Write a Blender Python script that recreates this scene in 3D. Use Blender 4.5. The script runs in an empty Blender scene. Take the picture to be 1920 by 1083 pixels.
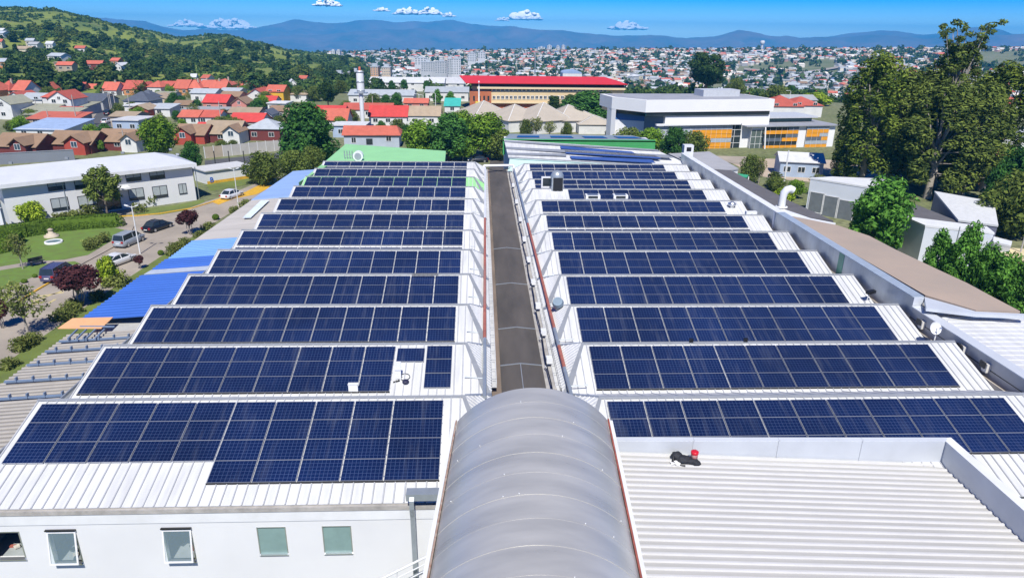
import bpy, math, random
import numpy as np
from mathutils import Vector, Matrix
R=math.radians
SC=bpy.context.scene
COL=SC.collection
# ------------------------------------------------------------------ camera
CZ=27.0                                   # drone height above the street
CF,CP,CY,CR=1300.0,20.493,2.674,0.799     # focal (px of 1920), pitch, yaw, roll
def _axes():
    a,b,c=R(CP),R(CY),R(CR)
    F=Vector((math.sin(b)*math.cos(a),math.cos(b)*math.cos(a),-math.sin(a)))
    rt=Vector((math.cos(b),-math.sin(b),0)); up=rt.cross(F)
    return F,rt*math.cos(c)+up*math.sin(c),up*math.cos(c)-rt*math.sin(c)
FW,RT,UP=_axes()
camd=bpy.data.cameras.new('camera'); cam=bpy.data.objects.new('camera',camd); COL.objects.link(cam)
camd.sensor_width=36; camd.lens=36*CF/1920; camd.clip_start=.1; camd.clip_end=40000
cam.matrix_world=Matrix(((RT.x,UP.x,-FW.x,0),(RT.y,UP.y,-FW.y,0),(RT.z,UP.z,-FW.z,CZ),(0,0,0,1)))
SC.camera=cam
# ------------------------------------------------------------------ light
SUN=Vector((.0,-.60,.80)).normalized()
w=bpy.data.worlds.new('World'); SC.world=w; w.use_nodes=True
nt=w.node_tree; bg=nt.nodes['Background']; sky=nt.nodes.new('ShaderNodeTexSky')
sky.sky_type='NISHITA'; sky.sun_disc=False; sky.sun_elevation=math.asin(SUN.z); sky.sun_rotation=math.atan2(SUN.x,SUN.y)
sky.air_density=1.0; sky.dust_density=0; sky.ozone_density=6.0; sky.altitude=4500
hs=nt.nodes.new('ShaderNodeHueSaturation'); hs.inputs['Saturation'].default_value=1.75; hs.inputs['Value'].default_value=.72; hs.inputs['Hue'].default_value=.518
nt.links.new(sky.outputs[0],hs.inputs['Color']); nt.links.new(hs.outputs[0],bg.inputs[0]); bg.inputs[1].default_value=.14
sd=bpy.data.lights.new('sun','SUN'); so=bpy.data.objects.new('sun',sd); COL.objects.link(so)
sd.energy=4.2; sd.angle=R(.53); sd.color=(1,.965,.9)
so.rotation_euler=(-SUN).to_track_quat('-Z','Y').to_euler(); so.location=(0,0,300)
vs=SC.view_settings; vs.view_transform='Standard'; vs.look='None'; vs.exposure=0.48; vs.gamma=1; vs.use_curve_mapping=False
SC.cycles.max_bounces=6; SC.cycles.diffuse_bounces=2; SC.cycles.glossy_bounces=3; SC.cycles.transparent_max_bounces=8; SC.cycles.volume_bounces=0
# ------------------------------------------------------------------ unprojection: photo measurement -> place in the world
def ray(x,y): return FW+RT*((x-960)/CF)-UP*((y-541.5)/CF)
def G(x,y,z=0.0):
    d=ray(x,y); return d*((z-CZ)/d.z)+Vector((0,0,CZ))
def WY(x,y,Y):
    d=ray(x,y); return d*(Y/d.y)+Vector((0,0,CZ))
def WX(x,y,X):
    d=ray(x,y); return d*(X/d.x)+Vector((0,0,CZ))
def WP(x,y,A,B):
    "point of the vertical plane through A,B"
    n=Vector((B.y-A.y,A.x-B.x,0)); d=ray(x,y); o=Vector((0,0,CZ))
    return o+d*((A-o).dot(n)/d.dot(n))
def D(x,y,dist):
    d=ray(x,y); return d*(dist/math.hypot(d.x,d.y))+Vector((0,0,CZ))
def proj(p):
    q=Vector(p)-Vector((0,0,CZ)); z=q.dot(FW); return 960+CF*q.dot(RT)/z,541.5-CF*q.dot(UP)/z,z
def ZAT(p,py):
    "height at which the vertical through p shows at row py"
    lo,hi=-80.,400.
    for _ in range(50):
        m=(lo+hi)/2
        if proj((p[0],p[1],m))[1]>py: lo=m
        else: hi=m
    return (lo+hi)/2
def MPP(p): return proj(p)[2]/CF          # metres per photo pixel at p
# ------------------------------------------------------------------ mesh helper
class MB:
    def __init__(s): s.v=[];s.f=[];s.m=[];s.sm=[]
    def add(s,vs,fs,mi=0,sm=False):
        o=len(s.v); s.v+=[tuple(p) for p in vs]
        for f in fs: s.f.append(tuple(i+o for i in f)); s.m.append(mi); s.sm.append(sm)
        return s
    def poly(s,pts,mi=0): return s.add(pts,[tuple(range(len(pts)))],mi)
    def box(s,x0,x1,y0,y1,z0,z1,mi=0):
        return s.add([(x0,y0,z0),(x1,y0,z0),(x1,y1,z0),(x0,y1,z0),(x0,y0,z1),(x1,y0,z1),(x1,y1,z1),(x0,y1,z1)],
            [(0,3,2,1),(4,5,6,7),(0,1,5,4),(1,2,6,5),(2,3,7,6),(3,0,4,7)],mi)
    def obox(s,c,ax,ay,az,hx,hy,hz,mi=0):
        c=Vector(c);ax=Vector(ax).normalized()*hx;ay=Vector(ay).normalized()*hy;az=Vector(az).normalized()*hz
        P=[c+a*ax+b*ay+d*az for d in(-1,1) for a,b in((-1,-1),(1,-1),(1,1),(-1,1))]
        return s.add(P,[(0,3,2,1),(4,5,6,7),(0,1,5,4),(1,2,6,5),(2,3,7,6),(3,0,4,7)],mi)
    def beam(s,a,b,w,h,mi=0,up=(0,0,1)):
        a=Vector(a);b=Vector(b);d=b-a;u=Vector(up);sx=d.cross(u).normalized();uz=sx.cross(d).normalized()
        return s.obox((a+b)/2,d,sx,uz,d.length/2,w/2,h/2,mi)
    def slab(s,pts,t,mi=0,mside=None):
        "extrude planar polygon downwards along its normal by t"
        P=[Vector(p) for p in pts]; n=Vector((0,0,0))
        for i in range(len(P)): n+=P[i].cross(P[(i+1)%len(P)])
        n.normalize()
        if n.z<0: P=P[::-1]; n=-n
        k=len(P); Q=[p-n*t for p in P]
        s.add(P+Q,[tuple(range(k)),tuple(range(2*k-1,k-1,-1))],mi)
        return s.add(P+Q,[(i,i+k,(i+1)%k+k,(i+1)%k) for i in range(k)],mi if mside is None else mside)
    def prism(s,pts,z0,z1,mi=0):
        n=len(pts); a=sum(pts[i][0]*pts[(i+1)%n][1]-pts[(i+1)%n][0]*pts[i][1] for i in range(n))
        if a<0: pts=pts[::-1]
        V=[(p[0],p[1],z0) for p in pts]+[(p[0],p[1],z1) for p in pts]
        return s.add(V,[tuple(range(n-1,-1,-1)),tuple(range(n,2*n))]+[(i,(i+1)%n,n+(i+1)%n,n+i) for i in range(n)],mi)
    def tube(s,path,r,n=8,mi=0,cap=True,sm=True):
        P=[Vector(p) for p in path]; rs=r if isinstance(r,(list,tuple)) else [r]*len(P); V=[];prev=None
        for i,p in enumerate(P):
            d=(P[min(i+1,len(P)-1)]-P[max(i-1,0)]).normalized()
            if prev is None: u=d.cross(Vector((0,0,1)) if abs(d.z)<.9 else Vector((1,0,0))).normalized()
            else: u=(prev-d*prev.dot(d)).normalized()
            prev=u; w2=d.cross(u)
            for k in range(n):
                a=2*math.pi*k/n; V.append(p+(u*math.cos(a)+w2*math.sin(a))*rs[i])
        Fc=[(i*n+k,i*n+(k+1)%n,(i+1)*n+(k+1)%n,(i+1)*n+k) for i in range(len(P)-1) for k in range(n)]
        s.add(V,Fc,mi,sm)
        if cap: s.add(V[:n],[tuple(range(n-1,-1,-1))],mi); s.add(V[-n:],[tuple(range(n))],mi)
        return s
    def lathe(s,prof,c=(0,0,0),n=16,mi=0,sm=True):
        V=[(c[0]+r*math.cos(2*math.pi*k/n),c[1]+r*math.sin(2*math.pi*k/n),c[2]+z) for r,z in prof for k in range(n)]
        return s.add(V,[(i*n+k,i*n+(k+1)%n,(i+1)*n+(k+1)%n,(i+1)*n+k) for i in range(len(prof)-1) for k in range(n)],mi,sm)
    def ball(s,c,r,nu=10,nv=7,mi=0,sm=True):
        r=(r,r,r) if not isinstance(r,(tuple,list)) else r
        V=[(c[0]+r[0]*math.sin(math.pi*j/nv)*math.cos(2*math.pi*i/nu),c[1]+r[1]*math.sin(math.pi*j/nv)*math.sin(2*math.pi*i/nu),c[2]+r[2]*math.cos(math.pi*j/nv)) for j in range(nv+1) for i in range(nu)]
        return s.add(V,[(j*nu+i,(j+1)*nu+i,(j+1)*nu+(i+1)%nu,j*nu+(i+1)%nu) for j in range(nv) for i in range(nu)],mi,sm)
    def ribs(s,poly,vd,pitch,wd,h,mi=0,start=None,ends=True):
        P=[Vector(p) for p in poly]; vd=Vector(vd).normalized(); n=Vector((0,0,0))
        for i in range(len(P)): n+=P[i].cross(P[(i+1)%len(P)])
        n.normalize()
        if n.z<0:n=-n
        ud=vd.cross(n).normalized(); us=[p.dot(ud) for p in P]; vv=[p.dot(vd) for p in P]; nn=P[0].dot(n)
        u=min(us)+(pitch*.5 if start is None else start)
        while u<max(us)-wd*.5:
            xs=[]
            for i in range(len(P)):
                a,b=us[i],us[(i+1)%len(P)]
                if (a-u)*(b-u)<0: t=(u-a)/(b-a); xs.append(vv[i]+t*(vv[(i+1)%len(P)]-vv[i]))
            if len(xs)>=2:
                v0,v1=min(xs),max(xs)
                if v1-v0>.15:
                    B=[ud*(u+o)+vd*vq+n*(nn+hh) for vq in(v0,v1) for o,hh in((-wd/2,0),(-wd*.28,h),(wd*.28,h),(wd/2,0))]
                    s.add(B,[(0,1,5,4),(1,2,6,5),(2,3,7,6),(3,2,1,0),(4,5,6,7)],mi)
            u+=pitch
        return s
    def build(s,name,mats,parent=None,loc=None):
        o=wl(parent) if parent else Vector(loc or (0,0,0))
        me=bpy.data.meshes.new(name); me.from_pydata([(a-o.x,b-o.y,c-o.z) for a,b,c in s.v],[],s.f)
        for m in (mats if isinstance(mats,(list,tuple)) else [mats]): me.materials.append(m)
        me.polygons.foreach_set('material_index',s.m); me.polygons.foreach_set('use_smooth',s.sm); me.update()
        ob=bpy.data.objects.new(name,me); COL.objects.link(ob)
        if parent: ob.parent=parent
        else: ob.location=o
        return ob
def wl(o):
    p=Vector((0,0,0))
    while o: p+=o.location; o=o.parent
    return p
def tag(o,label,cat,group=None,kind=None):
    o['label']=label; o['category']=cat
    if group:o['group']=group
    if kind:o['kind']=kind
    return o
def thing(name,label,cat,loc,group=None):
    o=bpy.data.objects.new(name,None); COL.objects.link(o); o.location=loc; o.empty_display_size=.3
    return tag(o,label,cat,group)
def struct(o,kind='structure'): o['kind']=kind; return o
def link(name,me,parent=None,loc=(0,0,0),rot=(0,0,0),sc=(1,1,1)):
    o=bpy.data.objects.new(name,me); COL.objects.link(o); o.location=loc; o.rotation_euler=rot; o.scale=sc
    if parent:o.parent=parent
    return o
KIDS={}
def dup(root,loc,rz=0,sc=1,label=None,group=None):
    def cp(o,par):
        c=o.copy(); COL.objects.link(c); c.parent=par
        for ch in o.children: cp(ch,c)
        return c
    r=cp(root,None); r.location=loc; r.rotation_euler=(0,0,rz); r.scale=(sc,sc,sc) if not isinstance(sc,tuple) else sc
    if label:r['label']=label
    if group:r['group']=group
    return r
# ------------------------------------------------------------------ materials
def M(name,col,rough=.6,metal=0.,var=.1,scale=2.,bump=0.,bscale=30.,alt=None,spec=.5,emit=0,rnd=0.,stretch=None):
    m=bpy.data.materials.new(name); m.use_nodes=True; n=m.node_tree.nodes; l=m.node_tree.links; b=n['Principled BSDF']
    b.inputs['Roughness'].default_value=rough; b.inputs['Metallic'].default_value=metal; b.inputs['Specular IOR Level'].default_value=spec
    tc=n.new('ShaderNodeTexCoord'); src=tc.outputs['Object']
    if stretch:
        mp=n.new('ShaderNodeMapping'); mp.inputs['Scale'].default_value=stretch; l.new(src,mp.inputs[0]); src=mp.outputs[0]
    nz=n.new('ShaderNodeTexNoise'); nz.inputs['Scale'].default_value=scale; nz.inputs['Detail'].default_value=6; nz.inputs['Roughness'].default_value=.62
    l.new(src,nz.inputs['Vector'])
    rp=n.new('ShaderNodeMapRange'); rp.inputs[1].default_value=.3; rp.inputs[2].default_value=.7; l.new(nz.outputs[0],rp.inputs[0])
    mx=n.new('ShaderNodeMix'); mx.data_type='RGBA'
    a=alt or tuple(c*(1-var) for c in col); c2=tuple(min(1,c*(1+var)) for c in col) if not alt else col
    mx.inputs[6].default_value=(*a,1); mx.inputs[7].default_value=(*c2,1); l.new(rp.outputs[0],mx.inputs[0])
    out=mx.outputs[2]
    if rnd:
        oi=n.new('ShaderNodeObjectInfo'); r2=n.new('ShaderNodeMapRange'); r2.inputs[3].default_value=1-rnd; r2.inputs[4].default_value=1+rnd
        l.new(oi.outputs['Random'],r2.inputs[0]); h=n.new('ShaderNodeHueSaturation'); l.new(r2.outputs[0],h.inputs['Value']); l.new(out,h.inputs['Color']); out=h.outputs[0]
    l.new(out,b.inputs['Base Color'])
    if bump:
        nb=n.new('ShaderNodeTexNoise'); nb.inputs['Scale'].default_value=bscale; nb.inputs['Detail'].default_value=4; l.new(src,nb.inputs['Vector'])
        bp=n.new('ShaderNodeBump'); bp.inputs['Strength'].default_value=bump; bp.inputs['Distance'].default_value=.05; l.new(nb.outputs[0],bp.inputs['Height']); l.new(bp.outputs[0],b.inputs['Normal'])
    if emit: b.inputs['Emission Color'].default_value=(*col,1); b.inputs['Emission Strength'].default_value=emit
    return m
def MF(name,c1,c2,tr=.3,scale=.7,rnd=.18):
    "leaf material: light and dark leaves, translucent"
    m=bpy.data.materials.new(name); m.use_nodes=True; n=m.node_tree.nodes; l=m.node_tree.links
    for x in list(n):
        if x.type!='OUTPUT_MATERIAL': n.remove(x)
    out=[x for x in n if x.type=='OUTPUT_MATERIAL'][0]
    tc=n.new('ShaderNodeTexCoord'); nz=n.new('ShaderNodeTexNoise'); nz.inputs['Scale'].default_value=scale; nz.inputs['Detail'].default_value=3; l.new(tc.outputs['Object'],nz.inputs['Vector'])
    ge=n.new('ShaderNodeNewGeometry'); ad=n.new('ShaderNodeMath'); ad.operation='ADD'; l.new(nz.outputs[0],ad.inputs[0])
    mu=n.new('ShaderNodeMath'); mu.operation='MULTIPLY_ADD'; mu.inputs[1].default_value=.5; mu.inputs[2].default_value=-.25; l.new(ge.outputs['Random Per Island'],mu.inputs[0]); l.new(mu.outputs[0],ad.inputs[1])
    rp=n.new('ShaderNodeMapRange'); rp.inputs[1].default_value=.3; rp.inputs[2].default_value=.72; l.new(ad.outputs[0],rp.inputs[0])
    mx=n.new('ShaderNodeMix'); mx.data_type='RGBA'; mx.inputs[6].default_value=(*c1,1); mx.inputs[7].default_value=(*c2,1); l.new(rp.outputs[0],mx.inputs[0])
    oi=n.new('ShaderNodeObjectInfo'); r2=n.new('ShaderNodeMapRange'); r2.inputs[3].default_value=1-rnd; r2.inputs[4].default_value=1+rnd; l.new(oi.outputs['Random'],r2.inputs[0])
    h=n.new('ShaderNodeHueSaturation'); l.new(r2.outputs[0],h.inputs['Value']); l.new(mx.outputs[2],h.inputs['Color'])
    df=n.new('ShaderNodeBsdfDiffuse'); tl=n.new('ShaderNodeBsdfTranslucent'); ms=n.new('ShaderNodeMixShader'); ms.inputs[0].default_value=tr
    l.new(h.outputs[0],df.inputs[0]); l.new(h.outputs[0],tl.inputs[0]); l.new(df.outputs[0],ms.inputs[1]); l.new(tl.outputs[0],ms.inputs[2]); l.new(ms.outputs[0],out.inputs[0])
    return m
def MG(name,col,rough=.08,spec=.6): return M(name,col,rough,0,.15,1.2,spec=spec)
white=M('white_painted_metal',(.78,.79,.79),.45,0,.05,.8,alt=(.66,.67,.67))
white2=M('white_wall_paint',(.70,.705,.70),.7,0,.04,.35,bump=.05)
ribgrey=M('roof_rib_grey',(.44,.45,.46),.5,0,.1,1)
hallwhite=M('white_roof_sheet',(.69,.70,.705),.45,0,.05,.9,alt=(.50,.505,.50),stretch=(2.2,.16,1))
capgrey=M('galvanised_flashing',(.42,.44,.45),.38,.45,.1,1.5)
galv=M('galvanised_sheet',(.54,.57,.57),.42,.35,.16,.9,stretch=(1,1,.3))
alum=M('aluminium',(.62,.64,.66),.3,.8,.06,3)
dark=M('dark_rubber',(.02,.02,.022),.6)
blackm=M('black_paint',(.012,.012,.014),.35)
grime=M('stained_concrete',(.38,.36,.33),.85,0,.25,1.8,bump=.2)
wood=M('tree_bark',(.16,.13,.10),.9,0,.3,5,bump=.4,bscale=12)
barkpale=M('pale_bark',(.36,.32,.27),.85,0,.3,3,bump=.3,bscale=12)
glassdark=MG('dark_window_glass',(.025,.035,.04))
glassblue=MG('blue_window_glass',(.05,.08,.11))
framew=M('white_frame',(.75,.75,.74),.4)
framed=M('dark_frame',(.04,.04,.045),.4)
rust=M('rusty_primer',(.30,.085,.06),.7,0,.3,3)
galvpipe=M('grey_pipe',(.36,.40,.43),.35,.4,.1,2)
asphalt=M('asphalt',(.085,.085,.09),.9,0,.2,.5,bump=.15)
concrete=M('pale_concrete',(.40,.345,.28),.9,0,.14,.22,alt=(.27,.235,.195),bump=.1)
yellowp=M('yellow_road_paint',(.62,.36,.03),.7,0,.2,2)
rng=random.Random(7)
# ================================================================== SETTING: ground, hill, mountains, haze
def sst(a,b,x):
    t=np.clip((x-a)/(b-a),0,1); return t*t*(3-2*t)
_gd=[0,330,420,560,700,900,1100,1300,1500,1700,1800,2200,3000,13000]
_gz=[0,0,-9,-27,-31,-29,-27,-25,-21,-17,-18,-60,-170,-170]
def az2px(az):
    "photo column seen at compass angle az (right of +Y)"
    return 960+CF/math.cos(R(CP))*np.tan(az-R(CY))
def ground_z(x,y):
    d=np.hypot(x,y); az=np.arctan2(x,y); z=np.interp(d,_gd,_gz)
    px=az2px(np.clip(az,-.75,.78)); t=(px-600)/1300
    return z+sst(600,1650,d)*(-14+34*t)*sst(3200,2000,d)*(d<3200)
def polar(name,ds,azs,fz,mat,skirt=None):
    A,Dd=np.meshgrid(azs,ds); X=Dd*np.sin(A); Y=Dd*np.cos(A); Z=fz(X,Y)
    V=np.stack([X,Y,Z],-1).reshape(-1,3); na=len(azs); nd=len(ds)
    F=[(i*na+k,i*na+k+1,(i+1)*na+k+1,(i+1)*na+k) for i in range(nd-1) for k in range(na-1)]
    me=bpy.data.meshes.new(name); me.from_pydata(V.tolist(),[],F); me.materials.append(mat)
    me.polygons.foreach_set('use_smooth',[True]*len(F)); me.update()
    return link(name,me)
def ground_mat():
    m=M('ground_soil_grass',(.11,.14,.04),.95,0,.3,.02,alt=(.22,.215,.12))
    n=m.node_tree.nodes;l=m.node_tree.links
    b=n['Principled BSDF']; src=b.inputs['Base Color'].links[0].from_socket
    nz=n.new('ShaderNodeTexNoise'); nz.inputs['Scale'].default_value=.9; nz.inputs['Detail'].default_value=8
    tc=n.new('ShaderNodeTexCoord'); l.new(tc.outputs['Object'],nz.inputs['Vector'])
    rp=n.new('ShaderNodeMapRange'); rp.inputs[1].default_value=.3; rp.inputs[2].default_value=.7; rp.inputs[3].default_value=.6; rp.inputs[4].default_value=1.35; l.new(nz.outputs[0],rp.inputs[0])
    h=n.new('ShaderNodeHueSaturation'); l.new(rp.outputs[0],h.inputs['Value']); l.new(src,h.inputs['Color']); l.new(h.outputs[0],b.inputs['Base Color'])
    return m
gm=ground_mat()
dsg=[1,15,40,80,130,180,240,300]+list(np.linspace(330,1900,64))+[2000,2200,2600,3000,4000,6000,9000,10600]
azf=np.concatenate([np.linspace(-.8,.8,90),np.linspace(.85,2*math.pi-.8,40)])
struct(polar('ground',dsg,azf,ground_z,gm))
# ---- green hill on the left
_hx=[-700,-300,0,33,67,100,133,167,200,233,267,300,327,350,383,417,450,483,517,550,583,617,640,690,740,800]
_hy=[40,5,16,16,18,18,28,35,46,51,58,66,71,69,66,65,75,82,92,97,102,106,111,119,132,150]
_hn=[np.array([math.sin(i*1.7+1),math.cos(i*2.3)]) for i in range(9)]
def vnoise(x,y,s):
    z=np.zeros_like(x); f=1/s; a=1
    for i in range(6):
        c,sn=math.cos(i*1.1),math.sin(i*1.1)
        z=z+a*np.sin((x*c+y*sn)*f*2+i*1.3+np.sin((y*c-x*sn)*f*1.7+i))*np.cos((y*c-x*sn)*f*1.9+i*.7); f*=1.9;a*=.55
    return z
def pitch_of(px,py):
    "elevation angle above horizontal of a photo point"
    d=FW[:]; q=[FW[i]+RT[i]*((px-960)/CF)-UP[i]*((py-541.5)/CF) for i in range(3)]
    return np.arctan2(q[2],np.hypot(q[0],q[1]))
HB,HT=345.,1050.
def hill_z(x,y):
    d=np.hypot(x,y); az=np.arctan2(x,y); px=az2px(np.clip(az,-1.0,.2))
    el=pitch_of(px,np.interp(px,_hx,_hy)); top=CZ+HT*np.tan(el)
    t=np.clip((d-HB)/(HT-HB),0,1.6); prof=np.where(t<1,t**.85*(1-.0*t),1-(t-1)*.8)
    base=-3.0
    z=np.where(t<1,base+(top-base)*prof,top-(t-1)*90)
    z=z+vnoise(x,y,95.)*5.5*np.clip(t*1.6,0,1)*np.clip((1.02-t)*3,0.06,1)
    side=sst(760,640,px)                   # runs out towards the town
    return base-45*(1-side)*sst(345,520,d)+(z-base)*side-sst(.02,.0,t)*4
hm=M('hill_grass',(.235,.27,.035),.95,0,.3,.016,alt=(.07,.12,.02))
def hill_mat():
    n=hm.node_tree.nodes;l=hm.node_tree.links;b=n['Principled BSDF'];src=b.inputs['Base Color'].links[0].from_socket
    tc=n.new('ShaderNodeTexCoord'); nz=n.new('ShaderNodeTexNoise'); nz.inputs['Scale'].default_value=.035; nz.inputs['Detail'].default_value=9; nz.inputs['Roughness'].default_value=.7; l.new(tc.outputs['Object'],nz.inputs['Vector'])
    rp=n.new('ShaderNodeMapRange'); rp.inputs[1].default_value=.56; rp.inputs[2].default_value=.68; l.new(nz.outputs[0],rp.inputs[0])
    mx=n.new('ShaderNodeMix'); mx.data_type='RGBA'; mx.inputs[7].default_value=(.23,.20,.085,1); l.new(rp.outputs[0],mx.inputs[0]); l.new(src,mx.inputs[6]); l.new(mx.outputs[2],b.inputs['Base Color'])
hill_mat()
struct(polar('hill',np.concatenate([[338],np.linspace(344,1080,110),[1150,1300,1600]]),np.linspace(-.98,-.085,190),hill_z,hm))
# ---- mountain ranges
mtm=M('mountain_scrub',(.018,.03,.028),.95,0,.3,.0022,alt=(.17,.10,.085))
def mountain(Dm,prof,seed,rough,name='mountains'):
    hx=[p[0] for p in prof]; hy=[p[1] for p in prof]
    def fz(x,y):
        d=np.hypot(x,y); az=np.arctan2(x,y); px=az2px(np.clip(az,-.9,.95))
        py=np.interp(px,hx,hy)+ (vnoise(px,px*0+seed,45.)*1.5)
        top=CZ+Dm*np.tan(pitch_of(px,py)); base=-170
        t=(d-(Dm-1500))/1500; pr=np.where(t<1,np.clip(t,0,1)**1.25,1-(t-1)*.6)
        wob=np.abs(vnoise(x+seed*900,y,420.))
        return base+(top-base)*np.clip(pr-wob*rough*np.clip(t*3,0,1)*np.clip((1-t)*4,0,1),-.05,1)
    return struct(polar(name,np.concatenate([np.linspace(Dm-1550,Dm,34),[Dm+400,Dm+1200]]),np.linspace(-.85,.9,300),fz,mtm))
mountain(9400,[(-400,40),(0,30),(167,30),(200,34),(233,39),(267,41),(300,50),(333,56),(433,56),(483,50),(517,46),(533,40),(550,37),(583,40),(617,43),(640,43),(673,39),(707,38),(737,41),(760,39),(790,42),(823,40),(847,38),(873,43),(907,48),(957,51),(1007,57),(1100,70),(1240,76),(1500,80),(1540,70),(1580,62),(1613,60),(1663,59),(1713,63),(1763,62),(1797,55),(1843,51),(1867,55),(1890,62),(1950,70),(2300,60)],3,.34)
mountain(8000,[(-400,70),(400,75),(560,66),(640,62),(720,55),(780,54),(840,60),(900,55),(957,52),(1007,55),(1047,56),(1070,62),(1107,65),(1157,66),(1207,66),(1240,69),(1280,71),(1313,69),(1347,67),(1363,62),(1377,57),(1397,59),(1430,65),(1453,68),(1470,67),(1493,72),(1540,70),(1590,68),(1620,66),(1680,69),(1760,72),(1830,68),(1890,64),(1940,62),(2300,66)],11,.4)
# ---- haze: one closed box of even, pale air
hz=MB(); hz.box(-10700,10700,-10700,10700,-174,155)
hmat=bpy.data.materials.new('haze_air'); hmat.use_nodes=True
_n=hmat.node_tree.nodes; _n.remove(_n['Principled BSDF']); pv=_n.new('ShaderNodeVolumePrincipled')
pv.inputs['Color'].default_value=(.07,.50,1,1); pv.inputs['Density'].default_value=1.4e-4; pv.inputs['Anisotropy'].default_value=-.25
hmat.node_tree.links.new(pv.outputs[0],[x for x in _n if x.type=='OUTPUT_MATERIAL'][0].inputs['Volume'])
hazeob=struct(hz.build('haze',hmat),'stuff')
# ================================================================== SOLAR HALLS
ANG=R(16.5); TA=math.tan(ANG); CA=math.cos(ANG); SA=math.sin(ANG)
ZL=CZ-15.12; ZR=ZL-.48                          # top panel edges of the two halls
YL=[26.65,32.15,37.5,42.9,48.3,53.55,58.9,64.5,69.9,74.85,79.4,84.0]
YR=[27.25,33.05,38.5,44.05,49.6,54.95,60.5,66.1,71.3,76.3,81.1,85.75]
RH=.34
def greenm(n,c): return M(n,c,.5,0,.06,.5)
lightgreen=greenm('light_green_roof',(.30,.62,.27)); green=greenm('green_fascia',(.07,.36,.11)); mint=greenm('mint_wall_paint',(.50,.68,.63))
def hall(name,label,ys,zt,xo,xh,xg,yfront,yeave,special):
    """xo outer (gable) side, xh ridge end on the corridor side, xg corridor gutter"""
    sgn=1 if xg>xo else -1
    root=thing(name,label,'factory hall',((xo+xg)/2,yfront+20,0))
    zb=zt-.1; zr=zb+RH*TA; dv=3.22; zv=zb-dv*TA
    for k,y in enumerate(ys):
        r=y+RH; v=y-dv; v2=(ys[k+1]-dv) if k+1<len(ys) else y+2.3
        mb=MB(); A=Vector((xo,r,zr));B=Vector((xh,r,zr));Cc=Vector((xg,v,zv));Dd=Vector((xo,v,zv))
        if k==0:
            ze=zb-(y-yeave)*TA
            pts=[A,B,Cc,Vector((xg,yeave,ze)),Vector((xo,yeave,ze))]
        else: pts=[A,B,Cc,Dd]
        mb.slab(pts,.05,0); mb.ribs(pts,(0,-CA,-SA),.4,.07,.045,1)
        o=mb.build('roof_slope',[special.get(k,hallwhite),ribgrey if k<6 else hallwhite],root)
        mb=MB(); E2=Vector((xg,v2,zv)); H=[B,Cc,E2] if sgn>0 else [B,E2,Cc]
        mb.slab(H,.05); mid=(Cc+E2)/2
        mb.ribs(H,(Vector((xg,r,zv))-B).normalized(),.28,.06,.04,0)
        mb.build('hip_end',special.get(k,hallwhite),root)
        mb=MB(); bk=[B,A,Vector((xo,v2,zv)),E2]; mb.slab(bk,.05); mb.ribs(bk,(0,(v2-r),zv-zr),.8,.07,.04); mb.build('back_slope',hallwhite,root)
        mb=MB()
        mb.slab([A+Vector((0,-.13,-.13*TA+.055)),B+Vector((0,-.13,-.13*TA+.055)),B+Vector((0,0,.06)),A+Vector((0,0,.06))],.02)
        tb=(zr-zv)/(v2-r); mb.slab([A+Vector((0,.003,.06)),B+Vector((0,.003,.06)),B+Vector((0,.2,.06-.2*tb)),A+Vector((0,.2,.06-.2*tb))],.02)
        mb.build('ridge_cap',capgrey,root)
        mb=MB(); n1=Vector((0,0,.05))
        # broad flashing down the front hip, thin one down the back hip
        d=(Cc-B); side=Vector((-sgn*.34,0,0))
        mb.slab([B+n1,Cc+n1,Cc+n1+side*1.1,B+n1+side*.45],.015)
        mb.slab([B+n1,B+n1+Vector((0,.13,-.02)),E2+n1+Vector((0,.13,0)),E2+n1+Vector((0,-.12,0))],.015)
        mb.build('hip_flashing',capgrey,root)
    y1=ys[-1]+2.3
    # walls
    mb=MB(); 
    prof=[(yfront,zb-(ys[0]-yeave)*TA-.12)]
    for k,y in enumerate(ys):
        prof+=[(y+RH,zr-.06)]; prof+=[((ys[k+1]-dv) if k+1<len(ys) else y1,zv-.06)]
    xw=xo+sgn*.06
    mb.poly([(xw,a,b) for a,b in prof][::(-sgn)]+ ([(xw,yfront,0),(xw,y1,0)] if sgn>0 else [(xw,y1,0),(xw,yfront,0)]))
    mb.build('gable_wall',white2,root)
    mb=MB(); xw=xg-sgn*.12; mb.box(min(xw,xw-sgn*.2),max(xw,xw-sgn*.2),yfront+.2,y1,0,zv-.02); mb.box(min(xo,xg)+.3,max(xo,xg)-.35,y1-.2,y1,0,zv-.05); mb.build('side_wall',white2,root)
    # corridor gutter
    mb=MB(); gx=xg+sgn*.02
    x0,x1=min(gx,gx+sgn*.25),max(gx,gx+sgn*.25)
    mb.box(x0,x1,yfront+8,y1,zv-.26,zv-.2); mb.box(x0,x0+.04,yfront+8,y1,zv-.2,zv-.02); mb.box(x1-.04,x1,yfront+8,y1,zv-.2,zv-.02); mb.build('gutter',hallwhite,root)
    mb=MB()
    for k in range(int((y1-yfront-8)/1.05)):
        yy=yfront+8.4+k*1.05; mb.beam((xg-sgn*.5,yy,zv+.02),(xg+sgn*.25,yy,zv+.0),.03,.012)
    mb.build('gutter_bracket',capgrey,root)['kind']='stuff'
    return root,dict(zb=zb,zr=zr,zv=zv,y1=y1,sgn=sgn,xg=xg,xo=xo)
YE=21.72
hallL,hl=hall('solar_hall','long white saw-tooth roofed hall left of the grey passage, with windows in its front wall',YL,ZL,-19.0,-.74,.46,YE+.42,YE,{9:lightgreen})
hallR,hr=hall('solar_hall','long white saw-tooth roofed hall right of the grey passage, beside the galvanised parapet',YR,ZR,25.75,5.3,3.95,22.6,22.2,{})
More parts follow.
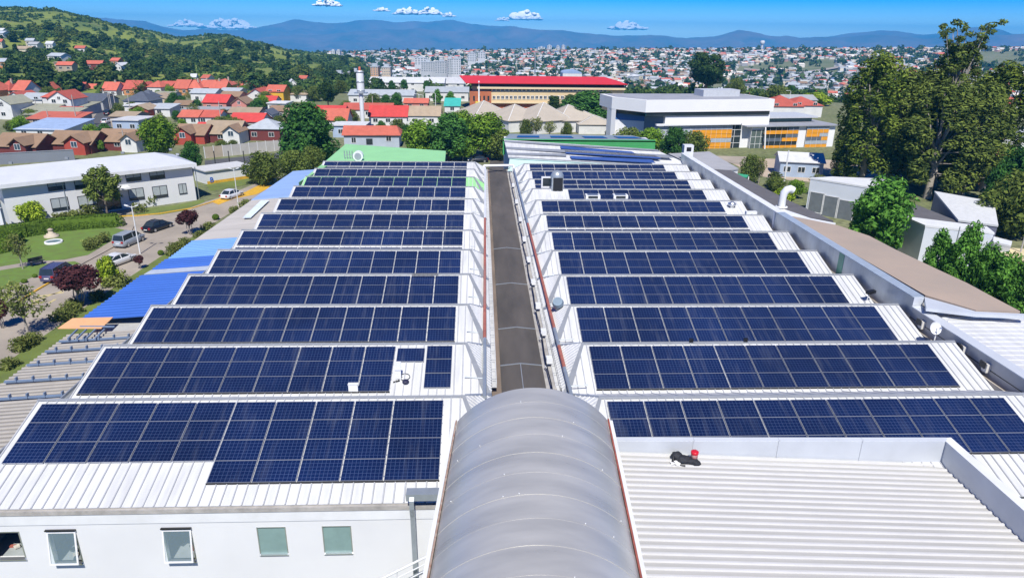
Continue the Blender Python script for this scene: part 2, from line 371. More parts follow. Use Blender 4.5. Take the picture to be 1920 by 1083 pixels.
# ---- green far part of the left edge (roof strip of the last bays)
mb=MB(); zz=hl['zr']
# ------------------------------------------------------------------ front wall with windows (left hall)
ze=hl['zb']-(YL[0]-YE)*TA
FY=YE+.40
mb=MB(); mb.box(-19.0,.3,YE-.16,YE+.02,ze-.17,ze-.06); mb.box(-19.0,.3,YE-.19,YE-.16,ze-.17,ze+.0); mb.build('eaves_gutter',grime,hallL)
mb=MB(); mb.box(-19.0,.3,YE-.155,YE+.38,ze-.62,ze-.175); mb.build('fascia',white,hallL)
FYW=YE-.12
A0=Vector((-19,FYW,0)); A1=Vector((5,FYW,0))
wins=[((-12,995),(48,1037),0),((103,998),(157,1052),1),((316,998),(370,1052),1),((487,994),(541,1033),2),((608,992),(662,1032),2)]
holes=[]
for (p,q,k) in wins:
    a=WP(*p,A0,A1); b=WP(*q,A0,A1); c=WP(p[0],q[1],A0,A1)
    holes.append([min(a.x,c.x),max(b.x,a.x+.7),b.z,a.z,k])
zlo=min(h[2] for h in holes); zhi=max(h[3] for h in holes)
for h in holes: h[3]=zhi-.02 if h[4]!=1 else zhi; h[2]=zlo+(.25 if h[4]!=1 else 0)
mb=MB(); mb.box(-18.9,.28,FYW,FYW+.22,0,zlo-.001); mb.box(-18.9,.28,FYW,FYW+.22,zhi+.001,ze-.62)
xs=-18.9
for h in holes:
    mb.box(xs,h[0],FYW,FYW+.22,zlo,zhi); mb.box(h[0]+.001,h[1]-.001,FYW,FYW+.22,zlo,h[2]); 
    if h[3]<zhi: mb.box(h[0]+.001,h[1]-.001,FYW,FYW+.22,h[3],zhi)
    xs=h[1]
mb.box(xs,.28,FYW,FYW+.22,zlo,zhi); mb.build('front_wall',white2,hallL)
frost=M('frosted_green_pane',(.22,.33,.31),.25,0,.12,1.5); room=M('room_interior',(.30,.33,.33),.8,0,.2,1); papers=M('papers',(.55,.52,.45),.8,0,.3,9); clearp=bpy.data.materials.new('clear_pane'); clearp.use_nodes=True
_p=clearp.node_tree.nodes['Principled BSDF']; _p.inputs['Base Color'].default_value=(.45,.62,.68,1); _p.inputs['Roughness'].default_value=.03; _p.inputs['Alpha'].default_value=.16
for h in holes:
    x0,x1,z0,z1,k=h
    mb=MB(); t=.05 if k!=2 else .035; y0,y1=FYW-.015,FYW+.1
    mb.box(x0,x1,y0,y1,z1-t,z1);mb.box(x0,x1,y0-.05,y1,z0,z0+t);mb.box(x0,x0+t,y0,y1,z0+t,z1-t);mb.box(x1-t,x1,y0,y1,z0+t,z1-t)
    wn=mb.build('window',alum,hallL)
    if k==2:
        mb=MB(); mb.box(x0+t,x1-t,FYW+.03,FYW+.05,z0+t,z1-t); mb.build('pane',frost,wn)
    else:
        mb=MB(); i=.03;yb=FYW+1.5
        mb.poly([(x0-.5,yb,z0-.4),(x1+.5,yb,z0-.4),(x1+.5,yb,z1+.6),(x0-.5,yb,z1+.6)]); mb.poly([(x0-.5,FYW+.22,z1+.4),(x0-.5,yb,z1+.4),(x1+.5,yb,z1+.4),(x1+.5,FYW+.22,z1+.4)])
        mb.box(x0-.5,x1+.5,FYW+.221,yb,z0-.5,z0-.06); mb.box(x0-.52,x0-.5,FYW+.22,yb,z0-.5,z1+.5);mb.box(x1+.5,x1+.52,FYW+.22,yb,z0-.5,z1+.5)
        mb.build('room_recess',room,wn)
        mb=MB(); r2=random.Random(int(x0*7))
        for q in range(7):
            cx=x0+.1+r2.random()*(x1-x0-.2); cy=FYW+.35+r2.random()*.7; a=r2.random()*3
            mb.obox((cx,cy,z0-.03+r2.random()*.05),(math.cos(a),math.sin(a),0),(-math.sin(a),math.cos(a),0),(0,0,1),.05+r2.random()*.1,.04+r2.random()*.08,.02+r2.random()*.05,r2.randrange(4))
        mb.build('desk_clutter',[papers,blackm,rust,white],wn)
        if k==1:   # top-hung sash pushed open
            a=R(11); top=Vector((0,FYW-.05,z1-.03)); dn=Vector((0,-math.sin(a),-math.cos(a))); L=(z1-z0)*.86
            def pt(x,s): return Vector((x,0,0))+top+dn*s
            mb=MB()
            nn=Vector((0,-math.cos(a),math.sin(a)))
            for (xa,xb,sa,sb) in((x0,x1,0,.07),(x0,x1,L-.07,L),(x0,x0+.06,.07,L-.07),(x1-.06,x1,.07,L-.07)):
                mb.slab([pt(xa,sa),pt(xb,sa),pt(xb,sb),pt(xa,sb)],.03)
            sash=mb.build('open_sash',framew,wn)
            mb=MB(); mb.slab([pt(x0+.06,.07)-nn*.012,pt(x1-.06,.07)-nn*.012,pt(x1-.06,L-.07)-nn*.012,pt(x0+.06,L-.07)-nn*.012],.006); mb.build('pane',clearp,wn)
            mb=MB(); mb.box(x0-.02,x1+.02,FYW-.1,FYW-.02,z1+.0,z1+.05); mb.build('hinge_rail',blackm,wn)
# right hall front wall (under the eaves, far right)
zeR=hr['zb']-(YR[0]-22.2)*TA
mb=MB(); mb.box(5,25.7,22.0,22.15,zeR-.62,zeR-.08); mb.build('fascia',white,hallR)
mb=MB(); mb.box(4.2,25.65,22.62,22.8,0,zeR-.1); mb.build('front_wall',white2,hallR)
# ------------------------------------------------------------------ solar panels
def cellmat():
    m=bpy.data.materials.new('solar_cells'); m.use_nodes=True; n=m.node_tree.nodes; l=m.node_tree.links; b=n['Principled BSDF']
    uv=n.new('ShaderNodeUVMap'); sp=n.new('ShaderNodeSeparateXYZ'); l.new(uv.outputs[0],sp.inputs[0])
    def line(o,wd):
        f=n.new('ShaderNodeMath'); f.operation='FRACT'; l.new(o,f.inputs[0]); s=n.new('ShaderNodeMath'); s.operation='SUBTRACT'; s.inputs[1].default_value=.5; l.new(f.outputs[0],s.inputs[0])
        a=n.new('ShaderNodeMath'); a.operation='ABSOLUTE'; l.new(s.outputs[0],a.inputs[0]); g=n.new('ShaderNodeMath'); g.operation='GREATER_THAN'; g.inputs[1].default_value=.5-wd; l.new(a.outputs[0],g.inputs[0]); return g.outputs[0]
    mxx=n.new('ShaderNodeMath'); mxx.operation='MAXIMUM'; l.new(line(sp.outputs[0],.046),mxx.inputs[0]); l.new(line(sp.outputs[1],.046),mxx.inputs[1])
    oi=n.new('ShaderNodeObjectInfo'); rp=n.new('ShaderNodeMapRange'); rp.inputs[3].default_value=.72; rp.inputs[4].default_value=1.3; rp.inputs[1].default_value=.3; rp.inputs[2].default_value=.7; wn_=n.new('ShaderNodeTexNoise'); wn_.inputs['Scale'].default_value=.16; wn_.inputs['Detail'].default_value=3; gp=n.new('ShaderNodeNewGeometry'); l.new(gp.outputs['Position'],wn_.inputs[0]); l.new(wn_.outputs[0],rp.inputs[0])
    tc=n.new('ShaderNodeTexCoord'); ad=n.new('ShaderNodeVectorMath'); ad.operation='ADD'; l.new(tc.outputs['Object'],ad.inputs[0]); 
    cmb=n.new('ShaderNodeVectorMath'); cmb.operation='SCALE'; cmb.inputs['Scale'].default_value=.9; l.new(oi.outputs['Location'],cmb.inputs[0]); l.new(cmb.outputs[0],ad.inputs[1])
    mp=n.new('ShaderNodeMapping'); mp.inputs['Scale'].default_value=(2.6,.28,1); l.new(ad.outputs[0],mp.inputs[0])
    nz=n.new('ShaderNodeTexNoise'); nz.inputs['Scale'].default_value=1.3; nz.inputs['Detail'].default_value=5; l.new(mp.outputs[0],nz.inputs[0])
    du=n.new('ShaderNodeMapRange'); du.inputs[1].default_value=.54; du.inputs[2].default_value=.80; du.inputs[3].default_value=0.02; du.inputs[4].default_value=.17; l.new(nz.outputs[0],du.inputs[0])
    c=n.new('ShaderNodeMix'); c.data_type='RGBA'; c.inputs[6].default_value=(.0018,.0105,.056,1); c.inputs[7].default_value=(.042,.066,.15,1); l.new(mxx.outputs[0],c.inputs[0])
    h=n.new('ShaderNodeHueSaturation'); l.new(rp.outputs[0],h.inputs['Value']); l.new(c.outputs[2],h.inputs['Color'])
    d=n.new('ShaderNodeMix'); d.data_type='RGBA'; d.inputs[7].default_value=(.22,.24,.28,1); l.new(du.outputs[0],d.inputs[0]); l.new(h.outputs[0],d.inputs[6]); l.new(d.outputs[2],b.inputs['Base Color'])
    ro=n.new('ShaderNodeMapRange'); ro.inputs[3].default_value=.10; ro.inputs[4].default_value=.22; l.new(nz.outputs[0],ro.inputs[0]); l.new(ro.outputs[0],b.inputs['Roughness'])
    b.inputs['Specular IOR Level'].default_value=.11
    return m
cells=cellmat(); pframe=M('panel_frame',(.50,.52,.55),.35,.6,.05,2)
_pm={}
def panel_mesh(wd,ht,cols,rows):
    k=(round(wd,3),round(ht,3),cols,rows)
    if k in _pm: return _pm[k]
    t=.04; f=.013
    V=[(0,0,-t),(wd,0,-t),(wd,ht,-t),(0,ht,-t),(0,0,0),(wd,0,0),(wd,ht,0),(0,ht,0),(f,f,0),(wd-f,f,0),(wd-f,ht-f,0),(f,ht-f,0),(f,f,-.006),(wd-f,f,-.006),(wd-f,ht-f,-.006),(f,ht-f,-.006)]
    F=[(0,1,5,4),(1,2,6,5),(2,3,7,6),(3,0,4,7),(0,3,2,1),(4,5,9,8),(5,6,10,9),(6,7,11,10),(7,4,8,11),(12,13,14,15)]
    me=bpy.data.meshes.new('solar_panel'); me.from_pydata(V,[],F); me.materials.append(pframe); me.materials.append(cells)
    me.polygons.foreach_set('material_index',[0]*9+[1])
    ul=me.uv_layers.new(name='UVMap'); uvs=[0.]*(len(me.loops)*2); st=me.polygons[9].loop_start
    for i,(a,b2) in enumerate(((0,0),(cols,0),(cols,rows),(0,rows))): uvs[(st+i)*2]=a; uvs[(st+i)*2+1]=b2
    ul.data.foreach_set('uv',uvs); me.update(); _pm[k]=me; return me
def panel_row(label,y,zt,x0,x1,cols,stack,gaps,dy=0,mh=1.0,near=True):
    """cols: list of (xa,xb,n modules) ; gaps: {module index: extra gap above it}"""
    root=thing('solar_panel_array',label,'solar panels',(x0,y,zt),'rows of solar panels on the roofs')
    mats=[]
    for (xa,xb,nmod) in cols:
        s=0.
        for i in range(nmod):
            s+=gaps.get(i,0); wd=xb-xa-.05; me=panel_mesh(wd,mh-.006,10 if wd<1.9 else 12,6)
            s2=s+mh-.006
            link('solar_panel',me,root,(xa-x0+.025,-s2*CA,-s2*SA),(ANG,0,0)); s+=mh
    mb=MB(); L=stack*mh
    n=max(cols,key=lambda c:c[2])[2]
    s=0
    for i in range(n):
        s+=gaps.get(i,0)
        cc=[c for c in cols if c[2]>i]
        for fr in (.22,.78):
            q=s+fr*mh; mb.obox(((cc[0][0]+cc[-1][1])/2,y-q*CA+.075*SA,zt-q*SA-.075*CA),(1,0,0),(0,CA,SA),(0,-SA,CA),(cc[-1][1]-cc[0][0])/2,.025,.03)
        s+=mh
    mb.build('mounting_rail',alum,root)
    if near:
        mb=MB(); q=s+.02; cc=[c for c in cols if c[2]==n]
        mb.obox(((cc[0][0]+cc[-1][1])/2,y-q*CA+.06*SA,zt-q*SA-.06*CA),(1,0,0),(0,CA,SA),(0,-SA,CA),(cc[-1][1]-cc[0][0])/2,.012,.045); mb.build('edge_strip',blackm,root)
    return root
ords=['first','second','third','fourth','fifth','sixth','seventh','eighth','ninth','tenth','eleventh','twelfth']
def even(x0,x1,n,m): return [(x0+(x1-x0)*i/n,x0+(x1-x0)*(i+1)/n,m) for i in range(n)]
for k,y in enumerate(YL):
    lab=ords[k]+' row of solar panels from the curved canopy, left roof'
    if k==0:
        e=[G(p,754,ZL).x for p in(81,153,225,297,370,443,518,593,665,738,832)]
        panel_row(lab+', deeper at its right half',y,ZL,e[0],e[-1],[(e[i],e[i+1],3 if i<5 else 4) for i in range(10)],3,{},mh=1.05)
    elif k==1:
        e=[G(p,652,ZL).x for p in(198.3,258,320,382,443,503,563,623,685,742)]
        rt=panel_row(lab+', with a bare gap',y,ZL,e[0],e[-1],[(e[i],e[i+1],3) for i in range(9)],3,{},mh=1.05)
        a,b=G(745,655,ZL).x,G(798,655,ZL).x; s=1.12; link('solar_panel',panel_mesh(b-a-.05,.98,10,6),rt,(a-e[0],-s*CA,-s*SA),(ANG,0,0))
        a,b=G(801.5,647,ZL).x,G(850,647,ZL).x
        for i in range(3): s=(i+1)*1.0-.06; link('solar_panel',panel_mesh(b-a-.04,.97,8,6),rt,(a-e[0],-s*CA,-s*SA),(ANG,0,0))
    else:
        gaps={} if k<5 else ({2:.32} if k<10 else ({} if k==10 else {1:.25}))
        if k==6: gaps={2:.1}
        panel_row(lab,y,ZL,-18.72,-1.47-.04*max(0,k-5),even(-18.72,-1.47-.04*max(0,k-5),11,3 if k<10 else (3 if k==10 else 2)),3,gaps,near=k<6)
for k,y in enumerate(YR):
    lab=ords[k]+' row of solar panels from the curved canopy, right roof'
    x0=5.6+.03*k; x1=24.08-max(0,k-4)*.19
    gaps={} if k<6 else ({2:.3} if k<8 else ({1:.22} if k in(9,11) else {}))
    cols=even(x0,x1,11,3)
    if k==8: cols=[(a,b,2) for a,b,_ in cols[2:]]; gaps={}; lab+=', shortened beside the hood'
    if k==9: cols=[(a,b,2) for a,b,_ in cols]; gaps={1:.18}
    if k==11: cols=[(a,b,2) for a,b,_ in cols]; gaps={1:.2}
    panel_row(lab,y,ZR,x0,x1,cols,3,gaps,near=k<6,mh=1.05 if k<3 else 1.0)
def sheet0(name,pix,mat,z):
    mb=MB(); P=[G(x,y,0) for x,y in pix]; mb.poly([(p.x,p.y,z) for p in P]); return mb.build(name,mat)
# ================================================================== PASSAGE BETWEEN THE HALLS
ZC=CZ-16.75
passm=M('weathered_roof_felt',(.055,.05,.046),.85,0,.22,.6,alt=(.115,.10,.088),stretch=(1,.22,1),bump=.1)
edgem=M('brown_edge_felt',(.20,.155,.12),.85,0,.25,.9,stretch=(1,.3,1))
pr=thing('passage_roof','grey weathered low roof running between the two solar halls','roof',(2.2,55,0))
xa,xm,xb=.60,2.05,3.55; ys_,ye_=25.5,88.5
mb=MB()
seams=[33.1,37.9,45.6,54.,64.,76.]
yy=[ys_]+seams+[ye_]
for i in range(len(yy)-1):
    mb=MB(); a,b=yy[i]+.01,yy[i+1]-.01
    mb.slab([(xa+.38,a,ZC),(xm,a,ZC+.13),(xm,b,ZC+.13),(xa+.38,b,ZC)],.06); mb.slab([(xm,a,ZC+.13),(xb-.34,a,ZC),(xb-.34,b,ZC),(xm,b,ZC+.13)],.06); mb.build('roof_sheet',passm,pr)
mb=MB(); mb.box(xa-.1,xa+.375,ys_,ye_,ZC-.1,ZC-.03,0); mb.box(xb-.335,xb+.2,ys_,ye_,ZC-.1,ZC-.03,1); mb.build('roof_edge',[edgem,grime],pr)
for s in seams[:4]:
    mb=MB(); mb.beam((xa+.38,s,ZC+.02),(xm,s,ZC+.15),.045,.04); mb.beam((xm,s,ZC+.15),(xb-.34,s,ZC+.02),.045,.04); mb.build('seam_strip',galvpipe,pr)
mb=MB(); mb.box(xm-.02,xm+.02,ys_,33.05,ZC+.12,ZC+.155); mb.build('ridge_strip',capgrey,pr)
mb=MB(); mb.box(.7,3.6,ys_+.2,ye_-.2,0,ZC-.11); mb.build('wall',white2,pr)
mb=MB()
# conduit with white junction boxes along the right wall
struct(sheet0('back_lane',[(916,330),(960,330),(946,290),(920,290)],passm,.03))
cp=thing('conduit_pipe','thin black conduit with white junction boxes along the right side of the passage','conduit',(3.45,55,ZC))
pts=[(3.42+.03*math.sin(y*.9),y,ZC+.28+.03*math.cos(y)) for y in np.arange(29.5,86,1.2)]
mb=MB(); mb.tube(pts,.035,6); mb.build('pipe',blackm,cp)
for y in(32.9,36.5,40.6,45.,50,55.5,62,69,77):
    mb=MB(); mb.box(3.42,3.72,y,y+.42,ZC+.2,ZC+.5); mb.tube([(3.4,y-.1,ZC+.1),(3.3,y-.3,ZC+.25),(3.36,y-.6,ZC+.28)],.03,6); mb.build('junction_box',[white],cp)
# painted pipes on the hips
def hpipe(label,x,z,y0,y1,brk,xo):
    t=thing('roof_pipe',label,'pipe',(x,(y0+y1)/2,z))
    for (a,b,m) in brk:
        mb=MB(); mb.tube([(x+xo*(a-y0),a,z),(x+xo*(b-y0),b,z)],.1,10); mb.build('pipe_length',m,t)
    mb=MB()
    for y in np.arange(y0+1,y1,5.4): mb.beam((x+xo*(y-y0),y,z-.1),(x+xo*(y-y0),y,z-.45),.05,.05)
    for y in np.arange(y0+2,y1,5.4): mb.tube([(x+xo*(y-y0),y,z-.08),(x-(.55 if x<2 else -.55),y,z-.1+.05),(x-(.95 if x<2 else -.95),y,z+.0)],.03,6)
    mb.build('pipe_bracket',galvpipe,t); return t
reds=M('red_oxide_pipe',(.36,.12,.085),.65,0,.25,2.5)
hpipe('grey and red-oxide painted pipe along the left edge of the passage',.12,hl['zv']+.42,28,84,[(28,34.4,galvpipe),(34.4,39.2,reds),(39.2,46.5,M('red_oxide_faded',(.34,.15,.12),.7,0,.2,3)),(46.5,60,reds),(60,84,white)],.006)
hpipe('grey and red-oxide painted pipe along the right edge of the passage',4.25,hr['zv']+.42,28,86,[(28,31.8,galvpipe),(31.8,34.4,reds),(34.4,36.8,galvpipe),(36.8,52,reds),(52,60,reds),(60,86,galvpipe)],-.0035)
cb=thing('cross_pipe','white pipe bridging the far end of the passage between the gutters','pipe',(2.2,86,ZC+1.5))
mb=MB(); z=hl['zv']+.3; mb.tube([(.3,86,z-1.2),(.3,86,z),(.35,86,z),(3.9,86.4,z),(4.0,86.4,z),(4.0,86.4,z-1.2)],.16,10); mb.build('pipe',white,cb)
mb=MB(); mb.tube([(.6,85.9,z-.25),(1.4,85.8,z-.5),(2.6,85.8,z-.5),(3.6,86,z-.25)],.05,6); mb.build('hose',dark,cb)
# ================================================================== BARREL VAULT
vm=bpy.data.materials.new('ribbed_polycarbonate'); vm.use_nodes=True
def _vm():
    n=vm.node_tree.nodes;l=vm.node_tree.links;b=n['Principled BSDF']; b.inputs['Metallic'].default_value=.32; b.inputs['Roughness'].default_value=.3
    tc=n.new('ShaderNodeTexCoord'); mp=n.new('ShaderNodeMapping'); mp.inputs['Scale'].default_value=(.22,.9,.22); l.new(tc.outputs['Object'],mp.inputs[0])
    nz=n.new('ShaderNodeTexNoise'); nz.inputs['Scale'].default_value=1.6; nz.inputs['Detail'].default_value=7; l.new(mp.outputs[0],nz.inputs[0])
    c=n.new('ShaderNodeMix'); c.data_type='RGBA'; c.inputs[6].default_value=(.44,.435,.41,1); c.inputs[7].default_value=(.58,.565,.52,1)
    rp=n.new('ShaderNodeMapRange'); rp.inputs[1].default_value=.32; rp.inputs[2].default_value=.68; l.new(nz.outputs[0],rp.inputs[0]); l.new(rp.outputs[0],c.inputs[0])
    n2=n.new('ShaderNodeTexNoise'); n2.inputs['Scale'].default_value=9; n2.inputs['Detail'].default_value=6; l.new(tc.outputs['Object'],n2.inputs[0])
    r2=n.new('ShaderNodeMapRange'); r2.inputs[1].default_value=.68; r2.inputs[2].default_value=.78; r2.inputs[4].default_value=.35; l.new(n2.outputs[0],r2.inputs[0])
    d=n.new('ShaderNodeMix'); d.data_type='RGBA'; d.inputs[7].default_value=(.62,.62,.60,1); l.new(r2.outputs[0],d.inputs[0]); l.new(c.outputs[2],d.inputs[6]); l.new(d.outputs[2],b.inputs['Base Color'])
    r3=n.new('ShaderNodeMapRange'); r3.inputs[3].default_value=.22; r3.inputs[4].default_value=.38; l.new(nz.outputs[0],r3.inputs[0]); l.new(r3.outputs[0],b.inputs['Roughness'])
_vm()
zs=CZ-14.9; VHW=3.05; RISE=1.5; Y0v,Y1v=11.0,24.55
def vpt(a,y,dr=0):
    xc=2.06-.062*(24.5-y); 
    rr=(VHW**2+RISE**2)/(2*RISE); th=math.asin(VHW/rr); t=-th+2*th*a
    return Vector((xc+(rr+dr)*math.sin(t),y,zs+RISE-rr+(rr+dr)*math.cos(t)))
vt=thing('vaulted_canopy','curved grey translucent barrel roof over the entrance, nearest the camera','canopy',(1.7,18,0))
def vsheet(y0,y1,dr,n=28,t=.02):
    mb=MB()
    for layer,rv in((dr,False),(dr-t,True)):
        V=[vpt(i/n,y,layer) for y in(y0,y1) for i in range(n+1)]
        F=[(i,i+1,n+2+i,n+1+i) for i in range(n)]
        mb.add(V,[f[::-1] for f in F] if rv else F,0,True)
    V=[vpt(i/n,y,d) for y in(y0,y1) for d in(dr,dr-t) for i in range(n+1)]
    k=n+1
    mb.add(V,[(i,i+k,i+k+1,i+1) for i in range(n)]+[(2*k+i,2*k+i+1,3*k+i+1,3*k+i) for i in range(n)])
    return mb
ysv=list(np.arange(Y0v,Y1v-.3,1.13))+[Y1v]
for i in range(len(ysv)-1):
    vsheet(ysv[i],ysv[i+1]+(.06 if i+1<len(ysv)-1 else 0),.0 if i%2 else .006).build('roof_sheet',vm,vt)
for y in ysv[1:-1]: vsheet(y-.005,y+.006,.011).build('seam_strip',M('seam_strip_metal',(.49,.48,.45),.36,.3,.1,4) if 'seam_strip_metal' not in bpy.data.materials else bpy.data.materials['seam_strip_metal'],vt)
screw=MB(); r2=random.Random(3)
for y in ysv[1:-1]:
    for i in range(1,14):
        if r2.random()<.13: screw.ball(vpt(i/14,y+.06*r2.random(),.03),.022,6,4)
o=screw.build('roof_screws',white,vt); o['kind']='stuff'
for a,lab in((0,'l'),(1,'r')):
    mb=MB(); s=-1 if a==0 else 1
    mb.beam(vpt(a,Y0v)+Vector((s*.05,0,-.0)),vpt(a,Y1v)+Vector((s*.05,0,-.0)),.06,.10); mb.build('rusty_edge_angle',M('rusty_edge',(.26,.13,.09),.8,0,.4,6,alt=(.42,.36,.30)) if a==0 else rust,vt)
    mb=MB(); mb.beam(vpt(a,Y0v)+Vector((s*.17,0,-.06)),vpt(a,Y1v)+Vector((s*.17,0,-.06)),.13,.05); mb.build('side_flashing',white,vt)
    mb=MB(); b0=vpt(a,Y0v)+Vector((s*.12,0,-.1)); b1=vpt(a,Y1v-2.9)+Vector((s*.12,0,-.1)); mb.slab([b0,b1,Vector((b1.x,b1.y,2)),Vector((b0.x,b0.y,2))],.08); mb.build('side_wall',white2,vt)
# box gutter + downpipe left of the vault
dg=thing('box_gutter','grey box gutter with a downpipe on the white wall left of the curved canopy','gutter',(-1.8,YE,ze))
a=WY(762,926,YE-.3); b=WY(829,926,YE-.3)
mb=MB(); mb.box(a.x,b.x+.3,YE-.5,YE-.1,a.z-.16,a.z+.13); mb.build('trough',galvpipe,dg)
mb=MB(); c=WY(772,940,YE-.55); p=[(c.x,YE-.45,c.z+.12),(c.x,YE-.58,c.z+.02),(c.x,YE-.58,c.z-.3),(c.x,YE-.46,c.z-.7),(c.x+.06,YE-.46,0)]
for i in range(4): mb.beam(p[i],p[i+1],.17,.13,up=(0,-1,.01))
mb.build('downpipe',galvpipe,dg)
# stair railing, bottom of the frame
sr=thing('stair_railing','white sloping tubular stair railing below the downpipe','railing',(-2.5,20.2,0))
for i in range(7):
    a=WY(700,1092+i*13,20.3); b=WY(815,1035+i*12.5,20.3); mb=MB(); mb.tube([a,b],.045 if i==0 else .022,8); mb.build('rail',white,sr)
a=WY(744,1068,20.3); mb=MB(); mb.tube([a,a-Vector((0,0,1.3))],.03,8); mb.build('post',white,sr)
# ================================================================== FLAT ROOF IN FRONT OF THE RIGHT HALL
P1=WY(1148,846,23.9); P2=WY(1760,868,23.9); sl=(P2.z-P1.z)/(P2.x-P1.x)
x0f,x1f=P1.x-.25,P2.x+.05; yf0,yf1=12.5,23.9
def zf(x): return P1.z+(x-P1.x)*sl
annex=thing('flat_roofed_annex','white corrugated flat-roofed annex right of the curved canopy, with a low parapet','building',((x0f+x1f)/2,18,0))
rpts=[(x0f,yf0,zf(x0f)),(x1f,yf0,zf(x1f)),(x1f,yf1,zf(x1f)),(x0f,yf1,zf(x0f))]
annm=M('cream_roof_sheet',(.46,.45,.425),.55,0,.1,.6,alt=(.385,.38,.36),stretch=(.25,1,1)); ribw=M('white_rib',(.55,.545,.53),.5,0,.05,1)
mb=MB(); mb.slab(rpts,.06); mb.ribs(rpts,(1,0,sl),.335,.12,.06,1); mb.build('roof_sheet',[annm,ribw],annex)
mb=MB(); mb.box(x0f+.05,x1f-.05,yf0,yf1-.1,0,zf(x1f)-.12); mb.build('wall',white2,annex)
zt1=WY(1148,822,24).z; zt2=WY(1760,823,24).z
nseg=[x0f,WY(1297,850,24).x,WY(1455,850,24).x,WY(1610,850,24).x,x1f+.12]
for i in range(4):
    a,b=nseg[i]+.004,nseg[i+1]-.004; za=zt1+(zt2-zt1)*(a-x0f)/(x1f-x0f); zb_=zt1+(zt2-zt1)*(b-x0f)/(x1f-x0f)
    mb=MB(); mb.slab([(a,yf1,za-.03),(b,yf1,zb_-.03),(b,yf1,zf(b)-.1),(a,yf1,zf(a)-.1)],.03)
    mb.slab([(a,yf1-.02,za),(b,yf1-.02,zb_),(b,yf1+.2,zb_+.02),(a,yf1+.2,za+.02)],.03)
    if i: mb.beam((a-.02,yf1-.05,za),(a-.02,yf1-.05,zf(a)),.06,.03,up=(0,1,0))
    mb.build('parapet_panel',M('parapet_sheet',(.60,.63,.66),.45,.15,.06,.7) if 'parapet_sheet' not in bpy.data.materials else bpy.data.materials['parapet_sheet'],annex)
psm=bpy.data.materials['parapet_sheet']
mb=MB(); mb.box(x1f+.0,x1f+.14,yf0,yf1+.2,zf(x1f)-.1,zt2-.02); mb.build('side_parapet',psm,annex)
mb=MB(); mb.slab([(x1f-.04,yf0,zt2),(x1f+.34,yf0,zt2+.02),(x1f+.34,yf1+.2,zt2+.02),(x1f-.04,yf1+.2,zt2)],.03); mb.build('parapet_cap',white,annex)
mb=MB(); mb.box(x1f+.14,x1f+.16,yf0,yf1,zt2-.75,zt2-.7); mb.build('trim',capgrey,annex)
# bag, pot and cloth on the roof
def rp(x,y): 
    d=ray(x,y); t=(P1.z-P1.x*sl-CZ)/(d.z-sl*d.x); return d*t+Vector((0,0,CZ))
c=rp(1283,866)
bag=thing('tool_bag','crumpled black tool bag lying on the ribbed annex roof by the parapet','bag',c)
mb=MB(); r2=random.Random(5)
for dx,dy,dz,r in((-.28,.16,.17,(.24,.2,.2)),(-.05,.0,.13,(.34,.22,.17)),(.25,-.1,.12,(.3,.17,.14)),(.42,-.2,.1,(.2,.15,.12))):
    mb.ball((c.x+dx,c.y+dy,c.z+dz),r,12,8)
o=mb.build('body',M('black_nylon',(.016,.017,.022),.75,0,.3,9,bump=.5,bscale=9),bag)
for v in o.data.vertices: v.co+=Vector((math.sin(v.co.x*31+v.co.z*40),math.sin(v.co.y*37),math.sin(v.co.x*29+v.co.y*33)))*.022
mb=MB(); mb.tube([(c.x-.45,c.y+.05,c.z+.25),(c.x-.5,c.y-.12,c.z+.12),(c.x-.35,c.y-.25,c.z+.05),(c.x-.05,c.y-.32,c.z+.06)],.035,8); mb.build('strap',blackm,bag)
p=c+Vector((.38,.0,.1)); pot=thing('paint_pot','white paint pot with a red lid standing on the black bag','paint pot',p)
mb=MB(); mb.lathe([(0,0),(.125,0),(.14,.26),(.14,.3)],p,18); mb.build('body',M('pot_body',(.62,.5,.45),.5,0,.2,8,alt=(.5,.06,.05)),pot)
mb=MB(); mb.lathe([(.15,.3),(.155,.33),(.155,.40),(.13,.42),(0,.42)],p,18); mb.build('lid',M('red_lid',(.58,.015,.03),.35),pot)
q=rp(1266,872); cl=MB(); r2=random.Random(4)
V=[]; n=8
for i in range(n):
    for j in range(n): V.append((q.x-.18+.36*i/(n-1)+.03*r2.random(),q.y-.1+.24*j/(n-1),q.z+.05+.11*r2.random()))
cl.add(V,[(i*n+j,(i+1)*n+j,(i+1)*n+j+1,i*n+j+1) for i in range(n-1) for j in range(n-1)],0,True)
tag(cl.build('cloth',M('white_cloth',(.75,.75,.74),.9),None,q),'crumpled white cloth beside the black bag on the annex roof','cloth')
# ================================================================== PARAPETS AND ROOFS RIGHT OF THE RIGHT HALL
par=thing('roof_parapet','long galvanised metal parapet along the right side of the right solar hall','parapet',(26.3,60,0))
ztop=WX(1567,462,26.3).z
yseg=[38.0,48.2,58.6,69,79.5,90]
for i in range(5):
    mb=MB(); mb.box(26.1,26.18,yseg[i]+.01,yseg[i+1]-.01,hr['zv']-.3,ztop-.06); 
    mb.build('parapet_panel',galv,par)
    mb=MB(); mb.slab([(26.02,yseg[i]+.01,ztop),(26.7,yseg[i]+.01,ztop+.03),(26.7,yseg[i+1]-.01,ztop+.03),(26.02,yseg[i+1]-.01,ztop)],.05); mb.build('parapet_cap',white if i>1 else M('pale_blue_cap',(.45,.52,.58),.4,.3,.1,2),par)
mb=MB(); mb.box(26.08,26.099,46.5,47.25,hr['zv']-.1,ztop-.1); mb.build('green_sheet',M('green_translucent_sheet',(.06,.30,.20),.3,0,.15,2),par)
mb=MB(); mb.box(26.02,26.099,59.0,59.25,hr['zv'],ztop-.05); mb.build('white_post',white,par)
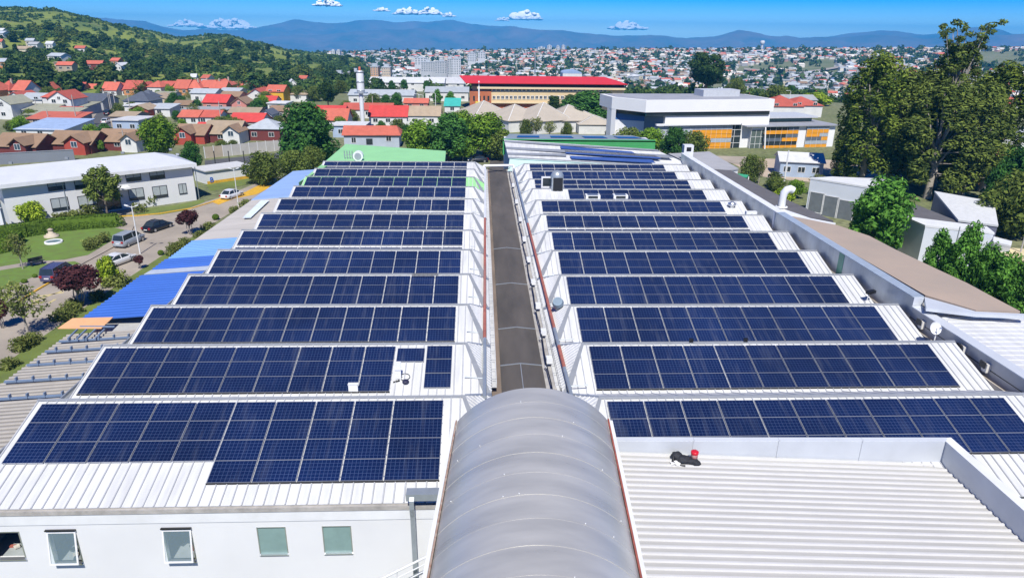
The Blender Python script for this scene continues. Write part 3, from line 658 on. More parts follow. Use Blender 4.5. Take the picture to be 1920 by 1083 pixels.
mb=MB(); mb.box(25.75,26.1,24,90,hr['zv']-.15,hr['zv']-.05); mb.box(25.78,25.86,24,90,hr['zv']-.05,hr['zv']+.25); mb.build('valley_gutter',M('beige_gutter',(.48,.42,.34),.7,0,.15,1),par)
mb=MB(); mb.box(26.1,26.7,37.97,38.0,hr['zv']-.3,ztop-.03); mb.build('end_plate',psm,par)
lp=thing('low_parapet','lower white-capped grey parapet near the satellite dish, right roof edge','parapet',(26.4,32,0))
ztop2=WX(1722,576,26.3).z
mb=MB(); mb.box(26.1,26.2,20,37.95,hr['zv']-.3,ztop2-.05); mb.build('parapet_panel',M('pale_grey_sheet',(.50,.50,.49),.5,.1,.1,.8,alt=(.42,.42,.41)),lp)
mb=MB(); mb.box(26.09,26.098,20,37.95,hr['zv']+.55,hr['zv']+.6); mb.build('seam_strip',blackm,lp)
mb=MB(); mb.slab([(26.0,20,ztop2),(26.65,20,ztop2+.02),(26.65,37.9,ztop2+.02),(26.0,37.9,ztop2)],.05); mb.build('parapet_cap',psm,lp)
for (px,py,lab) in((1729,606,'small white box on the low parapet, farthest of three, behind the dish'),(1806,653,'small white box on the low parapet, middle of three'),(1850,686,'small white box on the low parapet, nearest of three')):
    c=WX(px,py,26.0); t=thing('junction_box',lab,'junction box',c,'boxes along the low parapet')
    mb=MB(); mb.box(c.x-.12,c.x+.1,c.y-.18,c.y+.18,c.z-.3,c.z+.16); mb.build('housing',M('off_white_box',(.6,.58,.53),.5) if 'off_white_box' not in bpy.data.materials else bpy.data.materials['off_white_box'],t)
    mb=MB(); mb.box(c.x-.2,c.x-.12,c.y-.1,c.y+.3,c.z-.1,c.z+.22); mb.build('bracket',dark,t)
c=WX(1752,637,25.6)
ds=thing('satellite_dish','white satellite dish on a short mast at the edge of the right roof','satellite dish',c)
mb=MB(); mb.tube([c,c+Vector((0,0,.75))],.035,8); mb.build('mast',white,ds)
mb=MB(); dc=WX(1752,615,25.5); ax=Vector((.1,-.8,.35)).normalized(); u=ax.cross(Vector((0,0,1))).normalized(); v2=u.cross(ax)
V=[dc+ax*(-.0)]; 
for r_,dd in((.12,.015),(.25,.05),(.36,.11)):
    V+=[dc+(u*math.cos(k*math.pi/12)+v2*math.sin(k*math.pi/12))*r_+ax*dd for k in range(24)]
F=[(0,1+k,1+(k+1)%24) for k in range(24)]+[(1+24*i+k,1+24*(i+1)+k,1+24*(i+1)+(k+1)%24,1+24*i+(k+1)%24) for i in range(2) for k in range(24)]
mb.add(V,F,0,True); mb.tube([dc-v2*.34+ax*.1,dc+ax*.45],.015,6); mb.build('dish',white,ds)
mb=MB(); mb.obox(dc+ax*.47,ax,u,v2,.06,.04,.04); mb.build('feed_horn',alum,ds)
def roofthing(label,pix,z,mat,ribsdir=None,pitch=.4,thick=.25,walls=True,cat='building',name='low_building',zs_=None,wmat=None):
    P=[G(x,y,(z if zs_ is None else zs_[i])) for i,(x,y) in enumerate(pix)]
    c=sum(P,Vector((0,0,0)))/len(P); t=thing(name,label,cat,(c.x,c.y,0))
    mb=MB(); mb.slab(P,thick); 
    if ribsdir is not None: mb.ribs(P,ribsdir,pitch,.06,.035)
    mb.build('roof',mat,t)
    if walls:
        mb=MB(); 
        Q=[c+(p-c)*.985 for p in P]
        for i in range(len(Q)):
            a,b=Q[i],Q[(i+1)%len(Q)]; mb.poly([(a.x,a.y,0),(b.x,b.y,0),(b.x,b.y,b.z-thick),(a.x,a.y,a.z-thick)]); 
        mb.build('wall',wmat or white2,t)
    return t,P
zbr=ztop-.1
brownm=M('brown_roof_felt',(.41,.32,.25),.9,0,.12,.16,alt=(.32,.265,.22),bump=.1,bscale=20)
roofthing('wide flat roof of brown felt beyond the galvanised parapet, before the row of trees',[(1462,401),(1500,408),(1570,422),(1630,442),(1680,468),(1763,507),(1813,530),(1863,557),(1913,583),(1830,581),(1735,553),(1640,498),(1570,458)],zbr,brownm,thick=.3)
roofthing('pale blue-grey sloping roof strip between brown and white roofs, right edge',[(1733,556),(1830,583.5),(1925,588),(1925,592),(1830,588),(1737,577)],zbr-.05,psm,thick=.2,walls=False,name='roof_strip',cat='roof')
roofthing('white ribbed roof behind the satellite dish, right edge of the picture',[(1741,579),(1830,590),(1960,598),(2150,900),(2000,760),(1925,702)],ztop2-.12,hallwhite,(1,-.02,0),.55,thick=.2)
greyroof=M('grey_shingle_roof',(.115,.11,.115),.9,0,.14,.7,bump=.2)
roofthing('long dark grey shingle roof beyond the galvanised parapet, with a white duct elbow',[(1311,316),(1370,319),(1413,342),(1480,376),(1563,414),(1520,408),(1460,390),(1380,348)],ZR-1.2,greyroof,thick=.2)
roofthing('white strip roof below the duct elbow, between dark grey and brown roofs',[(1440,386),(1470,392),(1520,409),(1567,418),(1520,418),(1466,404)],ZR-.9,white,thick=.15,walls=False,name='roof_strip',cat='roof')
roofthing('pale grey low roof at the far end of the galvanised parapet',[(1253,288),(1330,284),(1385,316),(1365,319),(1310,314)],ZR-2.2,M('light_grey_roof',(.36,.36,.37),.8,0,.12,.4),thick=.2)
c=G(1465,388,ZR-.8)
du=thing('duct_elbow','white curved ventilation duct rising above the parapet','ventilation duct',c)
mb=MB(); mb.tube([c,c+Vector((0,0,1.0)),c+Vector((.08,0,1.45)),c+Vector((.3,0,1.75)),c+Vector((.62,0,1.85)),c+Vector((.95,0,1.7))],[.36,.36,.38,.38,.38,.36],16); mb.build('pipe',white,du)
mb=MB(); mb.lathe([(.6,0),(.6,.08),(.44,.1)],c,16); mb.build('flange',white,du)
# ================================================================== ROOF-TOP EQUIPMENT
def onslopeL(x,y,k,zt,ys): # point on roof plane of bay k
    d=ray(x,y); zb=zt-.1; t=(zb-ys[k]*TA-CZ)/(d.z-d.y*TA); return d*t+Vector((0,0,CZ))
c=onslopeL(747,712,1,ZL,YL)
iv=thing('inverter_box','tall white inverter box standing in the gap of the second left panel row','inverter',c)
mb=MB(); mb.box(c.x-.14,c.x+.14,c.y-.02,c.y+.1,c.z+.05,c.z+.95); mb.box(c.x-.16,c.x+.16,c.y-.06,c.y+.02,c.z+.55,c.z+.97); mb.build('housing',white,iv)
mb=MB(); mb.box(c.x-.12,c.x-.08,c.y,c.y+.08,c.z,c.z+.05);mb.box(c.x+.08,c.x+.12,c.y,c.y+.08,c.z,c.z+.05); mb.build('foot',alum,iv)
c=onslopeL(757,716,1,ZL,YL)+Vector((0,0,.03))
ca=thing('cable_coil','black cable coil with a loop of wire on the bare roof patch, second left row','cable',c)
mb=MB(); mb.lathe([(.0,.12),(.12,.13),(.17,.07),(.15,0)],c+Vector((.1,-.1,0)),12); mb.build('reel',M('dark_blue_rubber',(.02,.02,.05),.6),ca)
mb=MB(); mb.tube([c+Vector((.25*math.cos(a)+.02,.3+.22*math.sin(a),.1+.06*math.sin(a))) for a in np.linspace(0,6.3,18)],.018,6); mb.tube([c+Vector((-.5,-.05,.0)),c+Vector((-.2,.02,.04)),c+Vector((-.3,.2,.06)),c+Vector((-.1,.3,.1))],.035,6); mb.build('wire',blackm,ca)
c=onslopeL(663,735,1,ZL,YL)
jb=thing('combiner_box','small white box at the lower edge of the second left panel row','junction box',c)
mb=MB(); mb.box(c.x-.22,c.x+.22,c.y-.05,c.y+.13,c.z+.02,c.z+.42); mb.build('housing',white,jb); mb=MB(); mb.box(c.x-.24,c.x+.24,c.y-.07,c.y+.15,c.z+.42,c.z+.44); mb.build('lid',white,jb)
# round vent on right hip
c=G(1047,575,ZR-.35); vf=thing('round_vent','round grey ventilator cowl on the left hip of the right roof','ventilator',c)
mb=MB(); mb.tube([c,c+Vector((-.05,-.2,.35))],[.3,.26],14); mb.build('neck',galvpipe,vf)
mb=MB(); mb.tube([c+Vector((-.06,-.2,.33)),c+Vector((-.1,-.34,.5))],[.36,.30],16); mb.build('cowl',M('blue_grey_cowl',(.20,.27,.33),.4,.2),vf)
# vent hood (dark mouth) mid right
c=G(1042,362,ZR-.35); vh=thing('exhaust_hood','grey domed exhaust hood with a black mouth among the far right panel rows','exhaust hood',c)
mb=MB(); mb.box(c.x-.45,c.x+.75,c.y,c.y+1.1,c.z-.3,c.z+1.6); mb.build('duct',galvpipe,vh)
mb=MB(); mb.ball((c.x+.15,c.y+.6,c.z+1.6),(.7,.65,.7),14,8); mb.build('dome',galvpipe,vh)
mb=MB(); mb.box(c.x-.3,c.x+.7,c.y-.06,c.y-.003,c.z-.1,c.z+1.6); mb.build('mouth',blackm,vh)
c2=G(1025,350,ZR-.1); sf=thing('roof_hatch','white framed roof hatch left of the exhaust hood','roof hatch',c2)
mb=MB(); 
for a,b,e,f in((-.6,.6,-.1,.06),(-.6,.6,.95,1.1),(-.6,-.45,.06,.95),(.45,.6,.06,.95)): mb.box(c2.x+a,c2.x+b,c2.y-.2,c2.y+.05,c2.z+e,c2.z+f)
mb.build('frame',white,sf); mb=MB(); mb.box(c2.x-.45,c2.x+.45,c2.y-.1,c2.y-.05,c2.z+.06,c2.z+.95); mb.build('pane',glassdark,sf)
for px,lab in((1112,'white framed skylight in the far right panel rows, nearer the exhaust hood'),(1164,'white framed skylight in the far right panel rows, farther from the exhaust hood')):
    c=G(px,372,ZR-.5); t=thing('skylight',lab,'skylight',c,'skylights in the right roof')
    mb=MB(); mb.box(c.x-.75,c.x+.75,c.y,c.y+.8,c.z-.2,c.z+.32); mb.build('frame',white,t); mb=MB(); mb.box(c.x-.5,c.x+.5,c.y-.02,c.y-.003,c.z+.0,c.z+.25); mb.box(c.x-.55,c.x+.55,c.y+.1,c.y+.7,c.z+.323,c.z+.33); mb.build('pane',glassdark,t)
c=G(1408,412,ZR-.5); ac=thing('condenser_unit','white air-conditioning condenser at the right edge of the right roof','air conditioner',c)
mb=MB(); mb.box(c.x-.5,c.x+.5,c.y,c.y+.4,c.z-.3,c.z+.75); mb.build('housing',white,ac); mb=MB(); mb.tube([(c.x,c.y-.001,c.z+.22),(c.x,c.y-.04,c.z+.22)],.34,18); mb.build('fan_grille',M('grille_grey',(.35,.37,.4),.5),ac)
c=G(1371,395,ZR-.7); t=thing('roof_cowl','small silver roof cowl left of the condenser unit','ventilator',c); mb=MB(); mb.lathe([(.25,-.2),(.25,.5),(.4,.55),(.4,.75),(.05,.95)],c,12); mb.build('cowl',alum,t)
c=WX(1628,560,25.3); fl=thing('floodlight','black floodlight on a thin post at the right roof edge','floodlight',c)
mb=MB(); mb.tube([c-Vector((.1,0,.2)),c+Vector((0,0,.35))],.025,6); mb.build('post',white,fl); mb=MB(); mb.obox(c+Vector((.08,0,.48)),(1,.2,.15),(-.2,1,0),(0,0,1),.28,.14,.09); mb.build('lamp_head',blackm,fl)
c=G(797,515,ZL+.1); ld=thing('ladder','short metal ladder lying along the ridge of the left roof','ladder',c)
mb=MB(); mb.box(c.x-.85,c.x+.85,c.y-.15,c.y-.11,c.z,c.z+.05); mb.box(c.x-.85,c.x+.85,c.y+.15,c.y+.19,c.z,c.z+.05); mb.build('stile',M('dull_metal',(.25,.24,.22),.5,.5),ld)
for i in range(6): mb=MB(); xx=c.x-.7+i*.28; mb.box(xx,xx+.03,c.y-.109,c.y+.149,c.z+.01,c.z+.04); mb.build('rung',bpy.data.materials['dull_metal'],ld)
for px,py in((1296,638),(1398,637)):
    c=G(px,py,ZR+.15); t=thing('cable_clip','small black cable clip on the ridge below the third right panel row','cable clip',c,'clips on the right ridge'); 
    mb=MB(); mb.box(c.x-.1,c.x+.1,c.y-.06,c.y+.06,c.z-.1,c.z+.12); mb.build('clamp',blackm,t)
    mb=MB(); mb.box(c.x-.14,c.x+.14,c.y-.09,c.y+.09,c.z-.13,c.z-.1); mb.build('plate',alum,t)
# ================================================================== LEAN-TO CANOPY LEFT OF THE LEFT HALL
zl=CZ-17.2
def bluem(n,c): return M(n,c,.45,0,.1,.5,stretch=(.3,1.5,1))
blue1=bluem('blue_roof_sheet',(.045,.135,.47)); blue2=bluem('light_blue_roof_sheet',(.16,.33,.68)); blue3=bluem('pale_blue_roof_sheet',(.30,.43,.68)); tan=M('orange_board',(.78,.42,.20),.6,0,.06,1.2); beigec=M('beige_canopy_sheet',(.47,.44,.40),.8,0,.12,.6,stretch=(.3,1.5,1)); dull=M('weathered_roof_sheet',(.30,.275,.24),.75,0,.22,.5,alt=(.21,.20,.18),stretch=(.25,2,1))
lt=thing('lean_to_roof','low lean-to roof of blue, orange and grey sheets along the left hall','lean-to roof',(-22,60,0))
xi=-19.05
def strip(y0,y1,mat,xo0,xo1,z=zl,dz=.1,ribp=None,nm='roof_sheet'):
    P=[(xi,y0,z+dz),(xo0,y0,z-.35),(xo1,y1,z-.35),(xi,y1,z+dz)]
    mb=MB(); mb.slab(P,.05)
    if ribp: mb.ribs(P,(Vector(P[1])-Vector(P[0])).normalized(),ribp,.12,.06,1)
    return mb.build(nm,[mat,mat if mat is not dull else M('pale_rib',(.37,.345,.31),.7)],lt)
def xout(px,py): return G(px,py,zl-.35)
q0=xout(140,597); q1=xout(225,535); q2=xout(330,465); q3=xout(380,432); q4=xout(470,375); q5=xout(560,322)
yl_=[22,q0.y]
strip(22,G(110,618,zl).y,dull,-24.9,-24.9,ribp=.36)
ya=G(110,618,zl).y; yb=G(140,594,zl).y
strip(yb,G(262,510,zl).y,blue1,-25.25,-25.25,ribp=.5,z=zl+.12)
strip(G(262,508,zl).y+.02,G(275,500,zl).y,M('grey_blue_strip',(.42,.47,.55),.6),-25.2,-25.1,z=zl+.1)
strip(G(275,500,zl).y+.02,G(300,480,zl).y,blue1,-25.05,-25.05,ribp=.5,z=zl+.12)
strip(G(300,480,zl).y+.02,G(352,446,zl).y,blue2,-24.95,-24.95,ribp=.5,z=zl+.12)
strip(G(352,446,zl).y+.02,G(478,371,zl).y,beigec,-24.9,-24.6,z=zl+.1)
strip(G(478,371,zl).y+.02,G(552,318,zl).y,blue3,-24.6,-24.2,z=zl+.15)
mb=MB(); P=[G(225,594,zl+.2),G(108,616,zl+.2),G(128,597,zl+.2),G(243,579+3,zl+.2)]
a=G(108,615,zl+.1);b=G(190,615,zl+.1);c=G(212,594,zl+.1);d=G(136,596,zl+.1)
mb.slab([a,b,c,d],.04); mb.build('orange_board',tan,lt)
# exposed joists & steel brackets
bluegrey=M('blue_grey_steel',(.20,.27,.38),.5,.2,.1,2)
for i,(px,py,ln) in enumerate([(30,742,.0),(60,708,0),(95,677,0),(125,652,0),(155,633,0)]):
    a=G(px-25,py+1,zl+.05); yq=a.y; mb=MB(); mb.beam((-24.6,yq,zl-.15),(-20.1,yq,zl+.12),.1,.1); 
    for k in range(5): xx=-24+k*.85; mb.box(xx,xx+.06,yq-.09,yq+.09,zl-.13+k*.05,zl+.12+k*.05)
    mb.build('steel_joist',bluegrey,lt)
for k in range(4):
    a=G(165+k*17-20,617,zl+.1); b=G(165+k*17-38,635,zl+.1); mb=MB(); mb.beam(a,b,.08,.08); mb.build('steel_joist',bluegrey,lt)
a=G(150,612,zl+.1);b=G(215,612,zl+.1); mb=MB(); mb.beam(a,b,.09,.09); mb.build('steel_joist',bluegrey,lt)
mb=MB(); mb.box(-19.08,-18.95,22,86,hl['zv']-.5,hl['zv']-.1); mb.box(-19.35,-18.95,22,86,hl['zv']-.12,hl['zv']-.05);mb.box(-19.37,-19.3,22,86,hl['zv']-.12,hl['zv']+.08); mb.build('side_gutter',capgrey,lt)
mb=MB()
for y in range(24,88,6): mb.box(-24.4,-24.25,y,y+.15,0,zl-.4)
mb.build('post',galvpipe,lt)
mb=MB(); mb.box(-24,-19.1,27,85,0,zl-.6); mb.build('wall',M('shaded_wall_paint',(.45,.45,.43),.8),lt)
pw=thing('roof_skylight_strip','pale translucent strip lying on the beige lean-to roof','roof sheet',G(475,395,zl)); a,b,c,d=G(455,408,zl+.15),G(470,408,zl+.15),G(505,375,zl+.15),G(490,375,zl+.15)
mb=MB(); mb.slab([a,b,c,d],.03); mb.ribs([a,b,c,d],(b-a),.5,.06,.02); mb.build('sheet',M('pale_translucent',(.6,.68,.72),.4),pw)
# ================================================================== FAR ENDS OF THE HALLS
zg=ZL-.3
gh,_=roofthing('hall with a light green roof behind the last left panel row',[(560,342),(602,309),(648,270),(836,283),(834,306),(700,306),(618,308)],zg,lightgreen,thick=.4,wmat=white2,name='green_roofed_hall')
c=G(672,301,zg); fu=thing('fan_unit','white round fan unit on the light green roof','ventilator',c); mb=MB(); mb.tube([c+Vector((0,.5,.55)),c+Vector((0,-.2,.55))],.62,18); mb.build('drum',white,fu); mb=MB(); mb.tube([c+Vector((0,-.201,.55)),c+Vector((0,-.25,.55))],.42,16); mb.build('fan_grille',M('mid_grey',(.3,.32,.36),.5),fu)
c=G(654,298,zg); fr=thing('pipe_rack','small grey rack of pipes beside the fan unit on the green roof','rack',c); mb=MB()
for i in range(4): mb.tube([c+Vector((-.5+i*.32,0,0)),c+Vector((-.5+i*.32,0,1.0))],.06,6)
mb.build('pipes',galvpipe,fr); mb=MB(); mb.beam(c+Vector((-.6,0,.5)),c+Vector((.6,0,.5)),.05,.05); mb.build('cross_bar',galvpipe,fr)
# right: sloping white roof with blue strips, green fascia, grey-topped block
zq=ZR-.4
ew,P=roofthing('wing with a ribbed white sloping roof and blue strips behind the last right panel row',[(953,294),(945,262),(1228,280),(1300,312),(1232,310)],zq,hallwhite,thick=.2,wmat=M('light_blue_wall',(.40,.52,.58),.6),zs_=[zq-.2,zq+1.1,zq+1.1,zq-.2,zq-.2],name='ribbed_roof_wing')
bl=M('deep_blue_strip',(.05,.10,.30),.35,0,.15,.6)
def wpl(x,y):
    A_,B_,C_=P[0],P[1],P[2]; n=(B_-A_).cross(C_-A_); d=ray(x,y); o=Vector((0,0,CZ)); return o+d*((A_-o).dot(n)/d.dot(n))+Vector((0,0,.06))
for q in([(1050,274),(1052,279),(1195,291),(1185,285)],[(1058,282),(1061,288),(1240,298),(1228,292)],[(1068,293),(1072,298),(1229,306),(1222,300)]):
    mb=MB(); mb.slab([wpl(*p) for p in q],.05); mb.build('blue_strip',bl,ew)
for q in([(948,276),(949,280),(1262,297),(1252,291)],[(951,287),(952,291),(1062,293),(1061,289)],[(946,264),(946,267),(1238,284),(1230,281)]):
    mb=MB(); mb.slab([wpl(*p) for p in q],.03); mb.build('grey_flashing',capgrey,ew)
gb=thing('green_fascia_block','long block with a bright green fascia and grey flat roof beyond the white wing','building',G(1085,270,0))
yk=max(P[1].y,P[2].y)+.4; a=WY(943,261,yk); b=WY(1229,266,yk)
mb=MB(); mb.box(a.x,b.x,yk,yk+.3,WY(1085,283,yk).z-.6,a.z); mb.ribs([(a.x,yk-.01,a.z),(b.x,yk-.01,a.z),(b.x,yk-.01,a.z-1),(a.x,yk-.01,a.z-1)],(1,0,0),.3,.05,.03); mb.build('fascia',green,gb)
mb=MB(); T=[Vector((a.x,yk,a.z-.1)),Vector((b.x,yk,a.z-.1)),G(1185,254,a.z-.1),G(955,251,a.z-.1)]; mb.slab(T,.2); mb.build('roof',M('blue_grey_flat_roof',(.22,.27,.31),.6,0,.15,.5),gb)
mb=MB(); 
for i in range(4): A_,B_=T[0].lerp(T[1],.08+i*.24),T[0].lerp(T[1],.24+i*.24); Cc_,D_=T[3].lerp(T[2],.24+i*.24),T[3].lerp(T[2],.08+i*.24); mb.slab([A_.lerp(D_,.35)+Vector((0,0,.08)),B_.lerp(Cc_,.35)+Vector((0,0,.08)),B_.lerp(Cc_,.65)+Vector((0,0,.08)),A_.lerp(D_,.65)+Vector((0,0,.08))],.08)
mb.build('skylight_strip',glassdark,gb)
mb=MB(); mb.box(a.x+.3,b.x-.3,yk+.3,T[2].y-.3,0,a.z-.35); mb.build('wall',white2,gb)
mw=thing('mint_end_wall','pale mint sloping wall panel behind the last right panel row','wall',G(1000,304,ZR)); mb=MB(); mb.slab([G(956,296,ZR-.1),G(1235,312,ZR-.2),G(1232,316,ZR-.9),G(952,322,ZR-1.2)],.08); mb.build('panel',mint,mw)
mb=MB(); mb.beam(G(956,296,ZR-.05),G(1235,312,ZR-.15),.12,.08); mb.build('trim',capgrey,mw)
c=G(1290,298,ZR-2); tk=thing('roof_turret','small white roof turret with a dark opening at the far end of the parapet','ventilator',c); mb=MB(); mb.box(c.x-.7,c.x+.7,c.y,c.y+1.2,c.z,c.z+2.0); mb.build('housing',white,tk); mb=MB(); mb.box(c.x-.35,c.x+.35,c.y-.02,c.y-.003,c.z+1.1,c.z+1.7); mb.build('opening',blackm,tk)
# ================================================================== CAMPUS GROUND
def sheet(name,pix,mat,z): 
    mb=MB(); P=[G(x,y,0) for x,y in pix]; 
    a=sum(P[i].x*P[(i+1)%len(P)].y-P[(i+1)%len(P)].x*P[i].y for i in range(len(P)))
    if a<0:P=P[::-1]
    mb.poly([(p.x,p.y,z) for p in P]); return struct(mb.build(name,mat))
lawnm=M('lawn_grass',(.13,.235,.03),.95,0,.2,.7,alt=(.115,.15,.035),bump=.25,bscale=25)
lawnm2=M('verge_grass',(.15,.20,.035),.95,0,.25,.35,alt=(.10,.13,.03),bump=.25,bscale=25)
sheet('driveway_paving',[(-300,760),(-300,560),(0,470),(60,455),(150,440),(240,405),(330,395),(420,368),(490,340),(560,325),(520,352),(430,400),(350,450),(180,570),(60,660),(-40,760)],concrete,.012)
sheet('lawn',[(-250,545),(-250,460),(0,448),(60,438),(130,430),(215,427),(236,432),(225,442),(165,478),(120,487),(60,490),(0,500)],lawnm,.03)
sheet('lawn',[(-250,590),(-250,560),(0,507),(60,497),(140,490),(150,494),(110,505),(60,520),(0,545)],lawnm,.03)
sheet('lawn',[(252,404),(270,392),(330,385),(382,374),(384,379),(340,396),(300,403)],lawnm2,.03)
sheet('lawn',[(385,345),(455,332),(520,330),(455,348),(395,358)],lawnm2,.03)
sheet('grass_verge',[(-60,760),(0,690),(60,645),(140,590),(200,548),(300,482),(370,440),(420,412),(470,385),(480,392),(420,440),(330,520),(200,640),(60,780)],lawnm2,.03)
sheet('yellow_pavement',[(395,378),(415,371),(460,360),(500,340),(545,333),(480,365),(440,372),(410,384)],yellowp,.03)
def kerb(label,pts,m,h=.14,wd=.22):
    mb=MB(); P=[G(x,y,0) for x,y in pts]
    for i in range(len(P)-1): mb.beam(P[i]+Vector((0,0,h/2)),P[i+1]+Vector((0,0,h/2)),wd,h)
    c=sum(P,Vector((0,0,0)))/len(P); o=mb.build('kerb',m,None,(c.x,c.y,0)); return tag(o,label,'kerb')
kerb('yellow painted kerb along the driveway, lower left',[(36,566),(72,543),(98,528)],yellowp)
kerb('pale kerb between the round lawn and the driveway',[(98,528),(160,492),(216,462),(242,442),(250,425)],concrete)
kerb('yellow kerb below the white office building, near its door',[(225,406),(258,405),(300,401),(360,391),(402,378)],yellowp)
mb=MB()
for (a,b) in (((62,565),(118,545)),((68,556),(120,548)),((62,571),(84,565)),((92,568),(104,561))):
    p,q=G(*a),G(*b); mb.beam((p.x,p.y,.018),(q.x,q.y,.018),.28,.008)
struct(mb.build('road_marking',M('faded_yellow_paint',(.52,.43,.20),.8,0,.25,3)))
# ================================================================== WINDOWS ON WALLS
def wall_window(par,A,B,r,fm=framed,gm_=glassdark,nv=1,nh=0,nm='window',proud=.05,t=.07,blind=None):
    """r: photo rectangle (x0,y0,x1,y1) on the vertical plane through A,B"""
    u=(B-A); u.z=0; u.normalize(); n=Vector((u.y,-u.x,0)); n=n if n.y<0 or (abs(n.y)<.2 and n.x<0) else -n
    a=WP(r[0],r[1],A,B);b=WP(r[2],r[3],A,B); c=WP(r[0],r[3],A,B); 
    s0=min((a-A).dot(u),(c-A).dot(u)); s1=(b-A).dot(u); z0,z1=b.z,(a.z+WP(r[2],r[1],A,B).z)/2
    return win(par,A,u,n,s0,s1,z0,z1,fm,gm_,nv,nh,nm,proud,t,blind)
def win(par,A,u,n,s0,s1,z0,z1,fm=framed,gm_=glassdark,nv=1,nh=0,nm='window',proud=.05,t=.07,blind=None):
    def bx(mb,a,b,c,d,p0,p1):
        ce=A+u*((a+b)/2)+n*((p0+p1)/2); ce=Vector((ce.x,ce.y,(c+d)/2)); mb.obox(ce,u,n,(0,0,1),(b-a)/2,abs(p1-p0)/2,(d-c)/2)
    mb=MB(); bx(mb,s0,s1,z1-t,z1,0,proud);bx(mb,s0,s1,z0,z0+t,0,proud*1.6);bx(mb,s0,s0+t,z0+t,z1-t,0,proud);bx(mb,s1-t,s1,z0+t,z1-t,0,proud)
    for i in range(nv): x=s0+(s1-s0)*(i+1)/(nv+1); bx(mb,x-t*.4,x+t*.4,z0+t,z1-t,.004,proud*.9)
    for i in range(nh): z=z0+(z1-z0)*(i+1)/(nh+1); bx(mb,s0+t,s1-t,z-t*.4,z+t*.4,.004,proud*.8)
    w_=mb.build(nm,fm,par)
    mb=MB(); bx(mb,s0+t,s1-t,z0+t,z1-t,-.02,.012); mb.build('pane',gm_,w_)
    if blind:
        mb=MB(); bx(mb,s0+t+.02,s1-t-.02,z0+t+(z1-z0)*blind,z1-t,.0125,.018); mb.build('blind',M('blind_cloth',(.38,.42,.42),.8) if 'blind_cloth' not in bpy.data.materials else bpy.data.materials['blind_cloth'],w_)
    return w_
# ================================================================== WHITE OFFICE BUILDING (left)
A=G(20,425); B=G(369,375); A.z=B.z=0
u=(B-A).normalized(); nb_=Vector((-u.y,u.x,0))
adm=thing('office_building','two-storey white office building with black windows, left of the halls','building',((A.x+B.x)/2,(A.y+B.y)/2,0))
zE=ZAT(B,311); 
dep=9.5
mb=MB(); C=[A,B,B+nb_*dep,A+nb_*dep]; mb.prism([(p.x,p.y) for p in C],0,zE); mb.build('wall',white2,adm)
zF=ZAT(B,292)
mb=MB(); O=[A-u*1.2-nb_*.9,B+u*.5-nb_*.9,B+u*.5+nb_*(dep+.6),A-u*1.2+nb_*(dep+.6)]
mb.prism([(p.x,p.y) for p in O],zE-.05,zE+.5); mb.build('fascia',white,adm)
mid=[(O[0]+O[3])/2,(O[1]+O[2])/2]
def up(p,z): return Vector((p.x,p.y,z))
mb=MB(); e=u*.12
F0,F1,F2,F3=[up(p,zE+.5) for p in O]; m0,m1=up(mid[0]+u*2,zE+2.0),up(mid[1]-u*4.5,zE+2.0)
mb.slab([F0,F1,m1,m0],.08); mb.slab([m0,m1,F2,F3],.08); mb.slab([F1,F2,m1],.08); mb.slab([F3,F0,m0],.08)
mb.build('roof',M('white_roof_paint',(.56,.58,.60),.5,0,.05,.5),adm)
for px,py in((20,305),(125,296),(230,286),(320,280),(333,289)):
    d=ray(px,py); p=G(px,py,zE+1.1); mb=MB(); mb.box(p.x-.25,p.x+.25,p.y-.12,p.y+.12,zE+.9,zE+1.22); mb.build('roof_vent',capgrey,adm)
R4=lambda a,b,c,d:(a/4,260+b/4,c/4,260+d/4)
for r in(R4(360,303,495,380),R4(562,290,700,365),R4(946,242,1063,312),R4(1124,224,1240,297)): wall_window(adm,A,B,r,blind=.35,nh=0)
for r in(R4(390,440,525,528),R4(592,422,735,505),R4(970,370,1088,452),R4(1150,352,1263,434),R4(1345,335,1406,411)): wall_window(adm,A,B,r,blind=.2 if r[0]<300 and r[0]>60 else .05,nh=0)
wall_window(adm,A,B,R4(795,392,915,520),nv=1,nm='door',proud=.08)
wall_window(adm,A,B,R4(735,410,792,525),nv=0,nm='side_pane',proud=.05)
mb=MB(); p=WP(198,355,A,B); q=WP(234,351,A,B); mb.obox(((p+q)/2)-nb_*.7,u,nb_,(0,0,1),(q-p).length/2+.5,.7,.12); mb.build('door_canopy',white,adm)
mb=MB(); p=WP(117,345,A,B); mb.beam(up(p-nb_*.06,0),up(p-nb_*.06,zE),.09,.09,up=(0,1,0)); p=WP(367,320,A,B); mb.beam(up(p-nb_*.06-u*.1,0),up(p-nb_*.06-u*.1,zE),.09,.09,up=(0,1,0)); mb.build('downpipe',galvpipe,adm)
mb=MB(); s0=WP(215,398,A,B); mb.obox(up(s0-nb_*1.6,.08),u,nb_,(0,0,1),3.4,1.5,.08); mb.build('entrance_step',concrete,adm)
# second block behind / left edge: canopy roof and pillar
pv_=thing('porch','blue-grey porch roof on a pillar at the left picture edge','porch',G(2,430))
a,b=G(-40,372,3.2),G(18,350,3.6)
mb=MB(); P=[G(-60,395,3.3),G(16,365,3.3),G(16,345,4.1),G(-60,352,4.1)]; mb.slab(P,.2); mb.build('roof',white,pv_)
p=G(9,432); mb=MB(); mb.box(p.x-.25,p.x+.25,p.y-.25,p.y+.25,0,3.2); mb.build('pillar',white2,pv_)
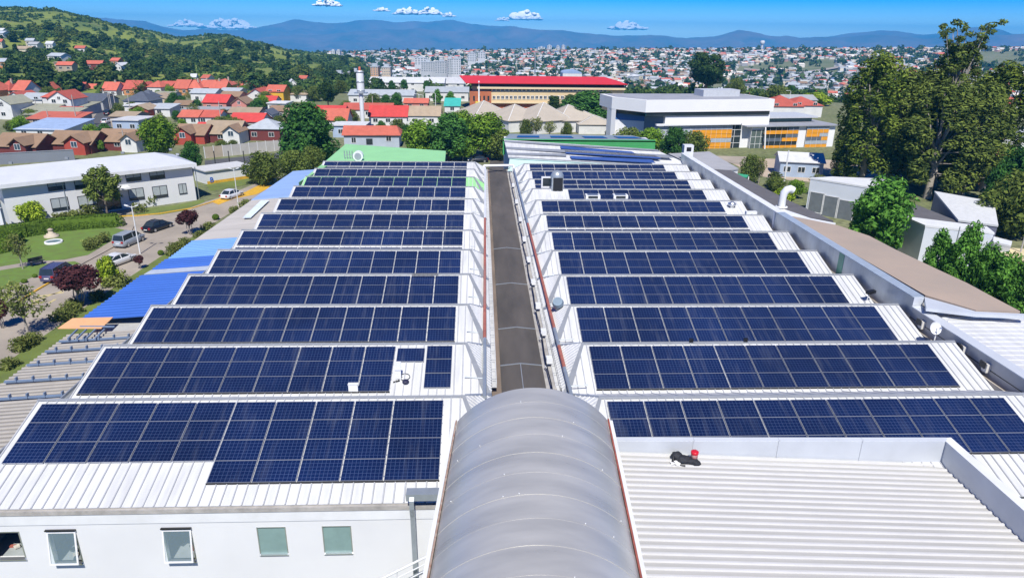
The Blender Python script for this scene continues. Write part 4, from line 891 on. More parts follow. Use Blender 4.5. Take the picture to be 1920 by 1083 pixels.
# low white wall with the blue letter, bus-shelter like
wb=thing('low_white_building','low white building with a blue capital letter, behind the white car','building',G(425,338)); A2=G(389,346);B2=G(470,334);A2.z=B2.z=0; u2=(B2-A2).normalized(); n2=Vector((-u2.y,u2.x,0)); zt2_=ZAT(A2,322)
mb=MB(); mb.prism([(p.x,p.y) for p in(A2,B2,B2+n2*5,A2+n2*5)],0,zt2_); mb.build('wall',white2,wb)
mb=MB(); mb.prism([(p.x,p.y) for p in(A2-u2*.3-n2*.3,B2+u2*.3-n2*.3,B2+u2*.3+n2*5.3,A2-u2*.3+n2*5.3)],zt2_,zt2_+.18); mb.build('roof',M('grey_white_roof',(.55,.55,.54),.7),wb)
cu=bpy.data.curves.new('letter','FONT'); cu.body='B'; cu.size=1.35; cu.extrude=.03; lt_=bpy.data.objects.new('letter',cu); COL.objects.link(lt_); lt_.parent=wb
pB=WP(394,346,A2,B2)-n2*.06; lt_.location=pB-wl(wb); lt_.location.z=max(.3,pB.z); lt_.rotation_euler=(R(90),0,math.atan2(u2.y,u2.x)); cu.materials.append(M('blue_letter',(.03,.12,.5),.5))
bpy.context.view_layer.update(); _me=bpy.data.meshes.new_from_object(lt_.evaluated_get(bpy.context.evaluated_depsgraph_get())); _lo,_ro=lt_.location.copy(),lt_.rotation_euler.copy(); bpy.data.objects.remove(lt_); link('letter',_me,wb,_lo,_ro)
mb=MB(); mb.prism([(p.x,p.y) for p in(A2-n2*.02,B2-n2*.02,B2-n2*.03,A2-n2*.03)],0,.55); mb.build('yellow_base_band',yellowp,wb)
# ================================================================== HOUSES
_hm={}
def hmat(n,c,rough=.8):
    if n not in _hm: _hm[n]=M(n,c,rough,0,.12,.5,alt=tuple(x*.82 for x in c))
    return _hm[n]
def tilem(n,c):
    if n not in _hm:
        m=M(n,c,.85,0,.16,.8,alt=tuple(x*.78 for x in c),rnd=.1); nd=m.node_tree.nodes;l=m.node_tree.links
        tc=nd.new('ShaderNodeTexCoord'); wv=nd.new('ShaderNodeTexWave'); wv.inputs['Scale'].default_value=1.2; wv.inputs['Distortion'].default_value=.4; wv.bands_direction='Y'; l.new(tc.outputs['Object'],wv.inputs[0]); bp=nd.new('ShaderNodeBump'); bp.inputs['Strength'].default_value=.5; bp.inputs['Distance'].default_value=.06; l.new(wv.outputs[0],bp.inputs['Height']); l.new(bp.outputs[0],nd['Principled BSDF'].inputs['Normal']); _hm[n]=m
    return _hm[n]
RC={'red':tilem('red_tile_roof',(.50,.105,.07)),'coral':tilem('coral_tile_roof',(.58,.145,.09)),'brown':tilem('brown_tile_roof',(.30,.195,.12)),'tanroof':tilem('tan_roof',(.40,.31,.21)),
 'grey':tilem('grey_roof',(.36,.37,.37)),'slate':tilem('slate_roof',(.10,.115,.15)),'white':tilem('white_roof',(.64,.65,.66)),'blue':tilem('pale_blue_roof',(.30,.40,.58)),'palegrey':tilem('pale_grey_roof',(.46,.50,.53)),'crimson':tilem('crimson_roof',(.52,.05,.045)),'olive':tilem('olive_grey_roof',(.34,.34,.25)),'teal':tilem('teal_roof',(.05,.45,.38)),'bright':tilem('bright_red_roof',(.58,.06,.05))}
WC={'white':hmat('white_house_wall',(.72,.72,.69)),'cream':hmat('cream_house_wall',(.62,.55,.40)),'red':hmat('red_house_wall',(.42,.065,.04)),'maroon':hmat('maroon_house_wall',(.17,.035,.03)),'yellow':hmat('yellow_house_wall',(.70,.42,.03)),'pink':hmat('pink_house_wall',(.62,.25,.20)),'grey':hmat('grey_house_wall',(.42,.43,.43)),'orange':hmat('orange_house_wall',(.60,.27,.10)),'bluegrey':hmat('blue_grey_house_wall',(.45,.51,.58)),'tan':hmat('tan_house_wall',(.44,.37,.28)),'lblue':hmat('light_blue_house_wall',(.38,.47,.60))}
def roofgeo(mb,kind,w_,d_,h,rise,ov=.35,t=.14):
    x0,x1,y0,y1=-w_/2-ov,w_/2+ov,-d_/2-ov,d_/2+ov; V=Vector
    if kind=='gx':
        e=h-ov*rise/(d_/2); mb.slab([V((x0,y0,e)),V((x1,y0,e)),V((x1,0,h+rise)),V((x0,0,h+rise))],t); mb.slab([V((x1,y1,e)),V((x0,y1,e)),V((x0,0,h+rise)),V((x1,0,h+rise))],t)
    elif kind=='gy':
        e=h-ov*rise/(w_/2); mb.slab([V((x0,y1,e)),V((x0,y0,e)),V((0,y0,h+rise)),V((0,y1,h+rise))],t); mb.slab([V((x1,y0,e)),V((x1,y1,e)),V((0,y1,h+rise)),V((0,y0,h+rise))],t)
    elif kind=='hip':
        e=h-.1; r=max(.3,(w_-d_)/2) if w_>d_ else .3; a,b=V((-r,0,h+rise)),V((r,0,h+rise)); P=[V((x0,y0,e)),V((x1,y0,e)),V((x1,y1,e)),V((x0,y1,e))]
        mb.slab([P[0],P[1],b,a],t);mb.slab([P[2],P[3],a,b],t);mb.slab([P[1],P[2],b],t);mb.slab([P[3],P[0],a],t)
    elif kind=='shed': mb.slab([V((x0,y0,h-.1)),V((x1,y0,h-.1)),V((x1,y1,h+rise)),V((x0,y1,h+rise))],t)
    else: mb.box(x0,x1,y0,y1,h,h+.25)
_wm={}
def winmesh(w_,h,fm,gm_):
    k=(round(w_,1),round(h,1),fm.name,gm_.name)
    if k not in _wm:
        mb=MB(); f=.07; 
        for a,b,c,d in((0,w_,0,f),(0,w_,h-f,h),(0,f,f,h-f),(w_-f,w_,f,h-f),(w_/2-f/2,w_/2+f/2,f,h-f)): mb.box(a,b,-.05,.0,c,d,0)
        mb.box(f,w_-f,-.015,-.003,f,h-f,1)
        o=mb.build('window',[fm,gm_]); _wm[k]=o.data; bpy.data.objects.remove(o)
    return _wm[k]
def house(label,px,py,pw,kind,wc,rc,h=2.7,rise=1.6,d_=8,rz=0.,nwin=2,group=None,chim=False,cross=None,name='house',w_=None,win_=True):
    """base centre of the front at photo point (px,py), width pw photo pixels"""
    p=G(px,py); p.z=float(ground_z(p.x,p.y)) if math.hypot(p.x,p.y)>330 else 0
    s=MPP(p); W_=w_ or pw*s; az=math.atan2(p.x,p.y)*.0
    t=thing(name,label,'house',p,group); t.rotation_euler=(0,0,R(rz)); t.location=Vector((p.x,p.y,p.z))+Vector((-math.sin(R(rz)),math.cos(R(rz)),0))*d_/2
    # children are built in the root's own frame
    def bl(mb,nm,mt,par=t):
        o=mb.build(nm,mt); o.parent=par; o.location=(0,0,0); return o
    mb=MB(); mb.box(-W_/2,W_/2,-d_/2,d_/2,-1.0,h); 
    if kind=='gx': 
        for x in(-W_/2+.01,W_/2-.01): mb.poly([(x,-d_/2,h),(x,d_/2,h),(x,0,h+rise-.02)])
    if kind=='gy':
        for y in(-d_/2+.0,d_/2-.0): mb.poly([(-W_/2,y,h),(W_/2,y,h),(0,y,h+rise-.02)])
    if kind=='shed':
        mb.poly([(W_/2,-d_/2,h),(W_/2,d_/2,h),(W_/2,d_/2,h+rise-.1)]);mb.poly([(-W_/2,-d_/2,h),(-W_/2,d_/2,h),(-W_/2,d_/2,h+rise-.1)]);mb.poly([(-W_/2,d_/2,h),(W_/2,d_/2,h),(W_/2,d_/2,h+rise-.1),(-W_/2,d_/2,h+rise-.1)])
    bl(mb,'wall',WC[wc])
    mb=MB(); roofgeo(mb,kind,W_,d_,h+.02,rise); rf=bl(mb,'roof',RC[rc])
    if chim: mb=MB(); cx=W_*.2; mb.box(cx-.3,cx+.3,-.3,.3,h+rise*.4,h+rise+.8); bl(mb,'chimney',WC['tan'],rf)
    if win_:
        for i in range(nwin):
            x=-W_/2+W_*(i+.5)/nwin; link('window',winmesh(min(1.4,W_/nwin*.5),1.15,framew,glassdark),t,(x-min(1.4,W_/nwin*.5)/2,-d_/2-.003,1.0 if h<4 else 3.8))
            if h>4: link('window',winmesh(min(1.4,W_/nwin*.5),1.15,framew,glassdark),t,(x-min(1.4,W_/nwin*.5)/2,-d_/2-.003,1.0))
        if kind=='gy' and rise>1.5: link('window',winmesh(1.0,1.0,framew,glassdark),t,(-.5,-d_/2-.003,h-.4))
    if cross:   # front gable block: (offset fraction, width, height, rise, wall, roof)
        f,cw,ch,cr,cwc,crc=cross; cx=f*W_; y0=-d_/2-1.6
        mb=MB(); mb.box(cx-cw/2,cx+cw/2,y0,-.3,-1,ch); mb.poly([(cx-cw/2,y0,ch),(cx+cw/2,y0,ch),(cx,y0,ch+cr)]); bl(mb,'gable_front',WC[cwc])
        mb=MB(); V=Vector; e=ch-.35*cr/(cw/2); mb.slab([V((cx-cw/2-.35,-.2,e)),V((cx-cw/2-.35,y0-.5,e)),V((cx,y0-.5,ch+cr+.04)),V((cx,-.2,ch+cr+.04))],.14); mb.slab([V((cx+cw/2+.35,y0-.5,e)),V((cx+cw/2+.35,-.2,e)),V((cx,-.2,ch+cr+.04)),V((cx,y0-.5,ch+cr+.04))],.14); bl(mb,'gable_roof',RC[crc])
        link('window',winmesh(1.4,1.3,framew,glassblue),t,(cx-.7,y0-.003,ch-1.25))
    return t
# --- brown-roofed row just behind the office building
H=house
H('brown-roofed house at the left edge with a dark red gabled front',30,293,86,'gx','maroon','brown',2.2,2.2,8,-8,1,cross=(.22,3.6,2.9,1.3,'maroon','brown'),name='gabled_house')
H('brown-roofed house with a bright red gabled front and white window',132,288,84,'gx','maroon','brown',2.2,2.3,8,-6,1,cross=(.24,4.6,2.9,1.5,'red','brown'),name='gabled_house')
H('brown-roofed house whose white gabled front stands beside the bright tree',222,283,84,'gx','maroon','brown',2.2,2.2,8,-6,1,cross=(.36,3.6,2.9,1.3,'white','brown'),name='gabled_house')
H('house with a red-orange gabled front right of the bright round tree',356,270,58,'gx','red','brown',2.3,2.0,8,-5,1,cross=(-.1,4.2,2.9,1.4,'red','brown'),name='gabled_house')
H('small white house with a bright red roof beside the red-orange gable',385,266,34,'gx','white','bright',2.6,1.8,6,-5,1,name='gabled_house')
H('tan-roofed house with a white and black gabled front and yellow window',415,268,66,'gx','maroon','tanroof',2.3,2.6,9,-4,1,cross=(.38,4.0,3.1,1.4,'white','brown'),name='gabled_house')
H('dark red house under a pale blue-grey hipped roof',494,264,64,'hip','maroon','palegrey',3.0,2.0,8,-3,2,name='hipped_house')
H('house with a red hipped roof behind the pale blue-grey hipped roof',462,247,60,'gx','white','bright',2.8,1.8,8,-4,1)
# --- low sheds, blue roofs
H('long low shed with a pale blue roof at the far left',78,262,94,'shed','white','blue',2.6,1.2,12,-6,3,name='shed')
H('low white-fronted house with a blue awning by the street corner',238,248,50,'flat','lblue','white',3.0,.3,9,-5,2)
H('tan flat-roofed house by the street corner with solar panels',232,240,46,'gx','tan','tanroof',3.2,.9,8,-5,2)
H('long low house with a faded red roof, left of the street',100,240,96,'shed','tan','coral',2.5,1.1,7,-5,3,name='shed')
H('long low olive-grey roof left of the street',92,232,88,'shed','grey','olive',2.6,1.2,8,-5,3,name='shed')
H('low olive-roofed garage building near the street trees',62,222,70,'shed','white','olive',2.6,1.0,7,-5,2,name='shed')
H('two-storey white house with a red roof and red porch left of the street',117,217,44,'gy','white','red',5.2,2.2,8,-6,2)
H('white house with a red hipped roof joined to the two-storey white house',97,212,26,'hip','white','red',5.0,1.6,7,-6,1)
H('long low red porch roof before the two-storey white house',92,222,104,'shed','grey','red',2.4,.8,4,-6,2,name='porch_roof')
H('white house with a pale grey roof left of the red-roofed white house',63,211,42,'gx','white','palegrey',4.2,1.6,8,-6,2)
H('white gabled house at the left edge with an olive roof',9,224,36,'gy','white','olive',4.6,1.9,9,-6,1)
H('small white gabled house behind with a faded red roof, far left',32,203,38,'gy','white','red',3.4,1.9,8,-7,2)
H('slate-roofed row house left of the street',170,206,52,'gx','grey','slate',3.0,2.0,9,-6,2)
H('olive-grey garage roof at the street, left side',150,216,26,'shed','grey','olive',2.6,.8,8,-6,1,name='shed')
# --- right of the street
H('house with a wide dark slate hipped roof right of the street',258,209,48,'hip','white','slate',3.4,2.6,9,-4,2)
H('smaller slate hipped roof beside the wide slate roof',272,203,30,'hip','white','slate',3.6,2.2,7,-4,1)
H('long low white wall house below the slate roof',268,215,66,'flat','white','white',2.6,.2,6,-4,2)
H('tan-roofed gabled house below the white wall house',262,221,36,'gy','red','tanroof',2.6,1.3,7,-4,1)
H('low white flat house with a grey round roof right of the slate roof',300,219,40,'shed','white','palegrey',2.6,.8,7,-4,1)
H('beige gabled house beyond the slate roof',292,200,40,'gy','cream','tanroof',2.9,1.3,8,-4,1)
H('long pale roof house before the palm tree',308,192,36,'gx','white','olive',2.8,.9,7,-4,2)
H('white house with a grey metal roof right of the palm',382,192,46,'gx','white','palegrey',3.4,1.3,8,-4,2)
H('low brown-roofed house amid trees, middle left',342,212,30,'gx','tan','brown',2.7,1.1,6,-4,1)
H('bright red metal-roofed house with two roof planes',404,209,44,'gx','pink','bright',3.0,2.2,9,-4,2)
H('brown-roofed house behind the pink gabled house',432,199,36,'gx','pink','brown',3.4,1.4,8,-4,1)
H('pink gabled house with a dark roof edge',450,212,28,'gy','pink','brown',3.2,1.7,7,-4,1)
H('white gabled house with a wide red roof, middle left',482,196,44,'gy','white','red',3.0,2.6,9,-4,2)
H('bright yellow two-storey house with a red-brown roof',517,194,32,'gx','yellow','coral',4.4,2.0,8,-4,2)
H('low red roof in front of the yellow house',502,203,30,'gx','white','bright',2.6,1.4,6,-4,1)
H('long grey flat roof house above the red roofs, middle left',385,223,84,'flat','grey','grey',2.6,.3,8,-4,3)
H('long low house with a pale red roof, left of two',355,236,36,'gx','white','coral',2.6,1.5,7,-4,2)
H('long low house with a brighter red roof, right of two',392,236,40,'gx','white','red',2.6,1.5,7,-4,2)
H('long tan-roofed house before the pink house',458,229,56,'gx','tan','tanroof',2.8,1.2,7,-4,2)
H('grey-brown roofed house left of the big dark tree',526,225,40,'gx','tan','brown',2.8,1.2,7,-4,1)
H('white house with a blue-grey gable near the big dark tree',500,232,22,'gy','bluegrey','slate',2.8,1.2,6,-4,1)
H('white low house beyond the dark round trees',520,210,34,'flat','white','white',2.7,.3,7,-4,3)
H('tan hipped house below the wooded hill foot',558,191,34,'hip','white','tanroof',2.8,1.5,8,-4,1)
H('cream house with a yellow end, below the red tile rows',432,187,36,'gx','cream','palegrey',3.2,1.0,8,-4,2)
# --- red roofs right of the big dark tree
H('pale house with a red roof, right of the big dark tree',618,226,56,'gx','tan','bright',2.8,1.4,7,0,2)
H('red-roofed house behind the white tower',690,222,90,'gx','white','red',2.8,1.6,8,0,3)
H('bright red sloping roof right of the white tower',728,236,70,'gx','white','bright',2.8,2.6,9,0,3)
H('red roofed house left of the white tower',628,247,46,'gx','white','coral',3.2,2.6,9,0,2)
H('light blue low house behind the big dark tree',655,258,60,'flat','lblue','white',3.0,.3,7,0,2)
H('tan-roofed white house above the bright green trees',794,236,62,'gx','white','tanroof',3.0,2.3,9,0,2)
H('teal-roofed shed beside the brick corner of the red-roofed block',848,213,28,'shed','white','teal',2.6,1.8,8,0,1,name='shed')
H('pink-brown low roof left of the teal roof',780,207,44,'gx','pink','coral',2.6,1.2,8,0,2)
H('pale warehouse with a blue-white roof, middle distance',715,196,120,'gx','white','palegrey',3.4,1.5,14,0,5,name='warehouse')
H('white warehouse beside the brick corner, with a blue-white roof',838,190,80,'gx','white','palegrey',3.6,1.5,14,0,4,name='warehouse')
H('long white industrial hall with a red strip roof',762,160,140,'gx','white','white',5,2,22,0,6,name='warehouse')
H('white industrial hall left of the red-roofed block',828,158,82,'gx','white','white',5,2.4,22,0,4,name='warehouse')
H('orange-red roof strip on the long industrial hall',770,153,58,'gx','tan','coral',5.2,2,10,0,2,name='warehouse')
# --- dense red tile rows below the hill: individuals of one kind
r3=random.Random(12)
rowname=['farthest row left of the side street','second-farthest row left of the side street','third row left of the side street','nearest row at the left edge','farthest row right of the side street','second row right of the side street','row just behind the palm','short row by the grey metal roof','far row touching the side street','near row touching the side street']
o2=['first','second','third','fourth','fifth','sixth','seventh','eighth','ninth','tenth','eleventh','twelfth','thirteenth','fourteenth','fifteenth','sixteenth','seventeenth','eighteenth','nineteenth','twentieth']
for row,(y0,x0_,x1_,stp) in enumerate([(155,-30,178,17),(163,-40,120,18),(173,-30,90,20),(187,-40,58,26),(153,196,500,19),(160,200,450,20),(168,204,440,22),(178,340,420,24),(157,88,176,19),(167,100,178,21)]):
    x=x0_; nn=0
    while x<x1_:
        y=y0+r3.uniform(-2,2)+(x*.012 if row in(4,5,6) else 0)
        wc_=r3.choice(['white','white','cream','orange','yellow']); rc_=r3.choice(['coral','coral','red'])
        if x>-8: nn+=1
        H('red-roofed %s house, %s from left, %s'%(wc_,o2[max(0,nn-1)],rowname[row]),x,y,r3.uniform(22,30),r3.choice(['gx','gx','gy','hip']),wc_,rc_,r3.uniform(2.8,3.6),r3.uniform(2.2,3.2),8,-5+r3.uniform(-8,8),2,'red tiled houses below the hill',chim=r3.random()<.3)
        x+=stp*r3.uniform(.9,1.1)
# --- small grey-blue house with red roof behind the green roof
g=thing('cabin','grey-blue cabin with a red roof and three small windows, behind the light green roof','house',G(697,276)); A3=G(646,277);B3=G(749,277);A3.z=B3.z=0;u3=(B3-A3).normalized();n3=Vector((-u3.y,u3.x,0)); z3=ZAT(A3,253)
mb=MB(); mb.prism([(p.x,p.y) for p in(A3,B3,B3+n3*8,A3+n3*8)],0,z3); mb.ribs([up(A3-n3*.002,z3),up(B3-n3*.002,z3),up(B3-n3*.002,0),up(A3-n3*.002,0)],(0,0,-1),.5,.05,.03); mb.build('wall',WC['bluegrey'],g)
mb=MB(); zz=z3+1.7; o=.45; a,b=A3-u3*o-n3*o,B3+u3*o-n3*o; c,d=A3-u3*o+n3*4,B3+u3*(o-1.2)+n3*4; e,f=A3-u3*o+n3*8.4,B3+u3*o+n3*8.4; mb.slab([up(a,z3),up(b,z3),up(d,zz),up(c,zz)],.14); mb.slab([up(c,zz),up(d,zz),up(f,z3),up(e,z3)],.14); mb.slab([up(b,z3),up(f,z3),up(d,zz)],.14); mb.build('roof',RC['coral'],g)
for r,nm in(((659,257.5,668,268),'window'),((687,260,699,271),'window'),((724,255,734,265),'window')): wall_window(g,A3,B3,r,fm=framew if r[0]!=687 else framed)
# --- tall white tower (stack)
tw=thing('white_tower','tall slim white metal tower with a ringed drum, behind the grey-blue cabin','tower',G(680,243)); p=G(681,243); zT=ZAT(p,134); zP=ZAT(p,173); s=MPP(Vector((p.x,p.y,15)))
mb=MB(); mb.lathe([(4.2*s,0),(4.0*s,zP)],p,20); mb.build('shaft',white,tw)
mb=MB(); mb.lathe([(7*s,zP),(7*s,zT-.6),(6.2*s,zT),(3*s,zT+.2),(0,zT+.2)],p,20); mb.build('drum',white,tw)
mb=MB()
for q in(.05,.48,.95): z=zP+(zT-zP)*q; mb.lathe([(7*s,z),(7.5*s,z),(7.5*s,z+.3),(7*s,z+.3)],p,20)
mb.build('ring',galvpipe,tw)
mb=MB(); mb.box(p.x-12*s,p.x+12*s,p.y-1.2,p.y+1.2,zP-.3,zP-.08); mb.build('platform',galvpipe,tw)
mb=MB(); mb.lathe([(2.2*s,zT+.2),(2*s,zT+1.2),(0,zT+1.2)],p,10); mb.build('cap',RC['coral'],tw)
# ================================================================== LONG RED-ROOFED SCHOOL BLOCK
A4=G(883,206); B4=G(1166,207); A4.z=B4.z=0; B4.y=A4.y+.8
sb=thing('school_block','long cream three-storey block with a red roof and brick left end, middle distance','building',(A4+B4)/2)
u4=(B4-A4).normalized(); n4=Vector((-u4.y,u4.x,0)); D4=13
zr1=ZAT(A4,168); zc=ZAT(A4,192); zev=ZAT(A4,155)
Lk=(B4-A4).length; xbr=(WP(921,200,A4,B4)-A4).dot(u4)
brick=M('orange_brick',(.42,.13,.055),.85,0,.14,.6); cream=M('cream_render',(.68,.52,.30),.8,0,.06,.3); creamp=M('cream_band',(.72,.58,.36),.8,0,.05,.3)
mb=MB(); mb.prism([((A4+u4*a+n4*b).x,(A4+u4*a+n4*b).y) for a,b in((-.4,-.8),(xbr,-.8),(xbr,D4),(-.4,D4))],0,zr1-.6); mb.build('brick_end',brick,sb)
mb=MB(); mb.prism([((A4+u4*a+n4*b).x,(A4+u4*a+n4*b).y) for a,b in((xbr+.01,0),(Lk,0),(Lk,D4),(xbr+.01,D4))],zc,zev-1.2); mb.prism([((A4+u4*a+n4*b).x,(A4+u4*a+n4*b).y) for a,b in((.5,1.5),(xbr,1.5),(xbr,D4),(.5,D4))],zr1-.6,zev-1.2); mb.build('wall',cream,sb)
mb=MB(); mb.prism([((A4+u4*a+n4*b).x,(A4+u4*a+n4*b).y) for a,b in((xbr+.01,.8),(Lk,.8),(Lk,D4),(xbr+.01,D4))],0,zc-.02); mb.build('brick_base',brick,sb)
mb=MB(); mb.prism([((A4+u4*a+n4*b).x,(A4+u4*a+n4*b).y) for a,b in((xbr-.3,-.25),(Lk+.2,-.25),(Lk+.2,0),(xbr-.3,0))],zc-.25,zc+.2); mb.prism([((A4+u4*a+n4*b).x,(A4+u4*a+n4*b).y) for a,b in((2.2,-.9),(Lk+.2,-.9),(Lk+.2,1.5),(2.2,1.5))],zev-2.0,zev-1.21); mb.build('cornice',creamp,sb)
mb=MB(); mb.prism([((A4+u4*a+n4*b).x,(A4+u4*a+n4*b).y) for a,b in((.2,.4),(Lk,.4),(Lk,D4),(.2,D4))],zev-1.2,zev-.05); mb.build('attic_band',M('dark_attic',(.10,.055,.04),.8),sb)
zrd=zev+1.9
mb=MB(); q=lambda a,b,z: up(A4+u4*a+n4*b,z)
mb.slab([q(-1.6,-1.8,zev),q(Lk+.8,-1.8,zev),q(Lk-6,8,zrd),q(-4,8,zrd)],.2); mb.slab([q(-4,8,zrd),q(Lk-6,8,zrd),q(Lk+.8,18,zev),q(-1.6,18,zev)],.2); mb.slab([q(Lk+.8,-1.8,zev),q(Lk+.8,18,zev),q(Lk-6,8,zrd)],.2); mb.slab([q(-1.6,-1.8,zev),q(-4,8,zrd),q(-1.6,18,zev)],.2)
mb.build('roof',M('scarlet_metal_roof',(.60,.035,.04),.5,0,.06,.3),sb)
for yy0,yy1 in((164.5,171.8),(179.5,186)):
    for i in range(27):
        x=923.5+i*8.0
        if x>1150: break
        wall_window(sb,A4,B4,(x,yy0,x+5.8,yy1),fm=framew,t=.12,proud=.08)
for x in(887,898,906,914): wall_window(sb,A4-n4*.8,B4-n4*.8,(x,180,x+3.5,189),fm=framed,nv=0,t=.1)
mb=MB(); mb.beam(q((WP(898,200,A4,B4)-A4).dot(u4),-1.0,zr1+3),q((WP(898,200,A4,B4)-A4).dot(u4),-1.0,zc-4),.5,.3,up=(0,1,0)); mb.build('pillar',white,sb)
mb=MB(); c=WP(900,195,A4,B4)-n4*2.6; mb.obox(c,u4,n4,(0,0,1),1.6,1.6,.9); mb.build('porch',M('yellow_porch',(.72,.58,.05),.6),sb)
# ================================================================== PAVILION ROOFS before the school block
pvm=M('beige_pavilion_roof',(.42,.37,.30),.85,0,.08,.3,rnd=.06)
def pyramid(label,px,py,pw,dd,h,rise,rz=0,mat=pvm,top=None):
    p=G(px,py); s=MPP(p); w2=pw*s/2; t=thing('pavilion',label,'pavilion',p); t.location=p
    a=R(rz); ex=Vector((math.cos(a),math.sin(a),0));ey=Vector((-math.sin(a),math.cos(a),0)); c=p+ey*dd/2
    K=[c+ex*sx*w2+ey*sy*dd/2 for sx,sy in((-1,-1),(1,-1),(1,1),(-1,1))]
    apex=up(c+ex*(0 if top is None else top*w2),h+rise)
    mb=MB()
    for i in range(4): mb.slab([up(K[i],h),up(K[(i+1)%4],h),apex],.15)
    mb.build('roof',mat,t)
    mb=MB()
    for i in range(4):
        mb.beam(up(K[i],h+.08),apex+Vector((0,0,.08)),.25,.12)
    mb.build('hip_ridge',M('pale_ridge',(.62,.60,.56),.7) if 'pale_ridge' not in bpy.data.materials else bpy.data.materials['pale_ridge'],t)
    mb=MB(); k2=[c+(k-c)*.94 for k in K]; mb.prism([(k.x,k.y) for k in k2],0,h-.1); mb.build('wall',WC['white'],t)
pyramid('beige tent-shaped pavilion roof, leftmost of the group below the long red roof',928,240,84,15,3.2,3.8,25)
pyramid('beige tent-shaped pavilion roof with a pale facet, second from the left',990,247,86,15,3.2,3.6,28)
pyramid('beige tent-shaped pavilion roof with pale facets, in the middle of the group',1038,250,86,15,3.4,4.2,30,top=.25)
pyramid('broad beige pavilion roof, right of the tent-shaped ones',1092,248,90,16,3.2,3.6,10,top=-.3)
pyramid('low pale beige pavilion roof beside the white modern building',1118,252,70,10,2.6,2.0,0)
# ================================================================== WHITE MODERN BUILDING (right)
zM=11.8
A5=G(1212,188,zM); B5=G(1453,186,zM); K5=G(1148,182,zM)
for q_ in(A5,B5,K5): q_.z=0
u5=(B5-A5).normalized(); n5=Vector((-u5.y,u5.x,0)); D5=14
mdn=thing('modern_building','white modern building with orange and grey louvre panels, right of the halls','building',(A5+B5)/2)
S=lambda px,py:(WP(px,py,A5,B5)-A5).dot(u5)
zf_=lambda px,py:WP(px,py,A5,B5).z
mwhite=M('bright_white_render',(.80,.80,.80),.65,0,.03,.2)
zfas=zf_(1212,211); zband=zf_(1212,218.5)
K6=K5+n5*3
poly=[(K5.x,K5.y),(A5.x,A5.y),(B5.x,B5.y),((B5+n5*D5).x,(B5+n5*D5).y),((K6+n5*6).x,(K6+n5*6).y)]
mb=MB(); mb.prism(poly,zfas,zM); mb.build('upper_storey',mwhite,mdn)
ins=lambda k:[(p[0]*(1-k)+sum(q[0] for q in poly)/5*k,p[1]*(1-k)+sum(q[1] for q in poly)/5*k) for p in poly]
mb=MB(); mb.prism(ins(.06),zM,zM+.12); mb.build('flat_roof',M('grey_flat_roof',(.30,.31,.34),.8,0,.15,.3),mdn)
mb=MB(); c=(A5+B5)/2+n5*9; mb.obox(up(c+u5*6,zM+.9),u5,n5,(0,0,1),5,2.5,.8); mb.build('roof_plant_room',M('pale_grey_metal',(.5,.52,.54),.5),mdn)
tealg=MG('teal_glass',(.02,.09,.085))
mb=MB(); mb.prism(ins(.035),zband+.01,zfas-.01); mb.build('ribbon_window',glassdark,mdn)
for i in range(14):
    s0=1+i*(S(1448,214)-1)/14; mb=MB(); mb.obox(up(A5+u5*s0+n5*.35,(zband+zfas)/2),u5,n5,(0,0,1),.35 if i%3 else .8,.03,(zfas-zband)/2-.05); mb.build('teal_pane',tealg,mdn)
mb=MB()
low=[(A5+u5*S(1248,240)+n5*.6),(A5+u5*S(1443,240)+n5*.6),(B5+n5*D5),(A5+n5*D5+u5*S(1248,240))]
mb.prism([(p.x,p.y) for p in low],0,zband); mb.build('lower_storey',mwhite,mdn)
mb=MB(); kk=K5*.86+A5*.14; mb.prism([(K5.x+.05,K5.y+.05),(kk.x,kk.y),(kk.x+n5.x*3,kk.y+n5.y*3),(K5.x+n5.x*3,K5.y+n5.y*3)],0,zfas-.01); mb.build('corner_pier',mwhite,mdn)
# recessed left wing under the overhang: blue band, white, grey
mb=MB(); L0=kk+n5*1.5; L1=A5+u5*S(1250,225)+n5*1.6
v5=(L1-L0); 
for a,b,m_ in((zf_(1200,232),zband,M('blue_panel',(.06,.16,.42),.5)),(0,zf_(1200,232)-.01,mwhite)):
    mb=MB(); mb.prism([(L0.x,L0.y),((L0+v5*.62).x,(L0+v5*.62).y),((L0+v5*.62+n5*4).x,(L0+v5*.62+n5*4).y),((L0+n5*4).x,(L0+n5*4).y)],a,b); mb.build('wall_panel',m_,mdn)
mb=MB(); q0_=L0+v5*.625; mb.prism([(q0_.x,q0_.y),(L1.x,L1.y),((L1+n5*4).x,(L1+n5*4).y),((q0_+n5*4).x,(q0_+n5*4).y)],0,zband); mb.build('wall_panel',M('grey_panel',(.26,.28,.31),.6),mdn)
